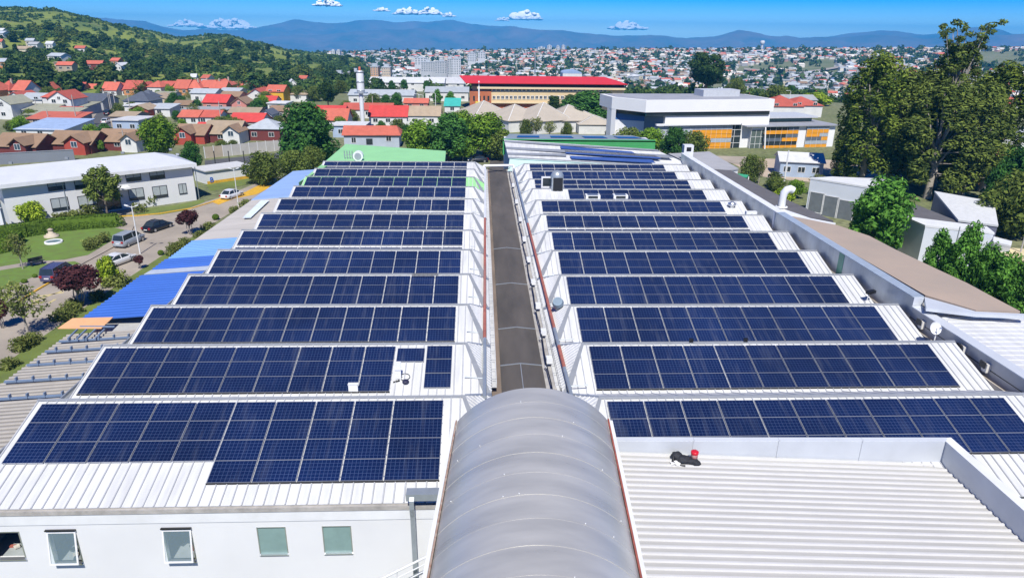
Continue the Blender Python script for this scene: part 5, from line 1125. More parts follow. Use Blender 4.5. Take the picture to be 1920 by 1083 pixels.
# louvred facade 1
orange=M('orange_louvre',(.80,.36,.02),.5,0,.08,1); lgrey=M('light_grey_louvre',(.42,.46,.50),.5,0,.1,1); sgrey=M('slate_louvre',(.13,.155,.19),.45,0,.12,1)
def louvres(A_,B_,px0,px1,py0,py1,rows,cols,seed,nb,name='louvre_panel'):
    r=random.Random(seed); u_=(B_-A_).normalized(); n_=Vector((u_.y,-u_.x,0)); a=WP(px0,py0,A_,B_);b=WP(px1,py1,A_,B_); s0=(a-A_).dot(u_);s1=(b-A_).dot(u_); z1=a.z;z0=b.z
    mb=MB(); mb.obox(up(A_+u_*(s0+s1)/2+n_*.05,(z0+z1)/2),u_,n_,(0,0,1),(s1-s0)/2,.05,(z1-z0)/2); mb.build('glazing',glassdark,mdn)
    hh=(z1-z0)/rows
    for i in range(rows):
        x=s0
        while x<s1-.2:
            w2=min(r.uniform(.45,1.0)*(s1-s0),s1-x); 
            if s1-x-w2<.6: w2=s1-x
            m_=r.choice([orange,orange,lgrey,sgrey,None]) if i not in(0,rows-1) else r.choice([sgrey,None,lgrey])
            if i%2==1: m_=r.choice([orange,orange,orange,sgrey,lgrey]) if i<rows-1 else m_
            if m_:
                mb=MB(); zc_=z1-(i+.5)*hh
                mb.obox(up(A_+u_*(x+w2/2)+n_*.22,zc_),u_,n_,(0,0,1),w2/2-.02,.03,hh/2-.03)
                nl=3
                for q in range(nl): mb.obox(up(A_+u_*(x+w2/2)+n_*.27,zc_-hh/2+hh*(q+.5)/nl),u_,n_,(0,0,1),w2/2-.02,.025,hh*.08)
                mb.build(name,m_,mdn)
            x+=w2
    mb=MB()
    for k in range(cols+1): xx=s0+(s1-s0)*k/cols; mb.beam(up(A_+u_*xx+n_*.33,z0),up(A_+u_*xx+n_*.33,z1),.035,.05,up=(0,1,0))
    mb.build('mullion',framew,mdn)
Al=A5+n5*.6;Bl=B5+n5*.6
louvres(Al,Bl,1294,1366,236,290,7,8,5,0)
# dark window strip right of the louvres
wall_window(mdn,Al,Bl,(1366,231,1384,292),fm=framew,nv=1,nh=4,t=.12,proud=.1)
mb=MB(); a=WP(1228,234,Al,Bl);b=WP(1386,231,Al,Bl); mb.obox((a+b)/2-n5*.6,u5,n5,(0,0,1),(b-a).length/2,.4,.2); mb.build('canopy_edge',mwhite,mdn)
mb=MB(); a=WP(1228,238,Al,Bl); b=WP(1293,290,Al,Bl); mb.obox(up((a+b)/2,(a.z)/2),u5,n5,(0,0,1),((b-a).dot(u5))/2,.3,a.z/2); mb.build('wall_panel',bpy.data.materials['light_grey_louvre'],mdn)
# right wing with slanted entrance and second louvre facade
A6=A5+u5*S(1397,240)-n5*.9; B6=A5+u5*S(1562,240)-n5*.9; A6.z=B6.z=0; u6=(B6-A6).normalized(); n6=Vector((-u6.y,u6.x,0))
rw=thing('modern_wing','lower white wing with a glass corner and orange louvre panels, right of the modern building','building',(A6+B6)/2)
mdn_=mdn; mdn=rw
zw=ZAT(A6,238)
mb=MB(); mb.prism([(p.x,p.y) for p in(A6+u6*1.5,B6,B6+n6*14,A6+n6*14+u6*1.5)],0,zw); mb.build('wall',mwhite,rw)
mb=MB(); mb.prism([(p.x,p.y) for p in(A6-u6*.6-n6*.8,B6+u6*.4-n6*.8,B6+u6*.4+n6*14.5,A6-u6*.6+n6*14.5)],zw,zw+.25); mb.build('flat_roof',bpy.data.materials['grey_flat_roof'],rw)
s0=lambda px,py:WP(px,py,A6,B6)
wall_window(rw,A6,B6,(1409,243,1430,296),fm=framew,gm_=MG('grey_green_glass',(.10,.13,.12)),nv=2,nh=3,t=.1)
louvres(A6,B6,1433,1489,238,292,8,6,9,0)
louvres(A6,B6,1513,1545,236,290,8,4,14,0)
mb=MB(); mb.beam(up(A6+u6*(s0(1427,290)-A6).dot(u6)-n6*1.2,0),up(A6+u6*(s0(1430,240)-A6).dot(u6)-n6*1.2,zw),.3,.3,up=(0,1,0)); mb.build('column',mwhite,rw)
mb=MB(); P=[up(A6+u6*a+n6*b,z) for a,b,z in((4,6,zw+.26),(22,6,zw+.26),(22,14,zw+.26),(4,14,zw+.26))]; mb.prism([(p.x,p.y) for p in P],zw+.26,zw+1.3); mb.build('clerestory',tealg,rw)
mb=MB(); mb.prism([(p.x,p.y) for p in [up(A6+u6*a+n6*b,0) for a,b in((3,5),(23,5),(23,15),(3,15))]],zw+1.31,zw+1.7); mb.build('upper_roof',bpy.data.materials['pale_grey_metal'],rw)
mdn=mdn_
H('red-tiled hall with two hipped roofs behind the modern wing, left one',1470,222,70,'hip','white','red',4,3,12,0,2)
H('red-tiled hall with two hipped roofs behind the modern wing, right one',1510,220,60,'hip','white','red',4,2.4,12,0,2)
H('grey-roofed low hall behind the red-tiled halls',1500,205,60,'gx','white','grey',3.5,1.5,10,0,2)
# kiosk with shaded roof; blue shade on its walls is put into their colour
H('small blue-shaded kiosk with a white roof under the big trees',1500,333,76,'gx','lblue','white',3.2,1.3,7,-14,3,name='kiosk')
sheet('plaza_paving',[(1360,300),(1400,297),(1560,300),(1700,330),(1640,360),(1560,345),(1480,338),(1420,330)],M('beige_paving',(.45,.36,.27),.9,0,.1,.4),.03)
sheet('pale_paving',[(1330,292),(1400,294),(1410,312),(1370,306)],concrete,.045)
# green umbrella-like canopy
gcn=thing('green_awning','green edged white awning beyond the far end of the grey shingle roof','awning',G(1385,330)); mb=MB(); P=[G(1355,321,4.5),G(1404,328,4.0),G(1400,333,3.8),G(1352,323,4.3)]; mb.slab(P,.25); mb.build('canopy',M('awning_green',(.05,.33,.17),.5),gcn)
mb=MB(); 
for p in P[1:3]: mb.box(p.x-.08,p.x+.08,p.y-.08,p.y+.08,0,p.z-.3)
mb.build('post',white,gcn)
# white wedge buildings right
def wedge(label,pix,zs_,mroof,mwall,name='wedge_building',ribsd=None,win_=None):
    P=[G(x,y,z) for (x,y),z in zip(pix,zs_)]; c=sum(P,Vector((0,0,0)))/len(P); t=thing(name,label,'building',(c.x,c.y,0))
    mb=MB(); mb.slab(P,.25); mb.build('roof',mroof,t)
    mb=MB(); Q=[c+(p-c)*.985 for p in P]
    for i in range(len(Q)): a,b=Q[i],Q[(i+1)%len(Q)]; mb.poly([(a.x,a.y,0),(b.x,b.y,0),(b.x,b.y,b.z-.25),(a.x,a.y,a.z-.25)])
    mb.build('wall',mwall,t)
    return t,P
wblue=M('white_blue_shade_wall',(.66,.70,.75),.6,0,.05,.4)  # white walls; the blue-grey shade on their faces is mixed into the colour
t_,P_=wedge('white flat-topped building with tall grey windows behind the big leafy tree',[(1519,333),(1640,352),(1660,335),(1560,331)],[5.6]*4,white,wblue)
A7,B7=P_[0].copy(),P_[1].copy(); A7.z=B7.z=0
for x0_,x1_ in((1519,1541),(1544,1568),(1571,1596)):
    wall_window(t_,A7,B7,(x0_,360+(x0_-1519)*.28,x1_,394+(x1_-1519)*.33),fm=framew,gm_=MG('grey_glass',(.16,.18,.20)) if 'grey_glass' not in bpy.data.materials else bpy.data.materials['grey_glass'],nv=0,t=.1)
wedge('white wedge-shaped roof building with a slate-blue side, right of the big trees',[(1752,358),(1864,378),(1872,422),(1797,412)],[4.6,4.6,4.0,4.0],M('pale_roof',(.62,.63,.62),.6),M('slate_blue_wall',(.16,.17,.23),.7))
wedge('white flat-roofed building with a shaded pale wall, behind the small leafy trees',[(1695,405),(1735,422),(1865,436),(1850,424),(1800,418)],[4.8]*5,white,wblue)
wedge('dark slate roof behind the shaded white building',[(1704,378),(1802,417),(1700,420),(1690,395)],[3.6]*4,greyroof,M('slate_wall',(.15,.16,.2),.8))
wedge('pale yellow low roof at the right picture edge',[(1862,461),(1960,470),(1960,505),(1905,495)],[3.2]*4,M('pale_yellow_roof',(.62,.52,.30),.8),M('grey_wall',(.36,.35,.36),.8))
wedge('small white roof between the white building and the yellow roof',[(1863,443),(1898,452),(1896,460),(1862,453)],[4.2]*4,white,white2)
H('orange-brick house behind the tall eucalyptus trunks',1830,345,90,'gx','orange','coral',4.5,2,10,-20,2)
H('white house seen between the tall trees at the right edge',1905,285,70,'gx','white','palegrey',4,1.5,12,-10,3)
H('house with a pink roof at the right edge beyond the tall trees',1900,215,60,'gx','white','coral',4,1.8,12,-10,3)
H('white terrace houses at the right edge below the green slope',1908,186,60,'flat','white','white',6,.3,12,-10,4)
# walls and fences of the street behind the office
fw=thing('street_wall','pale concrete panel wall along the street behind the office building','wall',G(450,290)); A8=G(385,297);B8=G(530,282);A8.z=B8.z=0;u8=(B8-A8).normalized();n8=Vector((-u8.y,u8.x,0)); Lw=(B8-A8).length
for i in range(9):
    mb=MB(); a=A8+u8*(Lw*i/9+.06);b=A8+u8*(Lw*(i+1)/9-.06); mb.obox(up((a+b)/2,1.2),u8,n8,(0,0,1),(b-a).length/2,.08,1.2); mb.build('wall_panel',WC['tan'] if i<2 else hmat('pale_concrete_wall',(.50,.48,.44)),fw)
    mb=MB(); mb.obox(up(A8+u8*(Lw*i/9),1.25),u8,n8,(0,0,1),.05,.13,1.3); mb.build('wall_post',white2,fw)
sheet('back_street',[(384,312),(384,301),(530,286),(560,283),(560,292),(430,311)],asphalt,.02)
for px in(404,431,459):
    p=G(px,309); t=thing('fence_post','dark slim fence post along the back street '+{404:'nearest the dark tree',431:'in the middle of three',459:'farthest from the dark tree'}[px],'post',p,'posts along the back street'); zt_=ZAT(p,284); mb=MB(); mb.tube([(p.x,p.y,0),(p.x,p.y,zt_)],.09,8); mb.build('shaft',dark,t); mb=MB(); mb.ball((p.x,p.y,zt_),.13,8,6); mb.build('cap',dark,t)
gw=thing('long_grey_wall','long grey roadside wall behind the office building roof, left edge','wall',G(50,300)); A9=G(-60,312);B9=G(141,300);A9.z=B9.z=0;mb=MB(); u9=(B9-A9).normalized(); n9=Vector((-u9.y,u9.x,0)); z9=ZAT(B9,281); mb.obox(up((A9+B9)/2,z9/2),u9,n9,(0,0,1),(B9-A9).length/2,.15,z9/2); mb.build('panel',M('grey_wall_paint',(.20,.22,.25),.7,0,.06,.3),gw); mb=MB(); mb.obox(up((A9+B9)/2,z9+.06),u9,n9,(0,0,1),(B9-A9).length/2,.22,.06); mb.build('coping',capgrey,gw)
# ---- side street going up to the hill
sheet('street',[(157,252),(215,252),(210,226),(207,200),(204,185),(199,185),(190,200),(172,226)],asphalt,.02)
sheet('pavement',[(135,252),(157,252),(172,226),(190,200),(199,185),(196,185),(184,200),(160,226)],concrete,.025)
sheet('pavement',[(215,252),(236,252),(224,226),(216,200),(209,185),(204,185),(207,200),(210,226)],concrete,.025)
# ================================================================== VEGETATION
def leafmesh(name,P,N,S,mat,asp=1.7):
    "numpy leaves: P centres, N facing directions, S sizes"
    n=len(P); rs=np.random.RandomState(n%997)
    N=N/np.linalg.norm(N,axis=1,keepdims=True)
    a=rs.normal(size=(n,3)); U=np.cross(N,a); U/=np.linalg.norm(U,axis=1,keepdims=True)+1e-9; W=np.cross(N,U)
    U=U*S[:,None]*.5*asp; W=W*S[:,None]*.5
    V=np.stack([P-U,P-W*.9+U*.1,P+U,P+W*.9+U*.1],1).reshape(-1,3)
    me=bpy.data.meshes.new(name); me.vertices.add(4*n); me.vertices.foreach_set('co',V.astype(np.float32).ravel()); me.loops.add(4*n); me.loops.foreach_set('vertex_index',np.arange(4*n,dtype=np.int32))
    me.polygons.add(n); me.polygons.foreach_set('loop_start',np.arange(0,4*n,4,dtype=np.int32)); me.polygons.foreach_set('loop_total',np.full(n,4,np.int32)); me.materials.append(mat); me.update(); me.validate(); return me
def shell(lobes,n,seed,up_=.35,fill=.5,size=(.2,.35)):
    rs=np.random.RandomState(seed); A=[];B=[]
    vol=np.array([l[1][0]*l[1][1]+l[1][1]*l[1][2]+l[1][0]*l[1][2] for l in lobes]); cnt=np.maximum(3,(n*vol/vol.sum()).astype(int))
    for (c,r),k in zip(lobes,cnt):
        d=rs.normal(size=(k,3)); d/=np.linalg.norm(d,axis=1,keepdims=True); q=fill+(1.08-fill)*rs.rand(k,1)**.6
        A.append(np.array(c)+d*q*np.array(r)); B.append(d*1.0+rs.normal(size=(k,3))*.55+np.array([0,0,up_]))
    P=np.concatenate(A);N=np.concatenate(B); return P,N,size[0]+(size[1]-size[0])*rs.rand(len(P))
def lobecloud(seed,n,R0,z0,z1,lr,shape='round',flat=1.):
    rs=random.Random(seed); L=[]
    for i in range(n):
        t=(i+.5)/n; z=z0+(z1-z0)*t
        if shape=='round': rad=R0*math.sqrt(max(.05,1-(2*t-1)**2*.85))
        elif shape=='cone': rad=R0*(1-t)*1.0+.1*R0
        elif shape=='flat': rad=R0*(.6+.4*math.sin(t*3.1))
        elif shape=='egg': rad=R0*math.sqrt(max(.04,1-(1.7*t-.6)**2/1.25))
        a=i*2.399+rs.uniform(-.5,.5); q=rad*math.sqrt(rs.uniform(.15,1))*.8; s=lr*rs.uniform(.7,1.25)
        L.append(((q*math.cos(a),q*math.sin(a),z),(s,s*rs.uniform(.85,1.1),s*flat*rs.uniform(.75,1.05))))
    return L
def limbs(lobes,h0,r0,seed,lean=0,n=8,multi=1):
    mb=MB(); rs=random.Random(seed); top=max(l[0][2] for l in lobes)
    for m in range(multi):
        ox,oy=(0,0) if multi==1 else (math.cos(m*6.28/multi)*r0*.9,math.sin(m*6.28/multi)*r0*.9)
        path=[(ox*(1+i*.9),oy*(1+i*.9),-.3+(h0+.3)*i/4) if i<4 else (ox*3.5,oy*3.5,h0) for i in range(5)]
        path=[(x+rs.uniform(-.06,.06)*h0*.15*i,y+rs.uniform(-.06,.06)*h0*.15*i,z) for i,(x,y,z) in enumerate(path)]
        path.append((ox*2+rs.uniform(-.2,.2),oy*2,h0+(top-h0)*.75))
        mb.tube(path,[r0*1.25/multi**.4]+[r0*f/multi**.4 for f in(1,.92,.85,.72,.18)],8)
    for i,(c,r) in enumerate(lobes[:n*3:max(1,len(lobes)//n)]):
        b=h0*(.75+.5*rs.random()); b=min(b,c[2]-.2)
        mb.tube([(0,0,b),(c[0]*.45,c[1]*.45,b+(c[2]-b)*.55),(c[0]*.9,c[1]*.9,c[2])],[r0*.42,r0*.26,r0*.07],6,cap=False)
    return mb
LF={'bright':MF('bright_leaves',(0.074,0.157,0.017),(0.264,0.429,0.049)),'dark':MF('dark_leaves',(0.035,0.100,0.027),(0.100,0.243,0.048)),'olive':MF('olive_leaves',(0.065,0.102,0.024),(0.213,0.268,0.059)),
 'euc':MF('eucalyptus_leaves',(.040,.075,.018),(.235,.305,.048),scale=.35),'euc2':MF('grey_eucalyptus_leaves',(.055,.085,.025),(.225,.285,.060),scale=.35),'pine':MF('pine_needles',(0.030,0.069,0.023),(0.083,0.140,0.036)),'purple':MF('purple_leaves',(0.049,0.020,0.026),(0.140,0.053,0.056)),
 'lime':MF('lime_leaves',(0.165,0.281,0.020),(0.528,0.660,0.066)),'hedge':MF('hedge_leaves',(0.058,0.107,0.017),(0.198,0.314,0.046),scale=2.5),'fresh':MF('fresh_leaves',(0.055,0.157,0.026),(0.185,0.407,0.065)),'sparse':MF('thin_leaves',(0.099,0.132,0.033),(0.281,0.314,0.091)),'hill':MF('hill_tree_leaves',(0.035,0.074,0.022),(0.114,0.175,0.041),scale=.12,rnd=.3),'palm':MF('palm_fronds',(0.049,0.083,0.023),(0.165,0.198,0.058))}
def proto(name,cat,lobes,nleaf,size,leaf,h0,r0,seed,bark=wood,asp=1.7,up_=.35,fill=.5,multi=1,nl=8):
    t=thing(name,'-',cat,(0,0,-500))
    link('crown',leafmesh('crown',*shell(lobes,nleaf,seed,up_,fill,size),LF[leaf],asp),t)
    o=limbs(lobes,h0,r0,seed,n=nl,multi=multi).build('trunk',bark); o.parent=t
    return t
# prototypes: heights in metres, scaled when placed
PT={}
def getp(k):
    if k in PT: return PT[k]
    if k=='round': a=proto('broadleaf_tree','tree',lobecloud(1,34,3.6,2.6,8.2,1.35),5200,(.22,.42),'bright',2.6,.3,1)
    elif k=='round2': a=proto('broadleaf_tree','tree',lobecloud(8,26,3.4,2.4,7.6,1.5),4800,(.22,.42),'bright',2.4,.28,8)
    elif k=='dark': a=proto('dark_tree','tree',lobecloud(2,40,4.2,2.0,9.6,1.45,'egg'),6500,(.24,.48),'dark',2.5,.32,2)
    elif k=='fresh': a=proto('leafy_tree','tree',lobecloud(21,38,3.4,1.6,8.8,1.15,'egg'),6000,(.20,.42),'fresh',2.0,.26,2,asp=2.0,fill=.35)
    elif k=='olive': a=proto('bushy_tree','tree',lobecloud(3,30,3.8,1.2,6.0,1.4),5200,(.2,.38),'olive',1.6,.28,3)
    elif k=='euc': a=proto('eucalyptus_tree','tree',lobecloud(4,66,5.6,4.0,23.5,1.2,'egg',1.45),13500,(.18,.36),'euc',9,.5,4,barkpale,2.4,.6,.72,nl=26)
    elif k=='euc2': a=proto('eucalyptus_tree','tree',lobecloud(14,60,5.3,3.5,21.5,1.1,'egg',1.5),11500,(.18,.36),'euc2',8,.45,5,barkpale,2.4,.6,.7,nl=26)
    elif k=='eucthin': a=proto('eucalyptus_tree','tree',lobecloud(6,58,5.0,8,25,.95,'egg',1.1)+[((math.cos(q*2.4)*(.6+q*.07)*(1+.5*(q%3==0)),math.sin(q*2.4)*(.6+q*.07),21.5+q*.2),(.62,.66,.5)) for q in range(40)],8500,(.18,.36),'euc2',16,.42,6,barkpale,2.6,.2,.45,nl=40)
    elif k=='pine': a=proto('pine_tree','tree',lobecloud(7,34,4.6,4.0,11,1.45,'flat',.7),6000,(.22,.42),'pine',6,.34,7,M('reddish_bark',(.28,.14,.08),.9),2.2)
    elif k=='conifer': a=proto('conifer_tree','tree',lobecloud(9,44,3.0,1.2,11.5,1.1,'cone'),5200,(.2,.4),'pine',3,.3,9,asp=2.2)
    elif k=='purple': a=proto('purple_plum_tree','tree',lobecloud(10,22,2.1,2.5,4.0,.75,'flat',.75),3800,(.12,.24),'purple',1.5,.12,10,barkpale,multi=4,nl=12)
    elif k=='sparse': a=proto('young_tree','tree',lobecloud(11,16,1.9,2.4,5.2,.7),1100,(.12,.24),'sparse',2.2,.12,11,barkpale,nl=14)
    elif k=='feather': a=proto('feathery_tree','tree',lobecloud(12,40,2.6,2.5,6.2,.6,'egg'),2100,(.13,.28),'olive',2.2,.16,12,asp=3.0,nl=16,fill=.3)
    elif k=='lime': a=proto('lime_shrub','shrub',lobecloud(13,18,1.9,.5,3.0,.8),2400,(.18,.34),'lime',.6,.1,13)
    elif k=='bush': a=proto('bush','bush',lobecloud(15,14,1.3,.25,1.1,.5),1000,(.10,.2),'sparse',.4,.06,15)
    elif k=='flower': a=proto('garden_plant','plant',lobecloud(17,9,.7,.2,.9,.4),420,(.10,.2),'sparse',.3,.03,17)
    elif k=='ball':
        a=proto('topiary_ball','topiary',[((0,0,.95),(1.0,1.0,.92))],3600,(.09,.16),'hedge',.3,.06,16,fill=.9,asp=1.3)
        mb=MB(); mb.ball((0,0,.95),(.93,.93,.86),16,10); o=mb.build('core',LF['hedge']); o.parent=a
    elif k=='hill': a=proto('hillside_tree','tree',lobecloud(18,12,2.6,1.0,5.4,1.35),800,(.4,.8),'hill',1.2,.2,18,nl=2)
    elif k=='hillcone': a=proto('hillside_tree','tree',lobecloud(19,12,2.0,1.0,9,1.2,'cone'),800,(.4,.75),'hill',1.2,.2,19,nl=2)
    elif k=='hillbright': 
        a=proto('hillside_tree','tree',lobecloud(20,10,2.5,.8,4.4,1.3),700,(.4,.75),'olive',1.0,.2,20,nl=2)
    PT[k]=a; return a
_used={}
def tree(k,label,px,py,top=None,h=None,group=None,rz=None,wide=1.,loc=None):
    """base at photo point; scaled so that its crown shows up to photo row `top`"""
    a=getp(k); p=loc if loc is not None else G(px,py)
    if 'H' not in a: a['H']=max(v.co.z for v in a.children[0].data.vertices) if a.children[0].name.startswith('crown') else 6
    Hh=h if h else ZAT(p,top)-p.z
    s=Hh/a['H']; r=dup(a,p,rng.uniform(0,6.28) if rz is None else rz,(s*wide,s*wide,s),label,group); 
    if 'H' in r: del r['H']
    return r
T=tree
# --- neighbourhood & campus trees
T('round','round bright green tree behind the white office building',303,303,216,wide=1.05)
T('dark','dark green tree between the office building and the back street',362,322,262,wide=.85)
T('bushy' if 0 else 'olive','olive bushy tree by the white low wall, left of the hall end',500,345,282,wide=1.05)
T('olive','olive bushy tree in front of the big dark leafy tree, left',550,335,280,wide=1.0)
T('olive','olive bushy tree touching the light green roof corner',590,325,272,wide=.9)
T('dark','large dark green leafy tree behind the halls, left of the grey-blue cabin',580,312,186,wide=1.12)
T('fresh','leafy tree at the foot of the large dark tree',610,308,245,wide=.9)
T('round','bright green tree in the clump behind the halls, leftmost',790,300,222,wide=1.25)
T('dark','darker tree in the middle of the clump behind the halls',842,302,208,wide=1.2)
T('round2','bright green round tree in the clump behind the halls, right',908,297,208,wide=1.35)
T('olive','brownish bushy tree at the right end of the clump behind the halls',932,300,240,wide=1.0)
T('round2','low bright tree below the clump, above the black car',868,304,255,wide=1.2)
T('round2','bright tree behind the clump, left of the pavilion roofs',862,288,204,wide=1.1)
T('olive','small olive tree behind the green fascia block, left one',985,262,222,wide=.6)
T('sparse','thin young tree before the pale pavilion roofs, left one',1005,262,218,wide=1.2)
T('sparse','thin young tree before the pale pavilion roofs, right one',1030,262,226,wide=1.2)
T('olive','small olive tree before the pavilion roofs, right',1063,262,228,wide=.6)
T('olive','small dark-rooted shrub beside the white modern building corner',1140,258,243,wide=1.)
O5=['first','second','third','fourth','fifth','sixth','seventh','eighth','ninth','tenth','eleventh','twelfth','thirteenth','fourteenth','fifteenth','sixteenth','seventeenth','eighteenth','nineteenth','twentieth']
for px,py,tp,w_ in((1038,232,178,.7),(1068,236,176,.8),(1100,238,168,.85),(1130,238,170,.8),(1085,226,172,.8)):
    T('conifer' if px!=1100 else 'dark','dark conifer, %s from the left, before the right end of the long red roof'%O5[[1038,1068,1085,1100,1130].index(px)],px,py,tp,group='conifers before the long red roof',wide=w_*2.3)
T('olive','round tree before the modern building, leftmost of the row',1178,288,238,wide=1.2)
T('round2','green tree before the modern building, second of the row',1220,292,237,wide=1.3)
T('dark','darker tree before the modern building, third of the row',1262,296,236,wide=1.25)
T('olive','olive tree before the orange louvres, rightmost of the row',1300,298,245,wide=1.0)
T('pine','big dark pine with a reddish trunk behind the modern building',1322,182,97,wide=1.25)
T('olive','bushy tree right of the tall pine, behind the modern building',1378,186,145,wide=.8)
T('olive','wide dark green tree mass behind the street lamp, right of the modern building roof',1455,198,158,wide=1.3)
T('dark','dark tree beside the wide tree mass behind the street lamp',1478,196,158,wide=.9)
T('lime','bright green hedge-like bush beyond the modern wing',1525,198,172,wide=2.2)
# big eucalyptus group
T('euc','tall dense eucalyptus, left one of the big group',1612,352,92,wide=1.25)
T('euc2','tall dense eucalyptus in front of the left one of the big group',1662,352,120,wide=1.3)
T('eucthin','tallest eucalyptus with a thin ragged top, centre of the big group',1748,350,34,wide=1.25)
T('euc2','eucalyptus close behind the tallest ragged one of the big group',1708,345,118,wide=1.6)
T('euc','broad eucalyptus on the right of the big group',1842,358,112,wide=1.45)
T('euc2','greyish eucalyptus in the front centre of the big group',1738,372,150,wide=1.6)
T('euc2','lower grey eucalyptus on the front right of the big group',1800,372,150,wide=1.5)
T('euc','low eucalyptus on the left edge of the group, before the modern wing',1578,350,232,wide=1.1)
T('dark','dark tree at the right edge, below the eucalyptus group',1905,400,265,wide=1.0)
T('olive','dark olive tree at the right edge behind the white wedge roof',1900,445,318,wide=.9)
T('fresh','green tree at the right edge between the dark trees and the wedge roof',1915,430,330,wide=1.0)
T('dark','dark bushy tree behind the white wedge roof',1862,398,300,wide=.7)
T('fresh','large fresh green leafy tree beside the brown roof',1640,478,326,wide=1.05)
T('fresh','leafy tree left behind the large fresh green one',1612,452,352,wide=.7)
for px,py,tp,lab in((1745,545,425,'slender leafy tree along the brown roof, first beyond the large tree'),(1792,560,412,'slender leafy tree along the brown roof, tallest in the middle'),(1830,575,450,'slender leafy tree along the brown roof, right of the tallest'),(1868,590,470,'leafy shrub tree along the brown roof, second from the right edge'),(1905,600,478,'leafy shrub tree along the brown roof, at the right edge')):
    T('fresh',lab,px,py,tp,wide=.62 if tp<460 else .9)
T('fresh','low leafy shrub tree beside the blue object, right edge',1935,560,490,wide=.8)
T('fresh','low leafy tree below the slender trees along the brown roof',1770,560,492,wide=1.)
T('olive','small palm-like tree by the plaza, left of the kiosk',1404,342,288,wide=.7)
T('sparse','thin young tree by the plaza, beside the small palm-like tree',1422,345,292,wide=.7)
T('olive','clipped bush below the kiosk, left one',1455,358,330,wide=1.2)
T('round2','bright clipped bush below the kiosk, right one',1490,372,335,wide=1.2)
T('sparse','brownish shrub right of the kiosk',1530,368,325,wide=1.2)
T('lime','hedge bush below the grey shingle roof edge',1470,382,350,wide=1.3)
# trees among houses
for px,py,tp,k,lab in((330,208,172,'dark','dark round tree beyond the palm, left'),(343,207,178,'dark','dark round tree beyond the palm, right'),(258,204,0,'',''),(420,196,0,'','')):
    if k: T(k,lab,px,py,tp,wide=1.)
T('dark','dark tree between the houses, before the bright red metal roof',372,210,185,wide=.9)
T('round2','bright bush right of the palm tree',298,185,168,wide=1.1)
T('dark','dark round tree before the yellow house, left one',472,222,196,wide=.95)
T('dark','dark round tree before the yellow house, right one',487,220,196,wide=.9)
T('olive','olive tree right of the two dark round trees',512,224,202,wide=.8)
T('olive','dark garden bush at the street corner, left side',115,246,228,wide=1.1)
T('olive','olive bush between the sheds left of the street',112,222,208,wide=.9)
T('olive','round bush beside the white gabled house, far left',90,216,206,wide=.7)
T('round2','green bush before the red roofs, far left',38,186,166,wide=.8)
T('dark','dark bush before the red roofs, far left',60,186,170,wide=.9)
T('olive','reddish-green bush at the left edge',22,246,226,wide=1.0)
T('olive','small tree right of the street beside the slate roof',225,222,192,wide=.7)
T('dark','small round tree between grey roofs, middle left',430,232,214,wide=1.)
T('dark','dark tree before the office-side red roofs',332,228,206,wide=1.)
T('olive','bush by the tan-roofed house',75,285,268,wide=1.)
T('round2','green bush between the brown-roofed houses',55,286,266,wide=.8)
T('round2','green shrub beside the red gabled house',190,285,262,wide=.8)
T('olive','long hedge-like bush before the back street, left part',415,278,262,wide=1.5)
T('olive','long hedge-like bush before the back street, right part',438,276,262,wide=1.3)
MT=sorted(((560,190,160,'olive'),(540,186,150,'dark'),(590,190,160,'olive'),(640,175,150,'olive'),(665,190,165,'dark'),(700,208,174,'olive'),(725,210,176,'dark'),(745,206,172,'dark'),(770,190,168,'dark'),(800,188,172,'dark'),(820,196,166,'fresh'),(845,205,170,'fresh'),(735,170,150,'dark'),(758,170,148,'dark'),(800,170,150,'dark'),(650,215,188,'olive'),(660,232,205,'olive'),(715,255,225,'dark'),(745,250,222,'olive'),(762,262,232,'dark')))
for q_,(px,py,tp,k) in enumerate(MT):
    T(k,'garden tree, %s from the left among the roofs around the white tower'%O5[q_],px,py,tp,group='trees among the roofs behind the halls',wide=.95)
# garden trees between the left-hand houses
_hs=[o for o in COL.objects if o.get('category')=='house' and -20<proj(o.location)[0]<760 and proj(o.location)[1]>150]
_r=random.Random(77); _done=set(); _n=0
for _k in range(900):
    if _n>=46: break
    px,py=_r.uniform(-10,640),_r.uniform(160,282)
    if 140<px<235 and py<262: continue
    p=G(px,py); dd=sorted(((p-o.location).length,o.name) for o in _hs)
    if dd[0][0]<6.3 or dd[0][0]>11: continue
    o=bpy.data.objects[dd[0][1]]; lab=o['label']
    if lab in _done or len(lab.split())>12: continue
    _done.add(lab); _n+=1
    k=_r.choice(['round2','olive','dark','olive','round','sparse'])
    T(k,{'round2':'bright','olive':'olive','dark':'dark','round':'green','sparse':'thin'}[k]+' tree near the '+lab,px,py,h=_r.uniform(2.8,5.2),group='garden trees among the houses',wide=1.1)
# umbrella tree (araucaria like) 
T('pine','yellow-green umbrella-shaped tree with a bare trunk above the big dark tree',616,205,153,wide=.95)
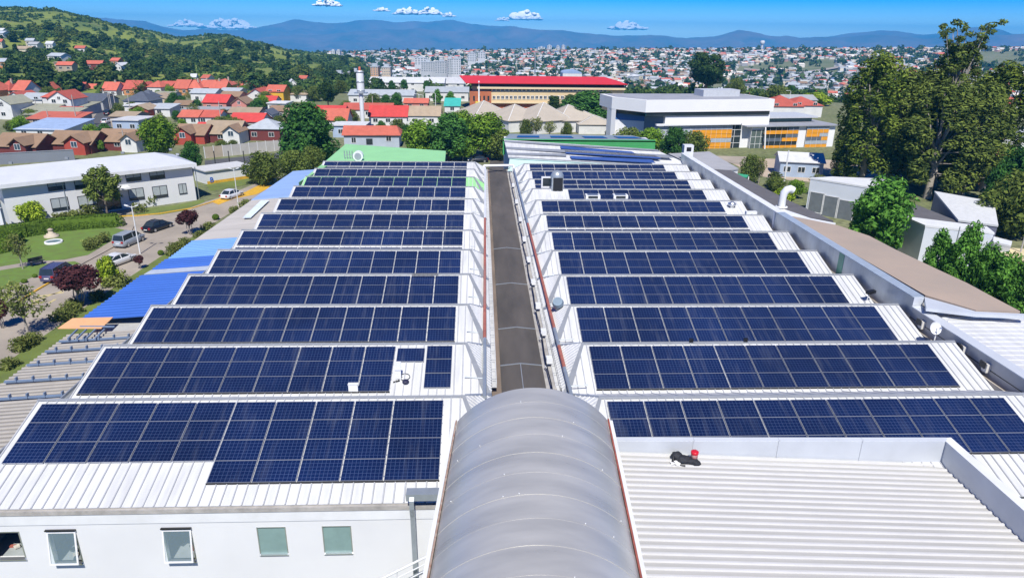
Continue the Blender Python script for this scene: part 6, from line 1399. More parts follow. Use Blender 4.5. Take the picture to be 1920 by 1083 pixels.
# palm
def palm(label,px,py,top,sc=1.):
    p=G(px,py); Hh=ZAT(p,top)-p.z; t=thing('palm_tree',label,'palm tree',p); rs=random.Random(px)
    th=Hh*.55; mb=MB(); mb.tube([(p.x,p.y,-.3),(p.x,p.y,th*.5),(p.x,p.y,th)],[.5,.42,.5],10); mb.build('trunk',wood,t)
    P=[];N=[];S=[]; L=Hh*.48*sc
    for k in range(70):
        a=rs.uniform(0,6.28); e=rs.uniform(-.5,1.45); d=np.array([math.cos(a)*math.cos(e),math.sin(a)*math.cos(e),math.sin(e)]); prev=np.array([p.x,p.y,th]); 
        for s in range(9):
            d=d+np.array([0,0,-.12]); d/=np.linalg.norm(d); prev=prev+d*L/9
            for q in range(2):
                P.append(prev+np.array([rs.uniform(-1,1),rs.uniform(-1,1),rs.uniform(-.4,.2)])*.22); N.append([rs.uniform(-.6,.6),rs.uniform(-.6,.6),1]); S.append(.34)
    P=np.array(P)-np.array(p[:]); link('crown',leafmesh('crown',P,np.array(N),np.array(S),LF['palm'],2.2),t)
palm('dark green palm tree with a round head of fronds among the red roofs',265,196,150)
palm('small palm-like plant by the kiosk path',1452,352,322)
# --- garden in front of the office
T('feather','feathery tree standing before the office entrance',203,408,308,wide=.95)
T('lime','big yellow-green shrub at the left end of the office building',62,420,375,wide=1.0)
T('purple','purple-leaved plum tree nearest the camera, lower left',152,572,498,wide=1.25)
T('purple','purple-leaved plum tree beyond the silver car, before the lean-to roof',357,440,392,wide=1.)
T('purple','slim purple-leaved tree by the lean-to roof edge',263,504,478,wide=.8)
T('sparse','young tree with thin crown, lower left corner',54,630,524,wide=1.05)
T('sparse','thin young tree on the lawn path, left edge',43,504,435,wide=.8)
T('lime','yellow-green young tree beside the white car at the lean-to roof',205,535,478,wide=.6)
T('purple','dark red shrub at the left edge beside the young tree',5,615,562,wide=.8)
T('bush','green bush below the yellow-green young tree',222,534,506,wide=1.1)
for px,py,tp,lab in((405,412,378,'large clipped topiary ball by the driveway, farther one'),(302,478,449,'clipped topiary ball by the lean-to roof, nearer one')):
    T('ball',lab,px,py,tp,wide=1.02)
for i,(px,py,tp,w_) in enumerate(((46,530,507,1.3),(66,520,500,1.2),(83,510,494,1.1),(101,503,480,1.15))):
    T('ball',['brownish clipped ball bush, nearest of the row by the lawn','clipped ball bush, second of the row by the lawn','small clipped ball bush, third of the row by the lawn','clipped ball bush, farthest of the row by the lawn'][i],px,py,tp,wide=w_)
for i,(px,py) in enumerate(((130,410),(145,412),(170,404),(188,400),(262,398),(280,386),(296,383),(312,380),(318,378),(112,414),(344,374))):
    T('flower','small flowering plant, %s from the left under the office windows'%O5[sorted([130,145,170,188,262,280,296,312,318,112,344]).index(px)],px,py,h=1.3+.3*(i%3),group='bed plants under the office windows')
for i,(px,py) in enumerate(((170,468),(178,462),(190,456),(198,452),(168,462))):
    T('flower','low rose bush at the tip of the round lawn, %s from the left'%O5[sorted([170,178,190,198,168]).index(px)],px,py,h=1.2,group='rose bushes on the lawn')
for i,(px,py) in enumerate(((15,690),(40,655),(62,642),(118,600),(140,575),(132,588),(185,560),(330,470),(345,458),(325,478),(440,398),(462,388),(375,445),(392,432))):
    T('bush','low grey-green verge shrub beside the lean-to roof, %s from the left'%O5[sorted([15,40,62,118,140,132,185,330,345,325,440,462,375,392]).index(px)],px,py,h=1.1+.3*(i%2),group='verge shrubs beside the lean-to roof')
# hedge
def hedge(label,pts,wd,hh):
    P3=[G(*q) for q in pts]; c=sum(P3,Vector((0,0,0)))/len(P3); t=thing('hedge',label,'hedge',(c.x,c.y,0))
    mb=MB(); P=[];N=[]; rs=np.random.RandomState(5)
    for i in range(len(P3)-1):
        a,b=P3[i],P3[i+1]; mb.beam(a+Vector((0,0,hh*.46)),b+Vector((0,0,hh*.46)),wd*.9,hh*.9)
        d=(b-a); u=d.normalized(); n=Vector((-u.y,u.x,0)); k=int(d.length*700)
        s=rs.rand(k)*d.length; th=rs.rand(k)*math.pi; 
        cx=np.cos(th)*wd/2*1.02; cz=np.minimum(hh,np.sin(th)*hh*1.25)*(.96+.1*rs.rand(k))
        P.append(np.outer(s,u[:])+np.array(a[:])+np.outer(cx,n[:])+np.outer(cz,[0,0,1])); N.append(np.outer(np.cos(th),n[:])+np.outer(np.sin(th),[0,0,1])+rs.normal(size=(k,3))*.4)
    for q in (P3[0],P3[-1]):
        k=700; d=rs.normal(size=(k,3)); d/=np.linalg.norm(d,axis=1,keepdims=True); d[:,2]=abs(d[:,2]); P.append(np.array(q[:])+d*np.array([wd/2,wd/2,hh])); N.append(d+rs.normal(size=(k,3))*.3)
    P=np.concatenate(P)-np.array([c.x,c.y,0]); N=np.concatenate(N)
    mb.build('core',LF['hedge'],t); link('foliage',leafmesh('foliage',P,N,.1+.1*rs.rand(len(P)),LF['hedge'],1.3),t)
hedge('long clipped hedge behind the round lawn, before the office building',[(-20,452),(50,442),(100,433),(160,427),(222,423)],2.0,1.7)
hedge('dark clipped hedge at the left picture edge',[(-40,480),(10,470),(30,455)],2.2,1.6)
# fountain & bench
p=G(101,455); fo=thing('fountain','small round white fountain basin on the lawn','fountain',p)
mb=MB(); mb.lathe([(1.05,0),(1.05,.26),(.9,.26),(.86,.16),(0,.14)],p,24); mb.build('basin',white2,fo); mb=MB(); mb.lathe([(.86,.2),(0,.2)],p,24); mb.build('water',MG('pool_water',(.12,.2,.24)),fo)
p=G(97,444); st=thing('stone_ornament','small stepped stone ornament behind the fountain basin','ornament',p); mb=MB(); mb.lathe([(.9,0),(.9,.25),(.6,.3),(.55,.5),(.3,.55),(.3,.8),(0,.85)],p,14); mb.build('plinth',M('beige_stone',(.5,.43,.33),.9),st); mb=MB(); mb.lathe([(.28,.85),(.4,1.05),(.1,1.2),(0,1.2)],p,10); mb.build('bowl',WC['tan'],st)
p=G(70,497); bn=thing('park_bench','dark bench beside the lawn path','bench',p); mb=MB(); mb.obox(p+Vector((0,0,.45)),(.6,.8,0),(-.8,.6,0),(0,0,1),.8,.22,.03); mb.build('seat',framed,bn); mb=MB(); mb.obox(p+Vector((-.2,.15,.75)),(.6,.8,0),(-.8,.6,0),(0,0,1),.8,.03,.2); mb.build('backrest',framed,bn)
for s in(-1,1): mb=MB(); mb.obox(p+Vector((.36*s,.48*s,.21)),(.6,.8,0),(-.8,.6,0),(0,0,1),.03,.2,.21); mb.build('leg',framed,bn)
# ================================================================== CARS
def car(label,p,heading,paint,kind='sedan',group=None,sc=1.0,name='parked_car'):
    L={'sedan':4.5,'suv':4.6,'coupe':4.5}[kind]; hw=.88
    t=thing(name,label,'car',p,group); t.rotation_euler=(0,0,heading)
    bel={'sedan':.86,'suv':1.02,'coupe':.84}[kind]; rf={'sedan':1.42,'suv':1.72,'coupe':1.32}[kind]
    # sections along x: (x, half width, bottom, belt)
    sec=[(-L/2,.66,.36,bel-.22),(-L/2+.12,.82,.26,bel-.04),(-L/2+.6,hw,.22,bel),(-.4,hw+.02,.2,bel),(.55,hw+.02,.2,bel),(L/2-1.0,hw,.22,bel-.03),(L/2-.35,.83,.26,bel-.16),(L/2,.58,.36,bel-.32)]
    mb=MB(); V=[];k=8
    for x,w_,b,z in sec:
        V+=[(x,-w_*.94,b),(x,-w_,b+(z-b)*.35),(x,-w_*.98,z-.06),(x,-w_*.9,z),(x,w_*.9,z),(x,w_*.98,z-.06),(x,w_,b+(z-b)*.35),(x,w_*.94,b)]
    n=len(sec); F=[(i*k+j,i*k+(j+1)%k,(i+1)*k+(j+1)%k,(i+1)*k+j) for i in range(n-1) for j in range(k)]
    F=[f[::-1] for f in F]; mb.add(V,F,0,True); mb.add(V[:k],[tuple(range(k))]); mb.add(V[-k:],[tuple(range(k-1,-1,-1))])
    if kind=='suv': cb=[(-L/2+.15,bel-.02,.8),(-L/2+.35,rf-.05,.66),(-.2,rf,.68),(.62,rf-.06,.66),(1.42,bel-.03,.8)]
    elif kind=='coupe': cb=[(-L/2+.45,bel,.76),(-.9,rf-.08,.58),(-.2,rf,.6),(.35,rf-.05,.6),(1.3,bel-.02,.78)]
    else: cb=[(-L/2+.55,bel,.78),(-1.15,rf-.06,.62),(-.3,rf,.64),(.35,rf-.04,.63),(1.25,bel-.02,.8)]
    # roof skin and pillars
    W=[]
    for x,z,w_ in cb: W+=[(x,-w_,z),(x,w_,z)]
    mb.add(W,[(2,4,5,3),(4,6,7,5)],0,True)
    for s in(0,1):
        for i in (0,1,2,3):
            a,b=Vector(W[2*i+s]),Vector(W[2*i+2+s]); mb.beam(a,b,.07,.07)
        i=2; a=Vector(W[4+s]); mb.beam(a,(a.x,(-.83 if s==0 else .83),bel),.08,.06)
    def bl(m_,nm,mt,par=t):
        o=m_.build(nm,mt); o.parent=par; return o
    body=bl(mb,'body',paint)
    g1=MB(); a,b,c,d=[Vector(W[i]) for i in(6,7,9,8)]; g1.slab([a,b,c,d],.02); bl(g1,'windshield',glassdark)
    g1=MB(); a,b,c,d=[Vector(W[i]) for i in(2,3,1,0)]; g1.slab([a,b,c,d],.02); bl(g1,'rear_window',glassdark)
    for s in(0,1):
        g1=MB(); sg=-1 if s==0 else 1; P=[Vector(W[2*i+s]) for i in range(5)]; P=[P[0],P[1],P[2],P[3],P[4]]
        cc=sum(P,Vector((0,0,0)))/5; P=[cc+(q-cc)*.93+Vector((0,sg*.01,0)) for q in P]; g1.poly(P if s==0 else P[::-1]); g1.poly(P[::-1] if s==0 else P); bl(g1,'side_window',glassdark)
    for x in(-L/2+.85,L/2-.88):
        for s in(-1,1):
            w_=MB(); y=s*(hw-.1); w_.tube([(x,y-.1,.32),(x,y+.1,.32)],.32,16); o=bl(w_,'wheel',dark)
            r_=MB(); r_.tube([(x,y+s*.101,.32),(x,y+s*.115,.32)],.2,12); bl(r_,'rim',alum,o)
    for s in(-1,1):
        h_=MB(); h_.obox((L/2-.18,s*.58,bel-.28),(1,0,-.3),(0,1,0),(.3,0,1),.14,.17,.08); bl(h_,'headlight',framew)
        h_=MB(); h_.obox((-L/2+.04,s*.62,bel-.18),(1,0,0),(0,1,0),(0,0,1),.06,.14,.12); bl(h_,'tail_light',M('red_lamp',(.35,.01,.01),.3) if 'red_lamp' not in bpy.data.materials else bpy.data.materials['red_lamp'])
        h_=MB(); h_.obox((.85,s*.98,bel+.06),(1,0,0),(0,1,0),(0,0,1),.06,.09,.07); bl(h_,'side_mirror',paint)
    h_=MB(); h_.obox((-L/2+.0,0,bel-.36),(1,0,0),(0,1,0),(0,0,1),.015,.26,.06); bl(h_,'number_plate',framew)
    t.scale=(sc,sc,sc); return t
def paintm(n,c): return M(n,c,.25,.1,.02,1,spec=.7)
pw_,pk,ps_,pn=paintm('white_car_paint',(.72,.73,.74)),paintm('black_car_paint',(.012,.013,.018)),paintm('silver_car_paint',(.34,.38,.42)),paintm('purple_blue_car_paint',(.07,.07,.14))
def hd(a,b): d=G(*b)-G(*a); return math.atan2(d.y,d.x)
car('silver estate car parked second along the driveway, beside the lamp post',G(244,457),hd((222,466),(268,446)),ps_,'suv')
car('black sedan parked on the driveway beyond the silver estate car',G(297,430),hd((276,437),(318,423)),pk,'sedan')
car('white car parked beyond the office corner, on the yellow pavement',G(436,370),hd((418,376),(456,364)),pw_,'sedan')
car('white coupe parked behind the yellow-green young tree',G(223,494),hd((200,500),(244,484)),pw_,'coupe')
car('purple-blue car half hidden by the purple-leaved tree',G(112,520),hd((98,530),(150,500)),pn,'suv')
car('black car parked at the far end of the passage, by the trees',G(896,304),R(185),pk,'sedan')
car('white car with a dark windscreen on the side street, nearest one',G(200,231),R(97),pw_,'sedan')
car('black van-like car on the side street, behind the white car',G(205,216),R(97),pk,'suv')
car('dark blue car on the side street, farthest one',G(206,203),R(97),paintm('dark_teal_car_paint',(.05,.08,.10)),'suv')
# ================================================================== LAMP POSTS, POLES
def pole(label,px,py,top,r=.09,name='utility_pole',cat='pole',arm=None,mat=None,topx=None,group=None):
    p=G(px,py); z=ZAT(p,top); t=thing(name,label,cat,p,group); mt=mat or M('concrete_pole',(.40,.38,.35),.8) if 'concrete_pole' not in bpy.data.materials or mat else bpy.data.materials['concrete_pole']
    mb=MB(); mb.tube([(p.x,p.y,0),(p.x,p.y,z)],[r*1.25,r*.8],8); mb.build('shaft',mt,t)
    if arm=='cross': mb=MB(); mb.box(p.x-.9,p.x+.9,p.y-.06,p.y+.06,z-.7,z-.58); mb.build('cross_arm',wood,t)
    elif arm=='lamp': mb=MB(); mb.tube([(p.x,p.y,z),(p.x-.4,p.y,z+.35),(p.x-1.2,p.y,z+.4)],.06,8); mb.build('lamp_arm',mt,t); mb=MB(); mb.obox((p.x-1.5,p.y,z+.38),(1,0,0),(0,1,0),(0,0,1),.35,.14,.07); mb.build('lamp_head',mt,t)
    elif arm=='twin':
        for s in(-1,1): mb=MB(); mb.tube([(p.x,p.y,z-.2),(p.x+s*.5,p.y,z)],.035,6); mb.obox((p.x+s*.62,p.y,z+.05),(1,0,.3*s),(0,1,0),(0,0,1),.22,.12,.06); mb.build('lamp_head',white,t)
    return t
pole('slim twin-headed lamp post between the silver car and the topiary ball',263,476,386,.07,'lamp_post','lamp post','twin',white)
pole('slim white lamp post behind the white car by the yellow pavement',447,386,316,.06,'lamp_post','lamp post','twin',white)
for px,py,tp,arm,lab in((146,238,178,'cross','leaning utility pole at the left side of the side street, nearest'),(213,222,175,'cross','utility pole at the right side of the side street, nearest'),(207,205,170,'cross','utility pole at the right side of the side street, middle'),(218,208,172,'cross','utility pole by the slate roof, right of the side street'),(197,196,168,'cross','utility pole at the far end of the side street'),(80,289,258,'cross','utility pole between the brown-roofed houses, left'),(236,284,244,'cross','utility pole beside the white gabled front'),(246,218,178,None,'thin pole before the slate hipped roof'),(380,208,183,None,'pale pole amid the trees, middle left'),(416,238,190,None,'thin pale pole before the tan roof'),(94,238,205,None,'thin dark pole by the olive-grey roof'),(72,218,188,None,'thin pole before the white grey-roofed house'),(700,218,180,None,'white pole right of the white tower'),(732,224,208,None,'thin pole by the bright red sloping roof')):
    pole(lab,px,py,tp,.13,arm=arm)
for px,py,tp,lab in((794,198,180,'street lamp left of the brick corner, nearer one'),(786,196,178,'street lamp left of the brick corner, farther one'),(1478,205,172,'curved street lamp behind the modern wing'),(817,205,176,'tall white mast left of the brick corner')):
    pole(lab,px,py,tp,.11,'street_lamp','street lamp','lamp',white)
pole('white pole before the blue-shaded kiosk',1470,342,282,.14,'flag_pole','pole',None,white)
pole('slim grey pole among the slender trees along the brown roof, left',1773,535,425,.07,mat=galvpipe)
pole('slim wooden pole before the pale yellow roof, right',1900,520,438,.09)
p=G(1003,248); an=pole('tall thin mast beyond the long red roof',1003,140,97,.35,'radio_mast','mast',None,galvpipe)
p=G(1035,268); pole('short white antenna on the green fascia block',1032,262,240,.05,'antenna','antenna',None,white)
for px,py,tp,lab in((1438,347,325,'white bollard-like post by the grey shingle roof, left'),(1458,350,332,'white bent post by the grey shingle roof, right')):
    pole(lab,px,py,tp,.1,'path_post','post',None,white)
# ================================================================== HILL: trees, scrub, houses
rs=np.random.RandomState(42)
def hpt(px,t):
    d=HB+(HT-HB)*t; az=math.atan2(ray(px,100).x,ray(px,100).y); x,y=d*math.sin(az),d*math.cos(az); return Vector((x,y,float(hill_z(np.array([x]),np.array([y]))[0])))
def vis(p): 
    q=proj(p); return -40<q[0]<760 and q[1]>0
HP=[]
# houses on the hill
def hhouse(label,px,py,pw,kind,wc,rc,h=3,rise=1.4):
    # find the hill point under the photo point
    d=ray(px,py); q=None
    for k in range(60,2400):
        dist=HB*.9+k*.6; p=d*(dist/math.hypot(d.x,d.y))+Vector((0,0,CZ))
        if p.z<=float(hill_z(np.array([p.x]),np.array([p.y]))[0]): q=p;break
    if q is None: return
    t=H(label,300,250,10,kind,wc,rc,h,rise,7,rz=rng.uniform(-20,20),nwin=2,w_=pw*MPP(q),name='hillside_house'); t.location=q+Vector((0,0,.3)); HP.append(q)
for a in (('white villa at the left edge of the green hill',8,72,16,'gx','white','palegrey'),('white house below the villa at the left edge of the hill',6,66,10,'gx','white','white'),('red-roofed house at the left edge of the hill',1,88,12,'gx','cream','coral'),('small cream house among hill trees, upper left',60,86,13,'gx','cream','palegrey'),('grey-roofed house on the hill below the cream one',69,93,16,'gx','white','grey'),('long white villa with a beige roof on the hill',49,102,29,'gx','cream','tanroof'),('white house among hill trees beside a tall dark tree',97,92,11,'gx','white','white'),('white house with a terrace on the hill, middle',113,116,30,'gx','white','palegrey'),('orange-roofed house on the hill below the terrace house',128,134,26,'gx','tan','coral'),('beige terrace building on the hill, below the white terrace house',118,130,20,'flat','tan','tanroof'),('white house with a pinkish roof on the hill, middle',154,100,16,'gx','white','coral'),('long brown-red roofed house on the hill, right of the terrace house',181,131,28,'gx','maroon','coral'),('red roof with a white wall on the hill, right',221,124,14,'gx','orange','coral'),('white house on the hill right of the red roof',231,134,13,'gy','white','white'),('small white house at the foot of the hill, right',366,156,9,'gx','white','white'),('small pink-roofed house at the foot of the hill, right',391,158,13,'gx','white','coral'),('grey-roofed house at the left edge, lower hill',5,128,20,'gx','orange','palegrey'),('white house at the hill foot above the yellow house',549,166,12,'gy','white','white'),('red-roofed house at the hill foot, far right',571,158,14,'gx','white','coral')):
    hhouse(*a)
# individuals: the 300 that show largest
for i in range(300):
    t=.01+.52*(i/300)**1.2+.02*rs.rand(); px=rs.uniform(-20,740)
    if px>560 and t>.3: px=rs.uniform(0,560)
    dens=math.sin(px*.021+1)+math.cos(px*.05+t*19)
    p=hpt(px,t+ (.03 if dens<-.9 else 0))
    if any((p-hq).length<11 or (abs(proj(p)[0]-proj(hq)[0])<14 and 0<(hq-p).y<45) for hq in HP) : p=hpt(rs.uniform(520,740),rs.uniform(.05,.6))
    k=['hill','hill','hill','hillcone','hillbright'][rs.randint(5)]
    T(k,'dark bushy tree on the lower slope of the green hill' if k!='hillbright' else 'lighter green tree on the lower slope of the green hill',0,0,h=rs.uniform(3.6,8.0)*(1.25 if t<.08 else 1),loc=p-Vector((0,0,.3)),group='trees on the lower green hill' if k!='hillbright' else 'lighter trees on the lower green hill',wide=rs.uniform(1.0,1.6))
# scrub: nobody could count it
P=[];N=[];S=[]
n=0
while n<7200:
    t=rs.rand()**.8*1.02; px=rs.uniform(-60,745) if rs.rand()<.8 else rs.uniform(560,760); d=HB+(HT-HB)*t; az=math.atan2(ray(px,100).x,ray(px,100).y); x,y=d*math.sin(az),d*math.cos(az)
    f=vnoise(np.array([x]),np.array([y]),55.)[0]+.5*vnoise(np.array([x+99]),np.array([y]),21.)[0]
    if f<rs.uniform(-1.1,.75) and t<.97 and px<600: continue
    n+=1; z=float(hill_z(np.array([x]),np.array([y]))[0]); r=rs.uniform(.8,2.4)*(1.5 if rs.rand()<.15 else 1); m=22
    dd=rs.normal(size=(m,3)); dd/=np.linalg.norm(dd,axis=1,keepdims=True); dd[:,2]=np.abs(dd[:,2]); P.append(np.array([x,y,z])+dd*np.array([r*1.3,r*1.3,r])*(.5+.5*rs.rand(m,1))); N.append(dd+rs.normal(size=(m,3))*.5); S.append(r*(.55+.5*rs.rand(m)))
me=leafmesh('hill_scrub',np.concatenate(P),np.concatenate(N),np.concatenate(S),LF['hill'],1.3); struct(link('hill_scrub',me),'stuff')
# ================================================================== TOWN ON THE FAR SLOPE
CM=[hmat('town_white',(.76,.71,.62)),hmat('town_cream',(.58,.47,.34)),hmat('town_grey',(.36,.36,.37)),hmat('town_pink',(.50,.30,.26)),RC['grey'],RC['palegrey'],RC['coral'],RC['brown'],RC['slate'],hmat('town_blue',(.16,.26,.45))]
def tpoint(px,d):
    v=ray(px,100); az=math.atan2(v.x,v.y); x,y=d*math.sin(az),d*math.cos(az); return Vector((x,y,float(ground_z(x,y))))
def openland(p):
    q=proj(p); return (q[0]>1770 and 97<q[1]<129) or (1425<q[0]<1490 and 118<q[1]<133) or (1505<q[0]<1570 and 112<q[1]<141) or (1380<q[0]<1440 and 124<q[1]<140)
r4=random.Random(99); pts=[]
for i in range(4000):
    u_=r4.random(); d=500+1270*u_**.7; px=r4.uniform(600,1980)
    p=tpoint(px,d)
    if openland(p): continue
    pts.append((d,p))
pts.sort(key=lambda q:q[0])
# visible-in-picture test for the individuals (not hidden by the school, trees)
ind=[];rest=[]
for d,p in pts:
    q=proj(p)
    okv=len(ind)<300 and q[1]<176 and not(858<q[0]<1175 and q[1]>138) and not(1540<q[0]<1890 and q[1]>96) and not(1150<q[0]<1455 and q[1]>172) and 640<q[0]<1915 and not(1255<q[0]<1390 and q[1]>108)
    (ind if okv else rest).append((d,p))
for d,p in ind:
    w_=r4.uniform(8,13); k=r4.choice(['gx','gx','gy','hip','flat']); wc=r4.choice(['white','white','white','cream','grey']); rc=r4.choice(['grey','palegrey','white','coral','brown','grey','grey','palegrey'])
    nm={'grey':'grey','palegrey':'pale grey','white':'white','coral':'red','brown':'brown'}[rc]; wn={'white':'white','cream':'cream','grey':'grey'}[wc]
    t=H('small %s-walled house with a %s roof on the far town slope'%(wn,nm),300,250,10,k,wc,rc,r4.uniform(2.8,5.4),r4.uniform(1.2,2),8,rz=r4.uniform(-35,35),nwin=2,w_=w_,name='town_house',group='%s houses with %s roofs on the far slope'%(wn,nm)); t.location=p
mb=MB()
for d,p in rest:
    w2=r4.uniform(3.,5.6);d2=r4.uniform(2.6,4);h=r4.uniform(2.4,5); a=r4.uniform(-.7,.7); ca,sa=math.cos(a),math.sin(a)
    V=[(p.x+x*ca-y*sa,p.y+x*sa+y*ca,p.z+z) for x,y,z in((-w2,-d2,-2),(w2,-d2,-2),(w2,d2,-2),(-w2,d2,-2),(-w2,-d2,h),(w2,-d2,h),(w2,d2,h),(-w2,d2,h))]
    mb.add(V,[(0,1,5,4),(1,2,6,5),(2,3,7,6),(3,0,4,7)],r4.choice([0,0,0,1,2,0,3]))
    rr=r4.uniform(1,2); V2=[(p.x+x*ca-y*sa,p.y+x*sa+y*ca,p.z+z) for x,y,z in((-w2-.3,-d2-.3,h-.1),(w2+.3,-d2-.3,h-.1),(w2+.3,d2+.3,h-.1),(-w2-.3,d2+.3,h-.1),(-w2-.3,0,h+rr),(w2+.3,0,h+rr))]
    mb.add(V2,[(0,1,5,4),(2,3,4,5),(0,4,3),(1,2,5)],r4.choice([4,4,5,5,5,0,7,0,7,4,1,6,6] if r4.random()>.01 else [9]))
    if d<1100: 
        for q in(-.5,.45):
            x0_=w2*q; V3=[(p.x+x*ca-y*sa,p.y+x*sa+y*ca,p.z+z) for x,y,z in((x0_-.6,-d2-.03,1),(x0_+.6,-d2-.03,1),(x0_+.6,-d2-.03,2.2),(x0_-.6,-d2-.03,2.2))]; mb.add(V3,[(0,1,2,3)],8)
struct(mb.build('far_town_houses',CM),'stuff')
# trees of the far town
P=[];N=[];S=[]
for i in range(6200):
    d=480+1330*r4.random()**.75; px=r4.uniform(590,1990); p=tpoint(px,d); r=r4.uniform(1.6,4.6)*(1.5 if r4.random()<.12 else 1); m=26
    f=math.sin(p.x*.021)+math.cos(p.y*.017+p.x*.01)
    if f<r4.uniform(-2.2,.3) or (openland(p) and r4.random()<.85): continue
    dd=rs.normal(size=(m,3)); dd/=np.linalg.norm(dd,axis=1,keepdims=True); P.append(np.array(p[:])+np.array([0,0,r*.8])+dd*np.array([r,r,r*1.2])*(.5+.5*rs.rand(m,1))); N.append(dd+rs.normal(size=(m,3))*.5); S.append(r*(.55+.45*rs.rand(m)))
struct(link('far_town_trees',leafmesh('far_town_trees',np.concatenate(P),np.concatenate(N),np.concatenate(S),LF['hill'],1.3)),'stuff')
# belt of trees between the near roofs and the far slope (wood reads as one mass)
P=[];N=[];S=[]
for i in range(520):
    d=r4.uniform(345,520); px=r4.uniform(560,1990); p=tpoint(px,d); r=r4.uniform(1.8,3.6); m=60
    dd=rs.normal(size=(m,3)); dd/=np.linalg.norm(dd,axis=1,keepdims=True); P.append(np.array(p[:])+np.array([0,0,r*.9])+dd*np.array([r,r,r*1.2])*(.5+.5*rs.rand(m,1))); N.append(dd+rs.normal(size=(m,3))*.5); S.append(r*(.35+.3*rs.rand(m)))
struct(link('valley_wood',leafmesh('valley_wood',np.concatenate(P),np.concatenate(N),np.concatenate(S),LF['hill'],1.3)),'stuff')
# apartment blocks
def block(label,px,py,pw,ph,d,col,rows,cols,group=None,side=.25,name='apartment_block'):
    p=tpoint(px,d); s=MPP(p); W_=pw*s; z0=ZAT(p,py); z1=ZAT(p,py-ph); p.z=z0; t=thing(name,label,'apartment block',p,group)
    mb=MB(); mb.box(p.x-W_/2,p.x+W_/2,p.y,p.y+12,min(z0,p.z)-25,z1); mb.build('wall',col,t); mb=MB(); mb.box(p.x-W_/2-.2,p.x+W_/2+.2,p.y-.2,p.y+12.2,z1,z1+.5); mb.box(p.x-2,p.x+2,p.y+4,p.y+8,z1+.5,z1+2.5); mb.build('roof',RC['palegrey'],t)
    hh=(z1-z0)/rows; ww=W_/cols; me=winmesh(round(ww*.55,1),round(hh*.55,1),framew,glassblue)
    for i in range(rows):
        for j in range(cols): link('window',me,t,(-W_/2+ww*(j+.22),-.004,i*hh+hh*.25))
wt=hmat('block_white',(.62,.63,.64)); ob=hmat('block_orange',(.62,.36,.20)); cb_=hmat('block_cream',(.60,.50,.38)); gb_=hmat('block_grey',(.46,.48,.50))
block('white tower block in the middle distance, right one of the cluster',855,140,17,29,780,wt,9,4)
block('white slab block beside the white tower block',843,140,9,29,790,gb_,9,2)
block('pale slab block left of the white tower block',826,138,22,22,800,gb_,7,5)
block('lower pale slab block, left end of the cluster',802,135,26,18,820,gb_,5,6)
block('pinkish-white block behind the pale slab blocks',788,122,22,13,1000,wt,4,4)
block('white stepped block on the slope above the long red roof, left part',885,116,16,16,1150,wt,5,4)
block('white stepped block on the slope above the long red roof, right part',903,110,14,12,1180,wt,4,3)
block('pair of white towers on the left of the far town, left tower',624,108,8,12,1250,wt,7,2)
block('pair of white towers on the left of the far town, right tower',634,108,7,12,1250,wt,7,2)
block('orange block left of the white tower, middle distance',700,142,14,16,560,ob,4,3)
block('cream and orange block above the umbrella-shaped tree',630,158,24,18,520,ob,4,4)
block('cream block right of the umbrella-shaped tree',660,156,20,20,530,cb_,4,4)
block('pale cream block row right of the orange block',722,142,16,15,580,cb_,3,4)
for px,pw,ph in((1015,13,7),(1030,8,10),(1046,6,9),(1056,6,10)): block('small white block on the skyline above the long red roof',px,98,pw,ph+2,1700,wt,4,2,'skyline blocks above the long red roof')
p=tpoint(1427,1700); zt_=ZAT(p,77); zb_=ZAT(p,92); s=MPP(p); wt_=thing('water_tower','white water tower on the skyline of the far town','water tower',Vector((p.x,p.y,zb_-4))); mb=MB(); mb.lathe([(2.2*s,-20),(2.2*s,(zt_-zb_)*.5)],(p.x,p.y,zb_),14); mb.build('shaft',wt,wt_); mb=MB(); mb.lathe([(2.2*s,(zt_-zb_)*.5),(4*s,(zt_-zb_)*.65),(4*s,zt_-zb_),(0,zt_-zb_+1)],(p.x,p.y,zb_),14); mb.build('tank',wt,wt_)
p=tpoint(1075,640); t=thing('sports_hall','pale blue vaulted hall roof beyond the long red roof','hall',p); s=MPP(p); z=ZAT(p,138); mb=MB(); w2=18*s; V=[(p.x+w2*math.cos(a),y,z+w2*.28*math.sin(a)) for y in(p.y,p.y+22) for a in np.linspace(0,math.pi,13)]; mb.add(V,[(i,i+1,14+i,13+i) for i in range(12)]+[tuple(range(13)),tuple(range(25,12,-1))]); mb.build('roof',RC['blue'],t); mb=MB(); mb.box(p.x-w2,p.x+w2,p.y+.1,p.y+21.9,z-12,z); mb.build('wall',WC['white'],t)
# winding pale road on the slope
P_=[(1395,132),(1420,134),(1450,137),(1480,139),(1510,138),(1540,134),(1570,129),(1600,123)]
def tg(px,py):
    d=ray(px,py)
    for k in range(350,2000,4):
        q=d*(k/math.hypot(d.x,d.y))+Vector((0,0,CZ))
        if q.z<=float(ground_z(q.x,q.y))+.6: return q
    return q
mb=MB(); W_=[(tg(x,y-1.6),tg(x,y+1.6)) for x,y in P_]
for i in range(len(W_)-1): mb.poly([W_[i][1]+Vector((0,0,2)),W_[i+1][1]+Vector((0,0,2)),W_[i+1][0]+Vector((0,0,2)),W_[i][0]+Vector((0,0,2))])
struct(mb.build('hill_road',concrete))
# green open slope on the right
gs=[(1780,98),(1830,96),(1925,94),(1990,92),(1990,128),(1925,130),(1840,126),(1790,116)]
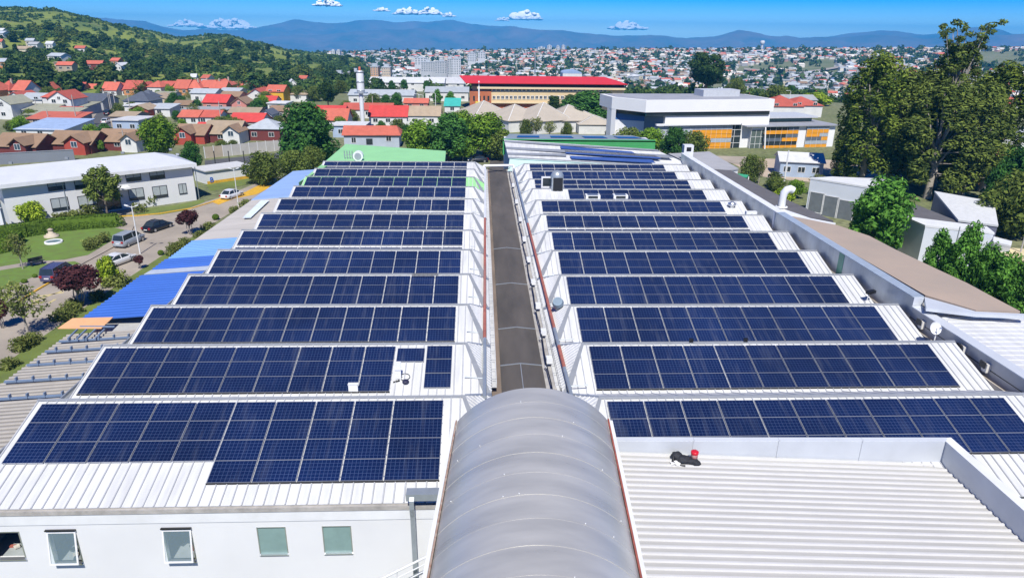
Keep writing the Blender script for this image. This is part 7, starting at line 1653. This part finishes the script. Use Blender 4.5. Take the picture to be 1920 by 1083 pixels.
# ================================================================== CLOUDS (beyond the haze box)
clm=bpy.data.materials.new('cloud'); clm.use_nodes=True
_n=clm.node_tree.nodes;_l=clm.node_tree.links; _n.remove(_n['Principled BSDF']); _d=_n.new('ShaderNodeBsdfDiffuse'); _t=_n.new('ShaderNodeBsdfTranslucent'); _m=_n.new('ShaderNodeMixShader')
for q in(_d,_t): q.inputs[0].default_value=(.96,.96,.97,1)
_g=_n.new('ShaderNodeNewGeometry'); _v=_n.new('ShaderNodeVectorMath'); _v.operation='ADD'; _v.inputs[1].default_value=(0,-2.4,2.0); _v2=_n.new('ShaderNodeVectorMath'); _v2.operation='NORMALIZE'   # thick cloud scatters: softened shading normal
_l.new(_g.outputs['Normal'],_v.inputs[0]); _l.new(_v.outputs[0],_v2.inputs[0]); _l.new(_v2.outputs[0],_d.inputs['Normal']); _m.inputs[0].default_value=.12
_l.new(_d.outputs[0],_m.inputs[1]); _l.new(_t.outputs[0],_m.inputs[2]); _l.new(_m.outputs[0],[x for x in _n if x.type=='OUTPUT_MATERIAL'][0].inputs[0])
def cloud(label,px,py,pw,ph,seed,nq=900):
    pw*=.85; ph*=.72
    c=D(px,py,13500); s=13500/CF; r=random.Random(seed); L=[]
    n=max(5,int(pw/ph*4))
    for i in range(n):
        t=(i+.5)/n*2-1; env=(1-t*t)**.6*(.55+.45*math.sin(i*2.3+seed)); hgt=ph*env
        L.append(((t*pw*.5*s,r.uniform(-.2,.2)*pw*s,-ph*.4*s+hgt*.35*s),(ph*.42*s,ph*.5*s,max(.12*ph,hgt*.48)*s)))
        L.append(((t*pw*.42*s+r.uniform(-2,2)*s,0,-ph*.4*s+hgt*.75*s),(ph*.25*s,ph*.3*s,ph*.22*s*env)))
    mb=MB(); 
    for (q,rr) in L:
        mb.ball(tuple(c[i]+q[i] for i in range(3)),rr,10,7)
        for k in range(5):
            a=r.uniform(0,6.28); e=r.uniform(-.2,1.2); f=r.uniform(.25,.5); d=(math.cos(a)*math.cos(e),math.sin(a)*math.cos(e),math.sin(e))
            mb.ball(tuple(c[i]+q[i]+d[i]*rr[i]*.85 for i in range(3)),tuple(x*f for x in rr),8,6)
    o=mb.build('cloud',clm,None,c[:]); tag(o,label,'cloud')
for a in (('long white cumulus bank above the hill and blue mountains, right part',430,45,100,26,1),('left tail of the long white cumulus bank above the hill',350,44,62,16,2),('small white cloud at the top edge, left',614,5,52,18,3),('faint small cloud left of the white cloud pair',716,18,30,10,8),('left cloud of a white pair above the mountains',762,21,48,18,4),('right cloud of a white pair above the mountains',806,21,48,18,5),('faint small cloud beside the white pair',842,28,24,12,9),('white boat-shaped cloud above the middle mountains',984,28,66,26,6),('faint cloud left of the boat-shaped one',942,36,26,10,10),('white cloud above the right mountains',1176,48,74,22,7)):
    cloud(*a)
# prototypes are only patterns: remove them
for a in PT.values():
    for ch in list(a.children): bpy.data.objects.remove(ch)
    bpy.data.objects.remove(a)
